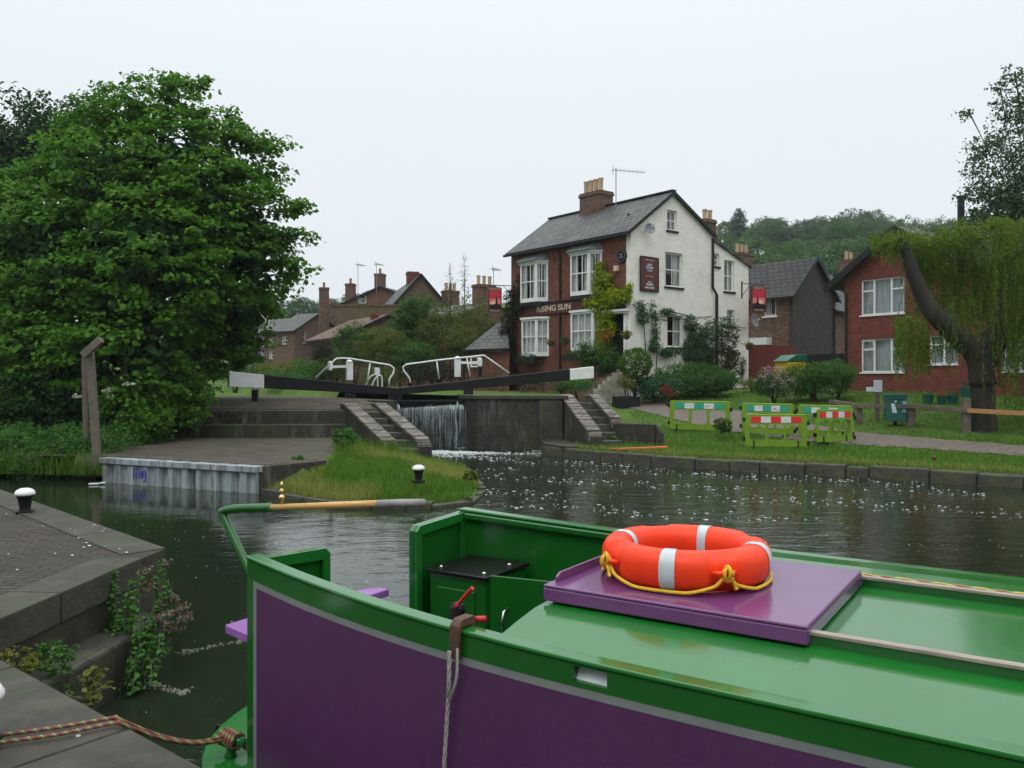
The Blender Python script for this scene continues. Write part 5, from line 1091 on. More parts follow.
# tiller
tl_ = MB(); e0 = onboaty(250, 572, 0); e1 = onboaty(223, 514, 0); e2 = onboaty(226.5, 509.5, 0); e3 = onboaty(245, 508, 0); e4 = onboaty(271, 507.5, 0); e5 = onboaty(378, 503.5, 0); e6 = onboaty(424, 502.8, 0)
low = e0+(e0-e1).normalized()*.62
tl_.tube(smooth_path([low, e0, e1+(e0-e1)*.06, e1.lerp(e2, .5)+Vector((-.01, 0, 0)), e2+(e3-e2)*.3, e3, e4], 6), .030, 12); to = tl_.build('tiller', M['green'], boat, smooth=True)
MB().tube([e4-(e4-e3)*.02, e4.lerp(e5, .5), e5], [.019, .020, .020], 12).build('tiller_handle', M['wood'], to, smooth=True)
MB().tube([e5, e5.lerp(e6, .5), e6], [.021, .023, .022], 12)  .build('tiller_grip', M['grip'], to, smooth=True)
fp = e4.lerp(e5, .11); m = MB(); m.lathe([(a*.72, b*.78) for a, b in ((.012, 0), (.012, .03), (.028, .045), (.030, .06), (.02, .075), (.010, .085), (.022, .10), (.024, .112), (.012, .125), (.008, .14), (.016, .15), (.014, .165), (.003, .185))], fp+Vector((0, 0, .015)), 14); m.build('finial', M['brass'], to, smooth=True)
MB().lathe([(.06, -.3), (.06, .12), (.045, .14)], (low.x+.02, 0, ZG), 14).build('rudder_stock', M['green'], to)
MB().plate([(low.x-.1, -.4), (low.x-.75, -.5), (low.x-.7, .15), (low.x-.1, .22)], [], -.02, .02, MY(0)).build('rudder', M['black'], boat)
# T stud on the stern deck
kt = onboatx(231, 737, -3.52); sx_, sy_ = -3.50, 2.72-CM
m = MB(); m.lathe([(.035, 0), (.022, .03), (.022, .09)], (sx_, sy_, ZG+.018), 10); m.tube([(sx_-.09, sy_-.02, ZG+.10), (sx_+.09, sy_+.02, ZG+.10)], .024, 10); m.build('mooring_stud', M['roofgreen'], boat, smooth=True)
def bw_(x, y, z): return BO+Vector((BU.x*x+bn.x*y, BU.y*x+bn.y*y, z))
# ---------------------------------------------------------------- lifebuoy
lc = bw_(-1.262, 3.240-CM, hz1+.002); ring = empty('life_ring', lc, BR+.2, 'orange life ring with grey bands and yellow rope lying on the purple hatch', 'life ring')
def ringpt(a, b, Rm=.280, rx=.062, rz=.078, grow=0): return Vector(((Rm+(rx+grow)*math.cos(b))*math.cos(a), (Rm+(rx+grow)*math.cos(b))*math.sin(a), rz+(rz+grow)*math.sin(b)))
LUG = [R(q) for q in (-139, -55, 35, 125)]
def ringmesh(a0, a1, n, grow, mt, name, closed=False, dents=False):
    m = MB(); k = 24; cnt = n if closed else n+1
    for i in range(cnt):
        a = a0+(a1-a0)*i/n
        for j in range(k):
            b = 2*math.pi*j/k; gr = grow
            if dents:
                for l in LUG:
                    da = (a-l+math.pi) % (2*math.pi)-math.pi
                    if abs(da) < .20 and math.cos(b) > -.1: gr -= .020*sm((.20-abs(da))/.07)*sm((math.cos(b)+.1)/.5)
            sq = 1+.06*abs(math.sin(2*b)); p = ringpt(a, b, rx=.064*sq, rz=.078*(1+.04*abs(math.sin(2*b))), grow=gr); p.z = max(p.z, .0); m.v.append(p)
    for i in range(n):
        i2 = (i+1) % cnt
        for j in range(k): m.f.append((i*k+j, i*k+(j+1) % k, i2*k+(j+1) % k, i2*k+j)); m.m.append(0)
    return m.build(name, M[mt], ring, smooth=True)
ringmesh(0, 2*math.pi, 144, 0, 'orange', 'ring_body', True, True)
for q in (-92, -6, 82, 172): ringmesh(R(q-5), R(q+5), 8, .0022, 'tape', 'reflective_band')
for l in LUG:
    m = MB(); P = [ringpt(l+da, .1, grow=-.008+.03*math.cos(da/.14*1.57)) for da in (-.14, -.07, 0, .07, .14)]; m.tube(P, .010, 8); m.build('rope_lug', M['orange'], ring, smooth=True)
    c = ringpt(l, .1, grow=.022); m = MB()
    for k in range(3): m.tube([c+Vector((.020*math.cos(u)*math.cos(k*1.1), .020*math.cos(u)*math.sin(k*1.1), .022*math.sin(u)+.006*(k-1))) for u in np.linspace(0, 6.0, 12)], .0068, 6)
    tg = Vector((-math.sin(l), math.cos(l), 0)); m.tube(smooth_path([c, c+tg*.02+Vector((0, 0, -.03)), c+tg*.035+Vector((0, 0, -.06))], 4), [.007]*8+[.010], 6); m.build('rope_knot', M['yrope'], ring, smooth=True)
for i in range(4):
    a, b = LUG[i], LUG[(i+1) % 4]+(2*math.pi if i == 3 else 0); P = []
    for k in range(15):
        s = k/14; aa = a+(b-a)*s; sag = math.sin(math.pi*s)**.45; p = ringpt(aa, .1-.95*sag, grow=.011+.012*math.sin(math.pi*s)); p.z = max(p.z, .010); P.append(p)
    MB().tube(smooth_path(P, 3), .0072, 8).build('grab_rope', M['yrope'], ring, smooth=True)
# ---------------------------------------------------------------- ropes and fittings
def rope(name, lab, P, r, mt='rope', strands=1, cat='rope', k=6, group=None):
    m = MB(); P = smooth_path([Vector(p) for p in P], k)
    if strands == 1: m.tube(P, r, 8)
    else:
        for s in range(strands):
            Q = []; acc = 0
            for i, p in enumerate(P):
                d = (P[min(i+1, len(P)-1)]-P[max(i-1, 0)]).normalized(); a = d.orthogonal().normalized(); b = d.cross(a); th = acc/(r*2.6)+s*2*math.pi/strands
                Q.append(p+(a*math.cos(th)+b*math.sin(th))*r*.55); acc += (P[min(i+1, len(P)-1)]-p).length
            m.tube(Q, r*.62, 6)
    return tag(m.build(name, M[mt], smooth=True), lab, cat, group)
zq = .875
def qp(px, py, z): return gnd(px, py, z)
knot = bw_(sx_, sy_, ZG+.11)
rp = [[qp(-40, 741, zq), qp(10, 734, zq), qp(60, 727, zq), qp(112, 718, zq), qp(118, 719, zq), ], [qp(-40, 748, zq), qp(10, 741, zq), qp(60, 734, zq), qp(114, 723, zq), qp(121, 724, zq)]]
m = MB()
for i, P in enumerate(rp):
    e = P[-1]; P = P+[e.lerp(knot, .33)+Vector((0, 0, -.045)), e.lerp(knot, .66)+Vector((0, 0, -.05)), knot+Vector((-.03, 0, .01-.02*i))]; m.tube(smooth_path(P, 8), .0095, 8)
for k in range(5): c = knot+Vector((0, 0, 0)); m.tube([bw_(sx_-.05+.025*k+.004*math.sin(u*3), sy_+.036*math.cos(u), ZG+.105+.036*math.sin(u)) for u in np.linspace(0, 6.28, 14)], .0105, 7)
P = [knot+Vector((.02, 0, .0)), bw_(sx_+.12, sy_+.03, ZG+.05), bw_(sx_+.35, sy_+.0, ZG+.03)]; m.tube(smooth_path(P, 6), .0095, 7)
tag(m.build('mooring_rope', M['rope'], smooth=True), 'red and green mooring rope doubled from the near quay to the stern stud', 'rope')
P = [onboatx(244, 632, -3.36), onboatx(243, 655, -3.36), onboatx(246, 680, -3.36), onboatx(249, 700, -3.36)]; m = MB(); m.tube(smooth_path(P, 5), .011, 7); m.tube(smooth_path([p+Vector((.03, -.02, .0)) for p in P], 5), .011, 7); m.tube([P[0], onboatx(244, 612, -3.40), onboatx(250, 609, -3.40)], .011, 7)
tag(m.build('hanging_rope', M['rope'], smooth=True), 'dark red rope hanging from the lilac stern board behind the cabin side', 'rope')
c = onboatx(244, 707, -3.75); fn = empty('rope_fender', c, BR, 'black woven rope fender on the stern deck by the stud', 'fender'); m = MB()
for k in range(9): m.tube([(.085*math.cos(u)*math.sin((k+.5)/9*math.pi), .085*math.sin(u)*math.sin((k+.5)/9*math.pi), .13*math.cos((k+.5)/9*math.pi)) for u in np.linspace(0, 6.1, 14)], .016, 6)
m.build('body', M['black'], fn, smooth=True)
yr_ = 3.845-CM
rope('cabin_rope', 'bright red yellow green rope lying along the far cabin roof rail', [bw_(-.75, yr_-.045, 1.595), bw_(-.2, yr_-.04, 1.592), bw_(.3, yr_-.035, 1.59), bw_(1.2, yr_-.045, 1.59), bw_(2.4, yr_-.02, 1.59)], .013, 'rope2', 3, k=26)
# clamp hooked over the near edge, with its cord
ca = onboaty(453, 640, -W0-.02); tcl = -ca.x; _, ztc = bw(tcl, -1); hh_ = bw(tcl, -1)[0]
cl = empty('mooring_clamp', bw_(ca.x, -hh_, ztc), BR, 'brown steel clamp with red grip hooked over the near cabin edge', 'clamp')
m = MB(); o_ = [(-.028, -.10), (-.010, -.10), (-.008, .012), (.05, .012), (.06, .0), (.085, .0), (.09, .030), (.065, .045), (-.005, .045), (-.028, .025)]
m.plate(o_, [], -.022, .022, lambda u, v, w: Vector((w, u, v))); m.build('hook', M['rust'], cl, bevel=.006)
m = MB(); m.tube([(0.0, .09, .02), (.05, .105, .026)], .012, 12); m.build('grip', M['red'], cl, smooth=True)
ct = bw_(ca.x, -hh_-.025, ztc-.085)
rope('cord', 'pale twisted cord hanging in a loop from the clamp down the purple side', [ct+Vector((-.018, -.01, .02)), ct+Vector((-.02, -.012, -.10)), bw_(ca.x-.03, -hh_-.025, ztc-.26), bw_(ca.x-.045, -hh_-.02, ztc-.42), bw_(ca.x-.075, -hh_-.02, ztc-.8)], .0075, 'greyrope', 3, k=60)
m = MB(); m.tube(smooth_path([ct+Vector((.012, -.01, .03)), ct+Vector((.008, -.012, -.08)), bw_(ca.x-.028, -hh_-.022, ztc-.26)], 8), .006, 7); tag(m.build('cord', M['greyrope'], smooth=True), 'short second strand of cord joining the clamp to the knotted cord', 'rope')
# ---------------------------------------------------------------- bollards
def bollard(px, py, z, h, lab, nm='mooring_bollard', white=True, mt='black', g='white topped mooring bollards', Y=None):
    P = gnd(px, py, z) if Y is None else Vector(((px-CX)/F*Y, Y, z)); r = empty(nm, P, .4, lab, 'bollard', g); s = h/.31; m = MB()
    m.box((-.085*s, -.085*s, -.02), (.085*s, .085*s, .03*s)); m.lathe([(.062*s, .03*s), (.058*s, .06*s), (.075*s, .16*s), (.092*s, .205*s)], (0, 0, 0), 18); m.build('body', M[mt], r, bevel=.004)
    for x, y in ((-1, -1), (1, -1), (-1, 1), (1, 1)): pass
    m = MB(); m.lathe([(.094*s, .206*s), (.108*s, .215*s), (.108*s, .235*s), (.09*s, .265*s), (.05*s, .285*s), (.005, .29*s)], (0, 0, 0), 18); m.build('head', M['white'] if white else M[mt], r, smooth=True); return r
bollard(25, 513, .84, .32, 'black bollard with white domed top on the brick quay at left')
bollard(-24, 750, .855, .31, 'white topped bollard cut by the left edge on the near quay')
zi_ = Z(-1.75, 15.9) or .3
bollard(418.5, 482, .42, .36, 'white topped bollard standing in the grass of the small island')
zb2 = hit(934, 463); bollard(934, 463, zb2.z, .20, 'small rusty brown bollard on the far grass bank above the kerb', white=False, mt='rust', g=None)
# ================================================================ TREES AND PLANTS
def tree(name, label, base, lobes, n, leaf, mt, tr=.3, group=None, cat='tree', seed=1, targets=6, **k):
    b = Vector(base); r = empty(name, b, 0, label, cat, group); ob = []
    for c, rr in lobes: ob.append((Vector(c)-b, rr))
    crown('crown', ob, n, leaf, mt, r, seed=seed, **k)
    m = MB(); random.seed(seed); top = max(ob, key=lambda q: q[0].z)[0]
    m.tube([(0, 0, -.3), (0, 0, 0), Vector((top.x*.15, top.y*.15, top.z*.3)), Vector((top.x*.4, top.y*.4, top.z*.65)), top], [tr*1.3, tr, tr*.8, tr*.5, tr*.15], 9)
    for c, rr in ob[:targets]: st = Vector((0, 0, 0)).lerp(Vector((top.x*.3, top.y*.3, top.z*.5)), random.uniform(.5, 1)); limbs(m, st, tr*.45, [c+Vector((0, 0, (rr[2] if hasattr(rr, '__len__') else rr)*.3))], r1=.03, n=6)
    m.build('trunk', M['bark'], r, smooth=True); return r
def px_lobe(px, py, Y, rp, ry=None, rz=None):      # lobe of a crown seen rp pixels wide
    r = rp/F*Y; return (at(px, py, Y), (r, (ry/F*Y) if ry else r, (rz/F*Y) if rz else r))
# the big sycamore on the left
T1 = [px_lobe(x, y, Y, r) for x, y, Y, r in ((175, 165, 25, 50), (120, 190, 25, 60), (215, 205, 25, 52), (240, 262, 25.6, 44), (160, 260, 24, 72), (75, 262, 25, 75), (215, 318, 28.6, 54), (130, 340, 24, 72), (60, 350, 24.5, 68), (15, 240, 26, 66), (10, 340, 26, 68), (182, 368, 28, 36), (232, 335, 29, 24),
    (150, 105, 26, 26), (186, 102, 26, 22), (122, 112, 26, 26), (214, 128, 26, 24), (92, 128, 26, 26), (246, 152, 26, 22), (65, 165, 26, 30), (268, 178, 26, 15), (276, 148, 26, 9), (262, 212, 25.6, 26), (288, 214, 25.6, 13), (300, 238, 25.6, 9), (284, 250, 25.6, 17), (292, 272, 26, 12), (270, 285, 28, 22), (262, 312, 28.5, 15), (170, 80, 26, 9), (142, 82, 26, 8), (200, 84, 26, 8), (105, 92, 26, 10), (232, 118, 26, 10), (302, 206, 25.6, 6), (240, 350, 29, 12))]
g1 = hit(135, 425)
sy = tree('sycamore_tree', 'huge dense green sycamore filling the left side beside the lock', (at(140, 0, 25).x, 25.2, 1.0), T1, 78000, .165, L_syc, .34, clump=.55, per=40, up=.9, flat=.34, shell=(.62, 1.10), wid=.85, seed=11, targets=12, zmin=-.3)
crown('inner_crown', [(Vector(c)-sy.location, (r[0]*.92, r[1]*.9, r[2]*.9)) for c, r in T1[:13]], 15000, .27, L_dark, sy, clump=.8, per=24, seed=13, shell=(.1, .8), wid=.85)  # darker leaves than the outer crown: inner shade put into the leaf colour
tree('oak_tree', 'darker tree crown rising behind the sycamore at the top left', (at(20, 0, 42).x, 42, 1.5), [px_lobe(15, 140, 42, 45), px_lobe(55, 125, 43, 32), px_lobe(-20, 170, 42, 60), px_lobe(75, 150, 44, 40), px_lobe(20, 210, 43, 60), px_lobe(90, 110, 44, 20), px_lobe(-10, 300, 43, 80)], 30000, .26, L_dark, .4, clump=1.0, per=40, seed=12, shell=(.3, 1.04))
# dark shrubs under the sycamore and undergrowth at the water's edge
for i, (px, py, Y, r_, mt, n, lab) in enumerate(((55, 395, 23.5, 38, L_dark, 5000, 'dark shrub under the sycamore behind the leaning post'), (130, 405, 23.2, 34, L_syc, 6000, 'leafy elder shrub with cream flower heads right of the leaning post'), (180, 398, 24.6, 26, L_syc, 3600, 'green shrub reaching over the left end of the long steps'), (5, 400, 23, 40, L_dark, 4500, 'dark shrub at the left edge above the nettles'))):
    b = at(px, 430, Y); rr = r_/F*Y; r = empty('shrub', (b.x, Y, .5), 0, lab, 'shrub', 'shrubs under the sycamore')
    c = at(px, py, Y)-Vector((b.x, Y, .5)); crown('foliage', [(c, (rr, rr, rr*.9)), (c+Vector((rr*.6, -.3, -rr*.4)), rr*.6), (c+Vector((-rr*.6, 0, -rr*.3)), rr*.6)], n, .13, mt, r, clump=.35, per=30, seed=20+i, wid=.8)
    m = MB(); limbs(m, (0, 0, 0), .06, [c+Vector((random.uniform(-.6, .6), 0, .2)) for _ in range(5)]); m.build('stem', M['bark'], r)
    if i == 1:
        for a, b_ in ((108, 390), (129, 384), (111, 397), (76, 396)):
            p = at(a, b_, Y-1.0)-Vector((b.x, Y, .5)); crown('flower_head', [(p, (.13, .1, .06))], 160, .045, L_white, r, clump=.06, per=20, seed=a)
def bank_pts(n, fn, box, seed=1):
    g = np.random.default_rng(seed); o = []
    while len(o) < n:
        x, y = g.uniform(box[0], box[1]), g.uniform(box[2], box[3])
        if not fn(x, y): continue
        z = Z(x, y)
        if z is None: continue
        o.append((x, y, z-.01))
    return o
fnl = lambda x, y: inpoly(x, y, LL) and not inpoly(x, y, PLAT) and x < -9.2
us = [((px-CX)/F*Y, Y) for px, Y in ((3, 20.3), (35, 20.2), (62, 20.6), (88, 20.4), (20, 21.6), (75, 21.8), (105, 21.2), (-25, 20.5), (118, 22.4), (140, 23.4))]
vg = empty('nettle_bed', (-11.5, 20.5, .3), 0, 'bank of nettles and low green growth along the left water edge', 'nettles'); vg['kind'] = 'stuff'
crown('foliage', [(Vector((x, y, .5))-Vector((-11.5, 20.5, .3)), (.85, .6, .75)) for x, y in us], 22000, .085, L_nettle, vg, clump=.3, per=22, seed=33, shell=(.5, 1.05), up=.5, wid=.5)
for q in list(vg.children): q['kind'] = 'stuff'
blades('bank_grass', bank_pts(9000, fnl, (-15, -9.2, 19.3, 24.5), 4), .25, .7, .010, L_grass, label='tall grass along the left bank between the nettles', cat='grass', seed=5)
# grass of the island
fni = lambda x, y: inpoly(x, y, LL) and not inpoly(x, y, PLAT) and x > -5.6 and y < 24.2 and sdist(x, y, LL) > .12 and not (x < -2.1 and y > 22.5 and False)
pts = bank_pts(30000, fni, (-5.6, -.5, 15.4, 24.2), 6)
blades('island_grass', [p for p in pts if math.sin(p[0]*1.3+p[1])+.3*math.sin(p[1]*3) > -.35],   .07, .22, .009, L_grass, label='long green grass covering the small island before the steps', cat='grass', lean=.8, seed=7)
blades('seeding_grass', [p for p in pts if math.sin(p[0]*1.3+p[1])+.3*math.sin(p[1]*3) <= -.1], .10, .27, .008, L_grassy, label='yellowish seeding grass in patches on the small island', cat='grass', lean=.8, seed=8)
blades('tall_grass', [p for p in pts if p[1] > 20.5 and p[0] < -2.6][:900], .2, .6, .009, L_grass, label='taller grass growing against the left parapet of the steps', cat='grass', lean=.6, seed=9)
# the far bank
def kd(x, y): return (x-3.84)*.525+(y-22.8)*.851
def onpath(x, y):
    py = HY+F*(E-(Z(x, y) or 0))/y; px = CX+F*x/y; c = np.interp(px, [640, 680, 730, 790, 850, 880, 930, 980, 1040], [402, 405, 410, 421, 432, 435, 439, 443, 448]); f = np.interp(px, [640, 680, 730, 790, 850, 880, 930, 980, 1040], [411, 421, 432, 440, 445, 447, 450, 454, 458])
    return c-.5 < py < f+.3
pn = bank_pts(42000, lambda x, y: inpoly(x, y, RL) and .35 < kd(x, y) < 5.2 and x > 2.0 and not onpath(x, y), (1.6, 20, 12, 31), 10)
blades('verge_grass', pn, .05, .16, .009, L_grass, label='bright rough grass strip between the kerb and the towpath', cat='grass', lean=.9, seed=11)
pn2 = [p for p in pn if kd(p[0], p[1]) < .9]; blades('verge_fringe', pn2[:5000], .08, .22, .009, L_grassy, label='yellow green grass fringe along the top of the kerb', cat='grass', lean=1.0, seed=12)
pl = bank_pts(42000, lambda x, y: 5.2 <= kd(x, y) < 16 and x > 4.5 and not onpath(x, y), (4.5, 24, 14, 36), 13)
blades('lawn_grass', pl, .03, .09, .012, L_grass, label='mown lawn in front of the red brick house', cat='grass', lean=.9, seed=14)
# the willow on the right
WB = hit(984, 431); WY = WB.y; wl = empty('willow_tree', WB, 0, 'weeping willow with thick leaning trunk hanging over the far lawn', 'tree')
def wp(px, py, dy=0): return at(px, py, WY+dy)-WB
m = MB(); s_ = WY/F
m.tube(smooth_path([Vector((0, 0, -.2)), wp(984, 425), wp(983, 400), wp(982, 375), wp(980, 352)], 4), [14*s_, 13*s_]+[11.8*s_]*4+[10.8*s_]*4+[10.5*s_]*4+[11*s_]*2+[11.5*s_], 14)
m.tube(smooth_path([wp(983, 385), wp(977, 356), wp(957, 336), wp(935, 315), wp(922, 295), wp(912, 270), wp(905, 250), wp(897, 238)], 4), list(np.linspace(12.5*s_, 4.2*s_, 29)), 12)
m.tube(smooth_path([wp(984, 362), wp(990, 335), wp(1000, 310), wp(1004, 280), wp(1012, 250)], 4), list(np.linspace(9*s_, 3*s_, 17)), 10)
m.tube(smooth_path([wp(985, 365), wp(1005, 335), wp(1035, 305), wp(1060, 280)], 4), list(np.linspace(9*s_, 3.5*s_, 13)), 10)
for a, b_, c in (((1004, 280), (1012, 262), (1024, 250)),): m.tube(smooth_path([wp(*a), wp(*b_, -.4), wp(*c, -.8)], 4), list(np.linspace(2*s_, .5*s_, 9)), 6)
m.build('trunk', M['bark'], wl, smooth=True)
g = np.random.default_rng(21); LV = []; LN = []; tw = MB()
def hang(x0, x1, y0, y1, lmin, lmax, n, dy=1.3, off=0):
    for i in range(n):
        px, py = g.uniform(x0, x1), g.uniform(y0, y1); p = np.array(wp(px, py, off+g.uniform(-dy, dy))); L_ = g.uniform(lmin, lmax)*s_; k = int(L_/.035); d = g.normal(0, .18, 2)
        for j in range(k):
            t = j/k; q = p+np.array([d[0]*math.sin(t*2)*L_*.35+g.normal(0, .02), d[1]*math.sin(t*2)*L_*.35+g.normal(0, .02), -t*L_]); LV.append(q)
            a = g.uniform(0, 6.28); LN.append([math.cos(a), math.sin(a), .25])
hang(882, 960, 226, 246, 8, 34, 150, .9, .8); hang(915, 1000, 232, 300, 15, 50, 330, 1.0, 1.5); hang(995, 1080, 215, 290, 50, 150, 420); hang(894, 930, 318, 340, 15, 50, 120, .6); hang(898, 925, 245, 325, 8, 26, 50, .3, .7); hang(1010, 1080, 300, 340, 40, 80, 120); hang(870, 900, 232, 244, 6, 24, 50, .5); hang(925, 958, 330, 345, 10, 38, 34, .5); hang(940, 1000, 290, 320, 15, 50, 60, .9)
V, T = leaves(np.array(LV), nrm(np.array(LN)), .105, .26, .15, g)
# willow leaves hang: tilt each leaf's long axis downwards by shearing it along z
raw('crown', V, T, L_willow, wl)
crown('crown', [(wp(945, 262, 1.6), (34*s_, .8, 26*s_)), (wp(975, 290, 1.7), (30*s_, .8, 36*s_)), (wp(925, 250, 1.3), (22*s_, .7, 14*s_)), (wp(1000, 320, 1.6), (20*s_, .7, 30*s_))], 7500, .11, L_willow, wl, clump=.32, per=20, seed=58, wid=.34, up=.1)
crown('crown', [(wp(900, 241, .1), (18*s_, .6, 7*s_)), (wp(930, 246, .3), (20*s_, .7, 12*s_)), (wp(958, 238, .4), (20*s_, .7, 14*s_)), (wp(1000, 235, .2), (36*s_, .8, 16*s_)), (wp(1020, 262, -.6), (26*s_, .7, 24*s_)), (wp(925, 262, .5), (14*s_, .5, 14*s_)), (wp(905, 325, .3), (9*s_, .4, 10*s_))], 6500, .11, L_willow, wl, clump=.28, per=20, seed=59, wid=.34, up=.1)
# a greyer, open crowned tree over the roofs at the far right
AL = [px_lobe(1000, 165, 30, 32), px_lobe(1030, 130, 30, 34), px_lobe(1015, 195, 30, 38), px_lobe(985, 150, 30, 18), px_lobe(1015, 75, 30, 12), px_lobe(1030, 95, 30, 22), px_lobe(975, 195, 30, 14), px_lobe(1060, 180, 30, 50), px_lobe(968, 112, 30, 7), px_lobe(1000, 90, 30, 8), px_lobe(1000, 212, 31, 22), px_lobe(975, 218, 31, 12), px_lobe(1035, 215, 31, 30), px_lobe(1008, 110, 30, 14)]
al_ = tree('alder_tree', 'open grey green tree with sky showing through at the upper right edge', (at(1050, 0, 30).x, 30.5, 1.6), AL, 12500, .13, L_grey, .06, clump=.36, per=12, seed=41, up=.3, wid=.6, targets=10, shell=(.3, 1.12))
tree('garden_tree', 'mid green tree behind the willow against the brick house roof', (at(1010, 0, 33).x, 33, 1.7), [px_lobe(1010, 225, 33, 38), px_lobe(975, 235, 33, 22), px_lobe(1045, 220, 33, 45), px_lobe(1000, 270, 33, 30)], 9000, .13, L_mid, .2, clump=.45, per=26, seed=42)
# ---- climbers and shrubs at the pub (in its own frame)
def climber(name, label, lobes, n, leaf, mt, stems=(), seed=1, clump=.2, per=14, **k):
    b = worldof(*lobes[0][0]); b.z = 1.6; r = empty(name, b, PR, label, 'climber' if name != 'shrub' else 'shrub'); o = Vector(PF.loc(b)); o = Vector((o.x, o.y, b.z))
    lb = [(Vector(c)-o, rr) for c, rr in lobes]; crown('foliage', lb, n, leaf, mt, r, clump=clump, per=per, seed=seed, **k)
    m = MB()
    for P in (stems or [[(lobes[0][0][0], lobes[0][0][1], 1.6), lobes[0][0]]]): m.tube(smooth_path([Vector(p)-o for p in P], 4), .025, 6)
    m.build('stem', M['bark'], r); return r
def FXp(px, py, c=-.2): y, z = PF.onx(px, py, c); return Vector((c, y, z))
def GYp(px, py, c=-.2): x, z = PF.ony(px, py, c); return Vector((x, c, z))
lime = [(FXp(604, 345), (.25, .35, .9)), (FXp(605, 310), (.25, .55, .6)), (FXp(603, 285), (.22, .5, .6)), (FXp(600, 268), (.16, .22, .3)), (FXp(596, 305), (.25, .5, .4)), (FXp(614, 298), (.22, .5, .35)), (FXp(623, 296), (.2, .4, .28)), (FXp(590, 302), (.2, .25, .25)), (FXp(606, 330), (.25, .45, .6)), (FXp(629, 288), (.12, .12, .2))]
climber('golden_climber', 'bright yellow green climber growing up the brick front beside the door', lime, 17000, .085, L_lime, [[(-.1, FXp(604, 370).y, 1.8), tuple(FXp(604, 345, -.15)), tuple(FXp(604, 280, -.12))]], 51, wid=.8)
climber('red_creeper', 'patch of orange red leaves at the foot of the golden climber', [(FXp(606, 336, -.42), (.12, .3, .3))], 350, .08, L_orang, seed=52)
ivy = [(FXp(511, y), (.22, .42, .55)) for y in (300, 312, 325, 340, 355, 368)]+[(FXp(518, 307), (.2, .3, .3)), (FXp(506, 330, -.1), (.3, .4, .8)), (FXp(519, 285, -.15), (.12, .2, .6))]
climber('ivy', 'dark ivy covering the left end of the brick front', ivy, 9000, .085, L_ivy, seed=53)
rose = [(GYp(668, 312, -.15), (.45, .12, .12)), (GYp(690, 322), (.3, .15, .35)), (GYp(697, 335), (.55, .2, .5)), (GYp(690, 350), (.5, .25, .5)), (GYp(703, 355), (.6, .3, .6)), (GYp(656, 325), (.16, .12, .6)), (GYp(655, 345), (.3, .15, .4)), (GYp(670, 352), (.6, .15, .18)), (GYp(643, 318), (.3, .12, .3)), (GYp(641, 306), (.2, .1, .3)), (GYp(652, 308), (.15, .1, .3)), (GYp(700, 372), (1.2, .4, .5))]
climber('wall_shrub', 'rambling green shrub trained over the white gable around the low window', rose, 15000, .08, L_rose, [[tuple(GYp(655, 385, -.12)), tuple(GYp(657, 350, -.1)), tuple(GYp(655, 312, -.1))], [tuple(GYp(648, 385, -.12)), tuple(GYp(645, 340, -.1)), tuple(GYp(642, 305, -.1))], [tuple(GYp(690, 385, -.15)), tuple(GYp(688, 350, -.12)), tuple(GYp(692, 320, -.12)), tuple(GYp(668, 311, -.1))]], 54)
climber('shrub', 'dark reddish shrub against the white gable by the drainpipe', [(GYp(728, 345, -.6), (.55, .4, .7)), (GYp(722, 360, -.6), (.9, .5, .7)), (GYp(735, 365, -.6), (.55, .4, .7)), (GYp(733, 335, -.6), (.3, .3, .5))], 6000, .08, leafmat('bronze leaf', (.025, .04, .018), (.07, .07, .03), .3, c3=(.16, .06, .03)), seed=55)
climber('shrub', 'pale green shrub rising right of the drainpipe on the white gable', [(GYp(722, 328, -.4), (.4, .3, .5)), (GYp(727, 322, -.3), (.5, .2, .25)), (GYp(712, 330, -.4), (.5, .3, .5)), (GYp(708, 345, -.4), (.5, .3, .6))], 2600, .08, L_rose, seed=56)
def bush(name, lab, px, py, Y, rp, rzp, mt, n, leaf, seed, pyb=None, group=None, cat='shrub', cl=.25, **k):
    g0 = (Z((px-CX)/F*Y, Y) or 1.5); b = Vector(((px-CX)/F*Y, Y, g0)); r = empty(name, b, 0, lab, cat, group); c = at(px, py, Y)-b
    rx, rz = rp/F*Y, rzp/F*Y; lb = [(c, (rx, rx*.8, rz))]; random.seed(seed)
    if 'ball' not in k:
        for i in range(4): a = random.uniform(0, 6.28); lb.append((c+Vector((rx*.55*math.cos(a), rx*.4*math.sin(a), random.uniform(-.4, .35)*rz)), (rx*.55, rx*.5, rz*.55)))
    k.pop('ball', None)
    crown('foliage', lb, n, leaf, mt, r, clump=cl, per=20, seed=seed, **k); m = MB(); limbs(m, (0, 0, -.05), max(.03, rx*.05), [c+Vector((random.uniform(-.4, .4)*rx, 0, .1)) for _ in range(4)]); m.build('stem', M['bark'], r); return r
bush('topiary_ball', 'clipped round green bush on a stem by the pub steps', 635.5, 363.5, 33.4, 16, 15, leafmat('box leaf', (.035, .10, .010), (.09, .19, .02), .35), 9000, .06, 61, ball=1, cl=.13, shell=(.9, 1.0), flat=.9, cat='topiary bush')
bush('shrub', 'dark green bush below the golden climber left of the door', 597, 357, 35.0, 19, 17, L_mid, 4200, .085, 62)
bush('shrub', 'broad low green shrub with ferny leaves before the white gable', 692, 380, 34.8, 42, 16, L_mid, 16000, .085, 63)
bush('shrub', 'blue green spreading plant left of the red flowers', 655, 387, 33.6, 24, 12, leafmat('bluish leaf', (.02, .08, .03), (.055, .15, .06), .3), 6500, .08, 64)
bush('red_flowers', 'clump of red flowers at the edge of the pub flower bed', 667, 389, 32.6, 6, 7, L_redf, 130, .07, 65, cat='flowers')
bush('shrub', 'small golden bush in the planter at the foot of the pub steps', 626, 383, 33.0, 8, 8, L_gold, 1100, .06, 66)
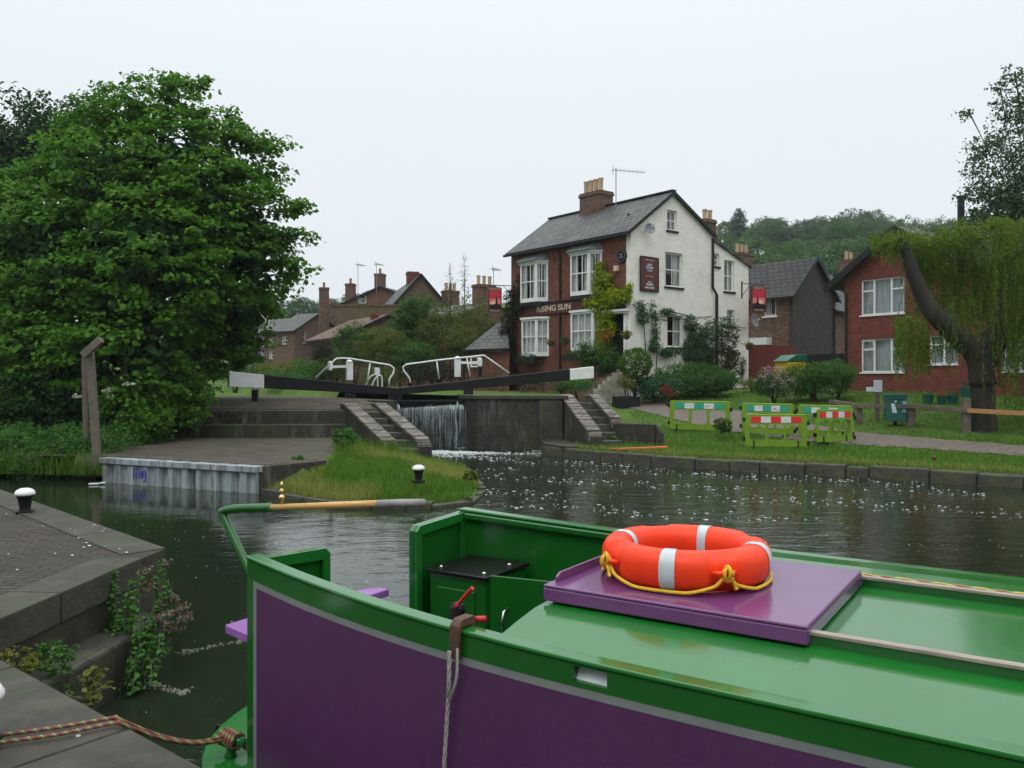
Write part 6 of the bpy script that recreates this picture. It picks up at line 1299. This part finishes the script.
bush('shrub', 'low mixed plants on the lockside under the white beam end', 578, 385, 33.2, 14, 6, L_nettle, 1800, .07, 67); bush('shrub', 'small grey green plant left of the low lockside plants', 561, 387, 33.4, 8, 5, L_rose, 800, .06, 68)
bush('shrub', 'low light green mound right of the white gable foot', 752, 383, 36, 14, 6, L_gold, 1200, .07, 69)
pk = at(626, 393, 33.1); r = empty('planter', (pk.x, pk.y, (Z(pk.x, pk.y) or 1.6)), .3, 'dark square planter beside the pub steps', 'planter'); MB().plate(rect(-.42, -.42, .42, .42), [rect(-.36, -.36, .36, .36)], -.05, .42, lambda u, v, w: Vector((u, v, w))).build('box', M['trim'], r); MB().box((-.355, -.355, 0), (.355, .355, .36)).build('soil', M['soil'], r)
bush('hedge', 'dense leafy green hedge between the white gable and the brick house', 815, 379, 31.5, 36, 17, L_mid, 12000, .075, 71, group='hedge bushes'); bush('hedge', 'right rounded end of the leafy hedge against the brick house', 838, 374, 32.2, 16, 14, L_nettle, 5000, .07, 72, group='hedge bushes')
ph = bush('flowering_shrub', 'shrub of pale pink blossom in front of the hedge', 774, 384, 31, 18, 14, L_rose, 3600, .07, 73); crown('blossom', [(at(772, 380, 31)-ph.location, (.62, .5, .55)), (at(786, 386, 31)-ph.location, (.4, .4, .5))], 900, .07, L_pink, ph, clump=.16, per=8, seed=74)
# hanging baskets
def basket(o, lab, mt, n=420, mt2=None):
    r = empty('hanging_basket', o, 0, lab, 'hanging basket', 'hanging baskets'); m = MB(); m.lathe([(.02, -.16), (.12, -.12), (.17, 0), (.16, .01)], (0, 0, 0), 14); m.build('bowl', M['soil'], r); m = MB(); [m.tube([(.15*math.cos(a), .15*math.sin(a), 0), (0, 0, .42)], .006, 4) for a in (0, 2.1, 4.2)]; m.build('chain', M['trim'], r)
    crown('flowers', [((0, 0, .08), (.26, .26, .17))], int(n*1.5), .075, mt, r, clump=.12, per=12, shell=(0, .8), seed=int(o.x*10) % 50+1)
    if mt2: crown('blossom', [((0, 0, .1), (.27, .27, .16))], 60, .05, mt2, r, clump=.08, per=4, seed=3)
basket(worldof(*FXp(626.5, 336, -.6)), 'yellow green hanging basket at the pub door', L_gold); basket(worldof(*FXp(551, 343, -.5)), 'trailing hanging basket right of the far ground floor bay', L_gold, 420, L_orang); basket(worldof(*FXp(565, 342, -.5)), 'dark hanging basket on the brick by the front downpipe', L_mid)
basket(worldof(*GYp(749, 347, -.5)), 'orange yellow hanging basket at the rear corner of the gable', L_gold, 300, L_orang)
def wbox(px, py, w, lab):
    p = FXp(px, py, -.72); r = empty('window_box', worldof(p.x, p.y, p.z), PR, lab, 'window box', 'window boxes'); MB().box((-.14, -w/2, -.26), (.14, w/2, 0)).build('trough', M['trim'], r, bevel=.01); crown('plants', [((0, 0, .06), (.2, w*.5, .16))], 700, .06, L_grey, r, clump=.1, per=14, seed=px)
wbox(526, 358, 1.5, 'window box of pale foliage under the far ground floor bay'); wbox(574, 355, 1.3, 'window box of grey foliage under the near ground floor bay')
# picnic table before the brick front, under the beam
def picnic(px, py, Y, lab):
    x = (px-CX)/F*Y; r = empty('picnic_table', (x, Y, (Z(x, Y) or 1.8)), PR+.1, lab, 'picnic table', 'picnic tables'); MB().box((-.4, -.9, .70), (.4, .9, .75)).build('table_top', M['greywood'], r)
    for s in (-1, 1): MB().box((s*.75-.14, -.9, .42), (s*.75+.14, .9, .46)).build('bench_seat', M['greywood'], r)
    for y in (-.6, .6): m = MB(); m.bar((-.6, y, 0), (-.2, y, .7), .04, .09); m.bar((.6, y, 0), (.2, y, .7), .04, .09); m.bar((-.8, y+.04, .38), (.8, y+.04, .38), .04, .09); m.build('trestle', M['greywood'], r)
picnic(545, 390, 34.5, 'wooden picnic table before the brick front near the far bay'); picnic(520, 390, 37, 'wooden picnic table by the ivy covered end of the pub')
# ---- shrubs and trees behind the gates
for i, (px, py, Y, rp, rz, mt, n, leaf, lab) in enumerate((
    (418, 322, 46, 24, 26, L_mid, 7000, .14, 'rounded fresh green tree standing in front of the lichened gable'), (440, 335, 45, 22, 30, L_oliv, 5500, .13, 'olive green bushy tree left of the outbuilding roof'), (385, 348, 44, 26, 20, L_oliv, 5500, .12, 'olive bush with yellowing leaves above the left gate rail'),
    (355, 345, 46, 20, 22, L_mid, 4500, .13, 'green bush in front of the clay tiled roof'), (322, 358, 48, 11, 18, L_ivy, 4200, .12, 'very dark conifer like bush left of the tiled roof'), (410, 358, 43, 24, 18, L_mid, 5200, .11, 'dense green bush behind the meeting point of the gates'),
    (475, 325, 47, 24, 30, L_oliv, 6500, .12, 'loose olive tree under the left pub sign'), (462, 345, 44, 16, 18, L_oliv, 3000, .11, 'ragged brown green bush beside the outbuilding'), (278, 370, 50, 18, 8, L_gold, 2800, .12, 'pale green rounded bush above the left white beam end'),
    (300, 368, 52, 18, 9, L_nettle, 3000, .12, 'fresh green bush between the pale bush and the dark bush'), (252, 370, 54, 22, 9, L_mid, 3200, .13, 'green bush by the edge of the sycamore'), (335, 370, 47, 22, 12, L_oliv, 3000, .10, 'low olive bush right behind the left gate rail'), (235, 374, 46, 22, 9, L_mid, 2600, .11, 'low green bush right behind the left white beam end'), (285, 377, 45, 26, 9, L_nettle, 2800, .11, 'low fresh green bush behind the left black beam'), (310, 372, 46, 18, 12, L_mid, 2600, .11, 'green bush left of the left gate rail'), (500, 378, 40.5, 16, 6, L_mid, 1400, .09, 'low plants at the foot of the outbuilding'), (400, 335, 49, 18, 18, L_mid, 3500, .13, 'green bush between the olive bush and the rounded tree'), (435, 372, 42, 30, 10, L_ivy, 3500, .1, 'dark hedge behind the right gate rail'), (385, 376, 42, 24, 8, L_oliv, 2500, .1, 'low hedge behind the left gate hoops'))):
    bush('shrub' if rz < 22 else 'small_tree', lab, px, py, Y, rp, rz, mt, n, leaf, 80+i, group='bushes behind the lock gates', cl=.4, cat='bush' if rz < 22 else 'tree')
# two thin poplars
for px, top, Y, lab in ((450, 262, 50, 'thin bare twiggy young tree, shorter of the pair left of the pub'), (464, 252, 50, 'tall thin twiggy young tree nearest the pub sign')):
    x = (px-CX)/F*Y; g0 = Z(x, Y) or 1.8; h = at(0, top, Y).z-g0; r = empty('poplar_tree', (x, Y, g0), 0, lab, 'tree', 'thin young trees'); m = MB(); m.tube([(0, 0, 0), (.05, 0, h*.5), (0, 0, h)], [.07, .045, .01], 6)
    for k in range(46): z = h*random.uniform(.3, .97); a = random.uniform(0, 6.28); q = .75*(1-z/h)+.15; m.tube([(0, 0, z), (q*math.cos(a)*.6, q*math.sin(a)*.6, z+q*.9), (q*math.cos(a)*.8, q*math.sin(a)*.8, z+q*1.6)], [.014, .010, .005], 4)
    m.build('trunk', M['bark'], r); crown('crown', [((0, 0, h*.62), (.55, .55, h*.36))], 700, .08, L_oliv, r, clump=.2, per=5, seed=px, shell=(.2, 1))
# ---- wooded hill on the right and beyond the left houses: each tree a thing
random.seed(99); protos = []
for k in range(7):
    r = empty('hill_tree', (0, 0, 0), 0, '', 'tree'); lob = [((0, 0, 8), (4.2, 4.2, 4.2))]+[((random.uniform(-3.2, 3.2), random.uniform(-3, 3), random.uniform(5, 10.5)), random.uniform(1.8, 3.0)) for _ in range(7)]
    if k == 6: lob = [((0, 0, 6), (2.2, 2.2, 5)), ((0, 0, 10), (1.3, 1.3, 4))]
    crown('crown', lob, 5200, .42, (L_far, L_fard, L_far, L_mid, L_fard, L_far, L_fard)[k], r, clump=1.0, per=26, seed=200+k, shell=(.7, 1.05), up=.8, lowcut=-.35)
    m = MB(); m.tube([(0, 0, -1), (0, 0, 4), (.3, 0, 9)], [.45, .35, .1], 7); m.build('trunk', M['bark'], r); protos.append(r)
hillspots = []
for row, (Y, pys, st) in enumerate(((95, 268, 26), (120, 252, 24), (150, 240, 22), (185, 228, 20), (225, 219, 18))):
    px = 700+row*7
    while px < 1090: hillspots.append((px+random.uniform(-7, 7), Y+random.uniform(-8, 8), pys+random.uniform(-4, 4)-(5 if 840 < px < 880 else 0)+(8 if px < 745 else 0), 'right')); px += st
for row, (Y, pys, st) in enumerate(((115, 318, 24), (140, 305, 22), (180, 295, 20))):
    px = 215+row*7
    while px < (420 if row else 300): hillspots.append((px+random.uniform(-6, 6), Y+random.uniform(-8, 8), pys+random.uniform(-4, 4)+max(0, abs(px-355)-30)*.1, 'left')); px += st
words = ['rounded', 'spreading', 'domed', 'pale', 'dark', 'bushy', 'pointed']; names_ = {'right': 'trees on the wooded hill behind the roofs', 'left': 'trees beyond the far houses'}
used = set()
for i, (px, Y, pyt, side) in enumerate(hillspots):
    k = random.choice((0, 0, 1, 2, 2, 3, 4, 5, 5)) if i % 23 else 6; src = protos[k]; o = src if k not in used else copy_tree(src); used.add(k)
    x = (px-CX)/F*Y; top = at(px, pyt, Y).z; h = Z(x, Y); sc = max(.55, min(1.35, (top-h)/12.5)); o.location = (x, Y, top-12.3*sc); o.scale = (sc, sc, sc); o.rotation_euler = (0, 0, random.uniform(0, 6.28)); o['group'] = names_[side]
    o['label'] = ('far woodland tree on the hill behind the roofs at right' if side == 'right' else 'distant tree showing above the far roofs at left')
for k, r in enumerate(protos):
    if k not in used:
        for c in list(r.children): bpy.data.objects.remove(c)
        bpy.data.objects.remove(r)
# unseen tree belt added behind the camera to cut light on near faces
for i, (x, y, sc) in enumerate(((-16, -9, .8), (-8, -12, .95), (0, -11, .85), (8, -13, 1.0), (17, -12, .9), (26, -10, .95), (-25, -7, .9))):
    o = copy_tree(protos[i % 3]); o.location = (x, y, -.6); o.scale = (sc, sc, sc); o.rotation_euler = (0, 0, i*1.3); o['group'] = 'unseen trees added behind the camera'; o['label'] = 'unseen tree added behind the camera to cut light on near faces'
# plants on the quay wall
WF = gnd(130, 640, .3); np_ = empty('nettle_plant', (WF.x+.1, 6.9, .35), 0, 'tall nettle clump growing out of the quay wall corner', 'plant')
def stems(root, base, tops, r0, leafsz, mt, dens, g, taper=True):
    m = MB(); P = []; N_ = []
    for b, t in zip(base, tops):
        b, t = Vector(b), Vector(t); mid = b.lerp(t, .5)+Vector((g.normal(0, .04), g.normal(0, .04), .03)); pth = smooth_path([b, mid, t], 8); m.tube(pth, [r0*(1-.7*i/(len(pth)-1)) for i in range(len(pth))], 5); L_ = (t-b).length; k = int(L_/dens)
        for i in range(k):
            s = (i+1)/k; q = pth[min(int(s*(len(pth)-1)), len(pth)-1)]; rr = leafsz*(1.25-.8*s if taper else 1)
            for j in range(4): a = i*1.57+j*1.57+g.normal(0, .3); d = rr*g.uniform(.5, 1.1); P.append((q.x+d*math.cos(a), q.y+d*math.sin(a), q.z-.02+g.normal(0, .012))); N_.append((math.cos(a)*.45, math.sin(a)*.45, .9))
    m.build('stem', M['L_stem'], root); V, T = leaves(np.array(P), nrm(np.array(N_)), leafsz*1.25, .62, .2, g); return raw('leaves', V, T, mt, root)
M['L_stem'] = mat('green stem', (.04, .07, .02), (.07, .09, .03), 8, .7)
gg = np.random.default_rng(77); o0 = np_.location; YN = 6.75
bs, tp = [], []
for (px, py, pb, dy) in ((114, 568, 640, .1), (143, 572, 660, 0), (162, 560, 650, .15), (127, 592, 660, -.05), (103, 590, 660, .1), (150, 590, 680, -.1), (135, 605, 685, -.15), (118, 610, 690, -.1), (140, 595, 670, -.12), (132, 578, 660, 0), (110, 600, 670, 0), (150, 615, 680, -.2), (160, 632, 670, -.1), (104, 630, 685, -.1), (122, 640, 692, -.3), (142, 650, 692, -.35), (158, 600, 670, 0), (165, 610, 660, .1), (108, 620, 680, .05), (145, 615, 690, -.2), (125, 622, 690, -.2), (172, 622, 655, .1), (112, 640, 692, -.25), (138, 640, 690, -.3), (150, 634, 676, -.2), (98, 606, 640, .2), (120, 580, 640, .15), (155, 575, 650, .2), (130, 655, 692, -.35), (116, 660, 694, -.4), (146, 655, 684, -.3)):
    tp.append(at(px, py, YN+dy)-o0); bs.append(at(px+gg.normal(0, 5)-(px-135)*.35, pb, YN+dy-.1)-o0)
keep = [i for i in range(len(bs)) if i % 3 != 2 or i < 5]; stems(np_, [bs[i] for i in keep], [tp[i] for i in keep], .008, .046, L_nettle, .036, gg)
crown('seed_heads', [(at(171, 615, 6.8)-o0, (.14, .12, .17)), (at(163, 575, 6.9)-o0, (.04, .04, .12)), (at(146, 583, 6.8)-o0, (.05, .05, .12))], 900, .03, leafmat('dry seed', (.10, .08, .055), (.2, .16, .11), .2), np_, clump=.06, per=20, seed=78)
n2 = empty('wall_weed', gnd(85, 690, .45), 0, 'sprawling pale weed at the foot of the quay wall by the near coping', 'plant'); o0 = n2.location; bs, tp = [], []
for px, py, pb in ((70, 690, 702), (82, 676, 700), (95, 662, 700), (104, 668, 700), (88, 690, 704), (76, 700, 706), (110, 682, 700), (92, 698, 706)): P0 = at(px, py, 5.3)-o0; tp.append(P0); bs.append(at(92, pb, 5.3)-o0)
stems(n2, bs, tp, .007, .042, L_gold, .04, gg)
for px, py, Y, lab, mt in ((52, 655, 5.6, 'small green weed on the ledge under the brick quay', L_nettle), (15, 662, 5.3, 'yellowish weed tuft where the near quay meets the ledge', L_gold)):
    P0 = at(px, py, Y); r = empty('wall_weed', P0, 0, lab, 'plant', 'weeds on the ledge'); crown('leaves', [((0, 0, 0), (.13, .09, .09)), ((.08, 0, -.1), (.07, .06, .12))], 420, .035, mt, r, clump=.05, per=12, seed=int(px))
# ================================================================ SMALL THINGS
# leaning grey post with a sloping arm
b0 = at(97, 446, 19.8); b0.z = (Z(b0.x, b0.y) or .4)-.05; r = empty('timber_post', b0, 0, 'leaning grey timber post with a short sloping arm among the nettles', 'post')
q = lambda px, py, Y=19.8: at(px, py, Y)-b0
MB().bar((0, 0, 0), q(90, 352), .17, .13).build('post', M['greywood'], r, bevel=.012); MB().bar(q(83, 355.5, 19.6), q(101, 339.5, 19.6), .13, .17).build('arm', M['greywood'], r, bevel=.01); MB().bar(q(86, 440, 20.1), q(84, 357, 20.0), .09, .09).build('back_post', M['greywood'], r)
pp = at(255, 352, 44); r = empty('small_notice', pp, .2, 'small purple notice beyond the left beam end', 'sign'); MB().box((-.32, -.02, -.25), (.32, .02, .25)).build('panel', mat('purple notice', (.12, .05, .2), (.16, .07, .26), 9, .5), r); MB().box((-.35, .02, -1.8), (-.29, .07, .27)).build('post', M['greywood'], r)
# green plastic pedestrian barriers
def barrier(pL, pR, Yl, Yr, lab, col, zoff=0):
    xl, xr_ = (pL-CX)/F*Yl, (pR-CX)/F*Yr; a = Vector((xl, Yl, 0)); b = Vector((xr_, Yr, 0)); d = b-a; L_ = d.length; cz_ = max((Z(a.x, a.y) or .3), (Z(b.x, b.y) or .3))*.5+min((Z(a.x, a.y) or .3), (Z(b.x, b.y) or .3))*.5+zoff
    r = empty('barrier_panel', (a.x, a.y, cz_), math.atan2(d.y, d.x), lab, 'barrier', 'lime green barrier panels'); H_ = 1.0; s0, s1 = .02, L_-.02; pw = s1-s0; hs_ = []
    for i in range(3): u0 = s0+pw*(.075+.295*i); hs_.append(rrect(u0, .25, u0+pw*.26, .72, .09))
    o_ = rrect(s0, .06, s1, H_, .08); MB().plate(o_, hs_, -.022, .022, MY(0)).build('panel', M['barrier'], r, bevel=.008)
    m = MB()
    for h in hs_: m.tube([(u, -.024, v) for u, v in h], .010, 5, closed=True)
    m.tube([(s0+.05, -.005, H_), (s1-.05, -.005, H_)], .022, 6); m.build('rim', M['barrier'], r)
    n = 5
    for i in range(n):
        u0 = s0+pw*.10+pw*.80*i/n; mt = (col if i % 2 == 0 else 'stripewhite'); MB().box((u0, -.034, .77), (u0+pw*.80/n-.002, -.023, .95)).build('reflective_stripe', M[mt], r)
        if col == 'teal' and i == 3:
            w_ = MB(); w_.box((u0+.06, -.0365, .83), (u0+.16, -.0345, .88)); w_.build('printed_mark', M['pot'], r)
    [MB().box((x-.035, -.05, z), (x+.035, .05, z+.12)).build('hinge_block', M['black'], r, bevel=.01) for x, z in ((.0, .22), (.0, .80), (L_, .12), (L_, .70))]
    for x in (.28, L_-.28): MB().box((x-.03, -.24, 0), (x+.03, .24, .06)).add([(x-.02, -.05, .05), (x+.02, -.05, .05), (x+.02, .05, .05), (x-.02, .05, .05), (x-.02, -.03, .26), (x+.02, -.03, .26), (x+.02, .03, .26), (x-.02, .03, .26)], [(0, 1, 5, 4), (1, 2, 6, 5), (2, 3, 7, 6), (3, 0, 4, 7), (4, 5, 6, 7)]).build('foot', M['black'], r)
    return r
hb_ = lambda px, py: hit(px, py).y
barrier(744, 808, hb_(744, 449), hb_(808, 449), 'front lime green barrier panel with red and white stripes facing the canal', 'stripered')
barrier(815, 854, hb_(815, 448), hb_(854, 440), 'right hand lime barrier panel with red and white stripes, turned aside', 'stripered')
barrier(669, 731, hb_(669, 431), hb_(731, 433), 'left lime green barrier panel with green and white stripes by the path', 'teal')
barrier(741, 795, hb_(741, 434), hb_(795, 438), 'back lime barrier panel with green and white stripes behind the front one', 'teal')
barrier(797, 853, hb_(797, 438), hb_(853, 440), 'lime barrier panel with green and white stripes behind the turned one', 'teal')
P0, P1 = hit(620, 453), hit(668, 452); 
m = MB(); m.bar(P0+Vector((0, .15, .10)), P1+Vector((0, .1, .13)), .16, .05); m.bar(P0+Vector((-.25, .32, .09)), P0+Vector((.9, .38, .10)), .12, .04); tag(m.build('plank', M['plank'], bevel=.008), 'orange planks lying on the kerb edge near the right steps', 'plank')
# litter bin
def bin_():
    P = hit(895, 426); r = empty('litter_bin', P, -.25, 'dark teal litter bin with pale stickers on the grass by the fence', 'litter bin'); k = P.y/F; w = 9.3*k; h0, h1 = (426-421)*k, (426-394)*k
    MB().box((-w, -w*.8, h0), (w, w*.8, h1-.1)).build('body', M['binteal'], r, bevel=.02); m = MB(); m.box((-w-.02, -w*.8-.02, h1-.098), (w+.02, w*.8+.02, h1)); m.box((-w*.7, -w*.8-.03, h1-.16), (w*.7, -w*.8-.001, h1-.099)); m.build('lid', M['binteal'], r, bevel=.025)
    MB().box((-.04, -.04, 0), (.04, .04, h0)).build('post', M['black'], r); z = h0+(h1-h0)*.45; m = MB(); m.add([(-w*.55, -w*.8-.004, z+.17), (-w*.2, -w*.8-.004, z+.17), (.02, -w*.8-.004, z-.12), (-w*.4, -w*.8-.004, z-.12)], [(0, 1, 2, 3)]); m.build('sticker', M['notice'], r); MB().box((-.05, -w*.8-.006, h1-.26), (.0, -w*.8-.002, h1-.2)).build('sticker', M['notice'], r)
    MB().box((w+.001, -w*.5, z-.10), (w+.006, w*.5, z+.25)).build('side_notice', M['bluenotice'], r); MB().box((w*.55, -w*.8-.006, z-.10), (w-.01, -w*.8-.002, z+.25)).build('side_notice', M['bluenotice'], r)
bin_()
# notice post
P = hit(877, 421); k = P.y/F; r = empty('notice_post', P, 0, 'wooden post with white notice left of the litter bin', 'sign post'); MB().box((-.06, -.05, 0), (.06, .05, 40*k)).build('post', M['greywood'], r); MB().box((-4*k, -.075, 29*k), (4.2*k, -.052, 41*k)).build('notice', M['notice'], r); MB().box((-11.5*k, -.08, 29.5*k), (-4.3*k, -.05, 34*k)).build('side_board', M['notice'], r)
# birdsmouth post and rail fence
def hitz(px, py): return hit(px, py)
posts = [(833, 417, 17), (858, 424, 20), (911, 427, 23), (966, 433, 34), (1040, 436, 24)]
fr_ = empty('post_and_rail_fence', hit(911, 427), 0, 'low dark post and rail fence with one new orange rail', 'fence'); o0 = fr_.location.copy(); tops = []
for i, (px, py, h) in enumerate(posts):
    P = hit(px, py); k = P.y/F; hh1 = h*k; m = MB(); w = 2.6*k+.02; m.box((P.x-o0.x-w, P.y-o0.y-w, P.z-o0.z-.1), (P.x-o0.x+w, P.y-o0.y+w, P.z-o0.z+hh1)); m.build('post', M['greywood'], fr_, bevel=.012); tops.append(P-o0+Vector((0, -w-.05, hh1*(.9 if i != 3 else .66))))
for i, mt in enumerate(('greywood', 'greywood', 'greywood', 'orangewood')): MB().bar(tops[i]+Vector((-.05, 0, 0)), tops[i+1]+Vector((-.055, 0, 0)), .07, .13).build('rail', M[mt], fr_, bevel=.01)
# flower pots on the lawn
for px, py, s, mt, lab in ((928, 404, 1.0, L_gold, 'green flower pot with yellow flowers, leftmost of the pots on the lawn'), (942, 404, .9, L_orang, 'green flower pot with a low red plant, second of the pots on the lawn'), (953, 404, .95, L_mid, 'green flower pot with small green leaves, third of the pots on the lawn'), (966, 397, 1.05, L_mid, 'green tub nearest the willow trunk')):
    P = hit(px, py); k = P.y/F*s; r = empty('flower_pot', P, 0, lab, 'flower pot', 'flower pots on the lawn'); MB().lathe([(4*k, 0), (5.4*k, 8*k), (6*k, 8.2*k), (6*k, 9.5*k), (5.2*k, 9.5*k), (5*k, 8.5*k), (.01, 8.4*k)], (0, 0, 0), 16).build('pot', M['binteal'], r)
    crown('plant', [((0, 0, 11*k), (4.5*k, 4.5*k, 3.5*k))], 260, .05, mt, r, clump=.08, per=10, seed=int(px))
# yellow and green bin behind the hedge
P = at(790, 366, 36.5); r = empty('grit_bin', P, .5, 'yellow bin with open green lid showing over the hedge', 'bin'); MB().box((-.55, -.4, -1.2), (.55, .4, .18)).build('body', mat('bin yellow', (.5, .36, .02), (.42, .3, .02), 5, .5), r, bevel=.03); m = MB(); m.plate([(-.65, .2), (-.1, .48), (.6, .52), (.62, .2)], [], -.42, .42, MY(0)); m.build('lid', mat('bin lid green', (.01, .12, .06), (.012, .09, .05), 5, .4), r, bevel=.02)
# bits of litter at the left water edge
for px, py, lab in ((95, 484.5, 'scrap of pale litter on the water at the foot of the piling'), (22, 478, 'pale plastic litter in the nettles at the water edge'),):
    P = gnd(px, py, .01); m = MB(); m.box((-.13, -.05, 0), (.10, .04, .035), 0, Matrix.Translation(P) @ Matrix.Rotation(.4, 4, 'Z')); m.tube([P+Vector((.12, 0, .03)), P+Vector((.22, .03, .035))], .025, 6); tag(m.build('litter', M['stripewhite'], bevel=.008), lab, 'litter')
# worn scraps of moss and gravel on the quays
g = np.random.default_rng(31); m = MB()
for _ in range(150):
    x, y = g.uniform(-6, -1.5), g.uniform(3.2, 10)
    if not (inpoly(x, y, [qb, qn, (-12, 2.5), (-40, 2.5), (-40, qfar[1]), qfar]) or inpoly(x, y, NQ)): continue
    s = g.uniform(.004, .016); m.lathe([(s, 0), (s*.8, s*.4), (.001, s*.55)], (x, y, .852), 6)
tag(m.build('bird_droppings', M['stripewhite']), 'tiny pale specks scattered over the quay stones', 'specks', kind='stuff')
# broad leaved weeds on the island and by the steps
for i, (px, py, Y, r_, mt, lab) in enumerate(((345, 440, 22.0, 12, L_nettle, 'leafy weed growing against the left parapet of the left steps'), (300, 466, 18.9, 9, L_nettle, 'leafy green weed on the island near the deck return wall'), (392, 447, 22.4, 5, L_gold, 'yellowish weed in the middle of the left flight of steps'), (470, 478, 17.6, 7, L_gold, 'yellow green weed at the right tip of the island'), (722, 427, 25.8, 9, L_mid, 'dark leafy weed at the right foot of the left barrier panel'), (612, 440, 26, 5, L_nettle, 'small weed beside the low curved wall'), (468, 402, 29.2, 6, L_dark, 'moss and weed hanging at the right edge of the falling water'))):
    b = at(px, py, Y); r = empty('weed', b, 0, lab, 'plant', 'weeds round the lock'); rr = r_/F*Y; crown('leaves', [((0, 0, rr*.3), (rr, rr*.8, rr*.8)), ((rr*.5, 0, 0), (rr*.6, rr*.5, rr*.5))], int(90*r_), .075, mt, r, clump=rr*.3, per=12, seed=300+i)
# the air over the whole place
hz = MB().box((-950, -950, -3), (950, 950, 75)).build('haze', newmat('haze')[0]); hm = hz.data.materials[0].node_tree
pv = hm.nodes.new('ShaderNodeVolumePrincipled'); pv.inputs['Color'].default_value = (.9, .95, 1, 1); pv.inputs['Density'].default_value = .0003; pv.inputs['Anisotropy'].default_value = .2
hm.nodes.remove(hm.nodes['Principled BSDF']); hm.links.new(pv.outputs[0], hm.nodes['Material Output'].inputs['Volume']); tag(hz, 'thin pale haze lying over the valley', 'haze', kind='stuff')
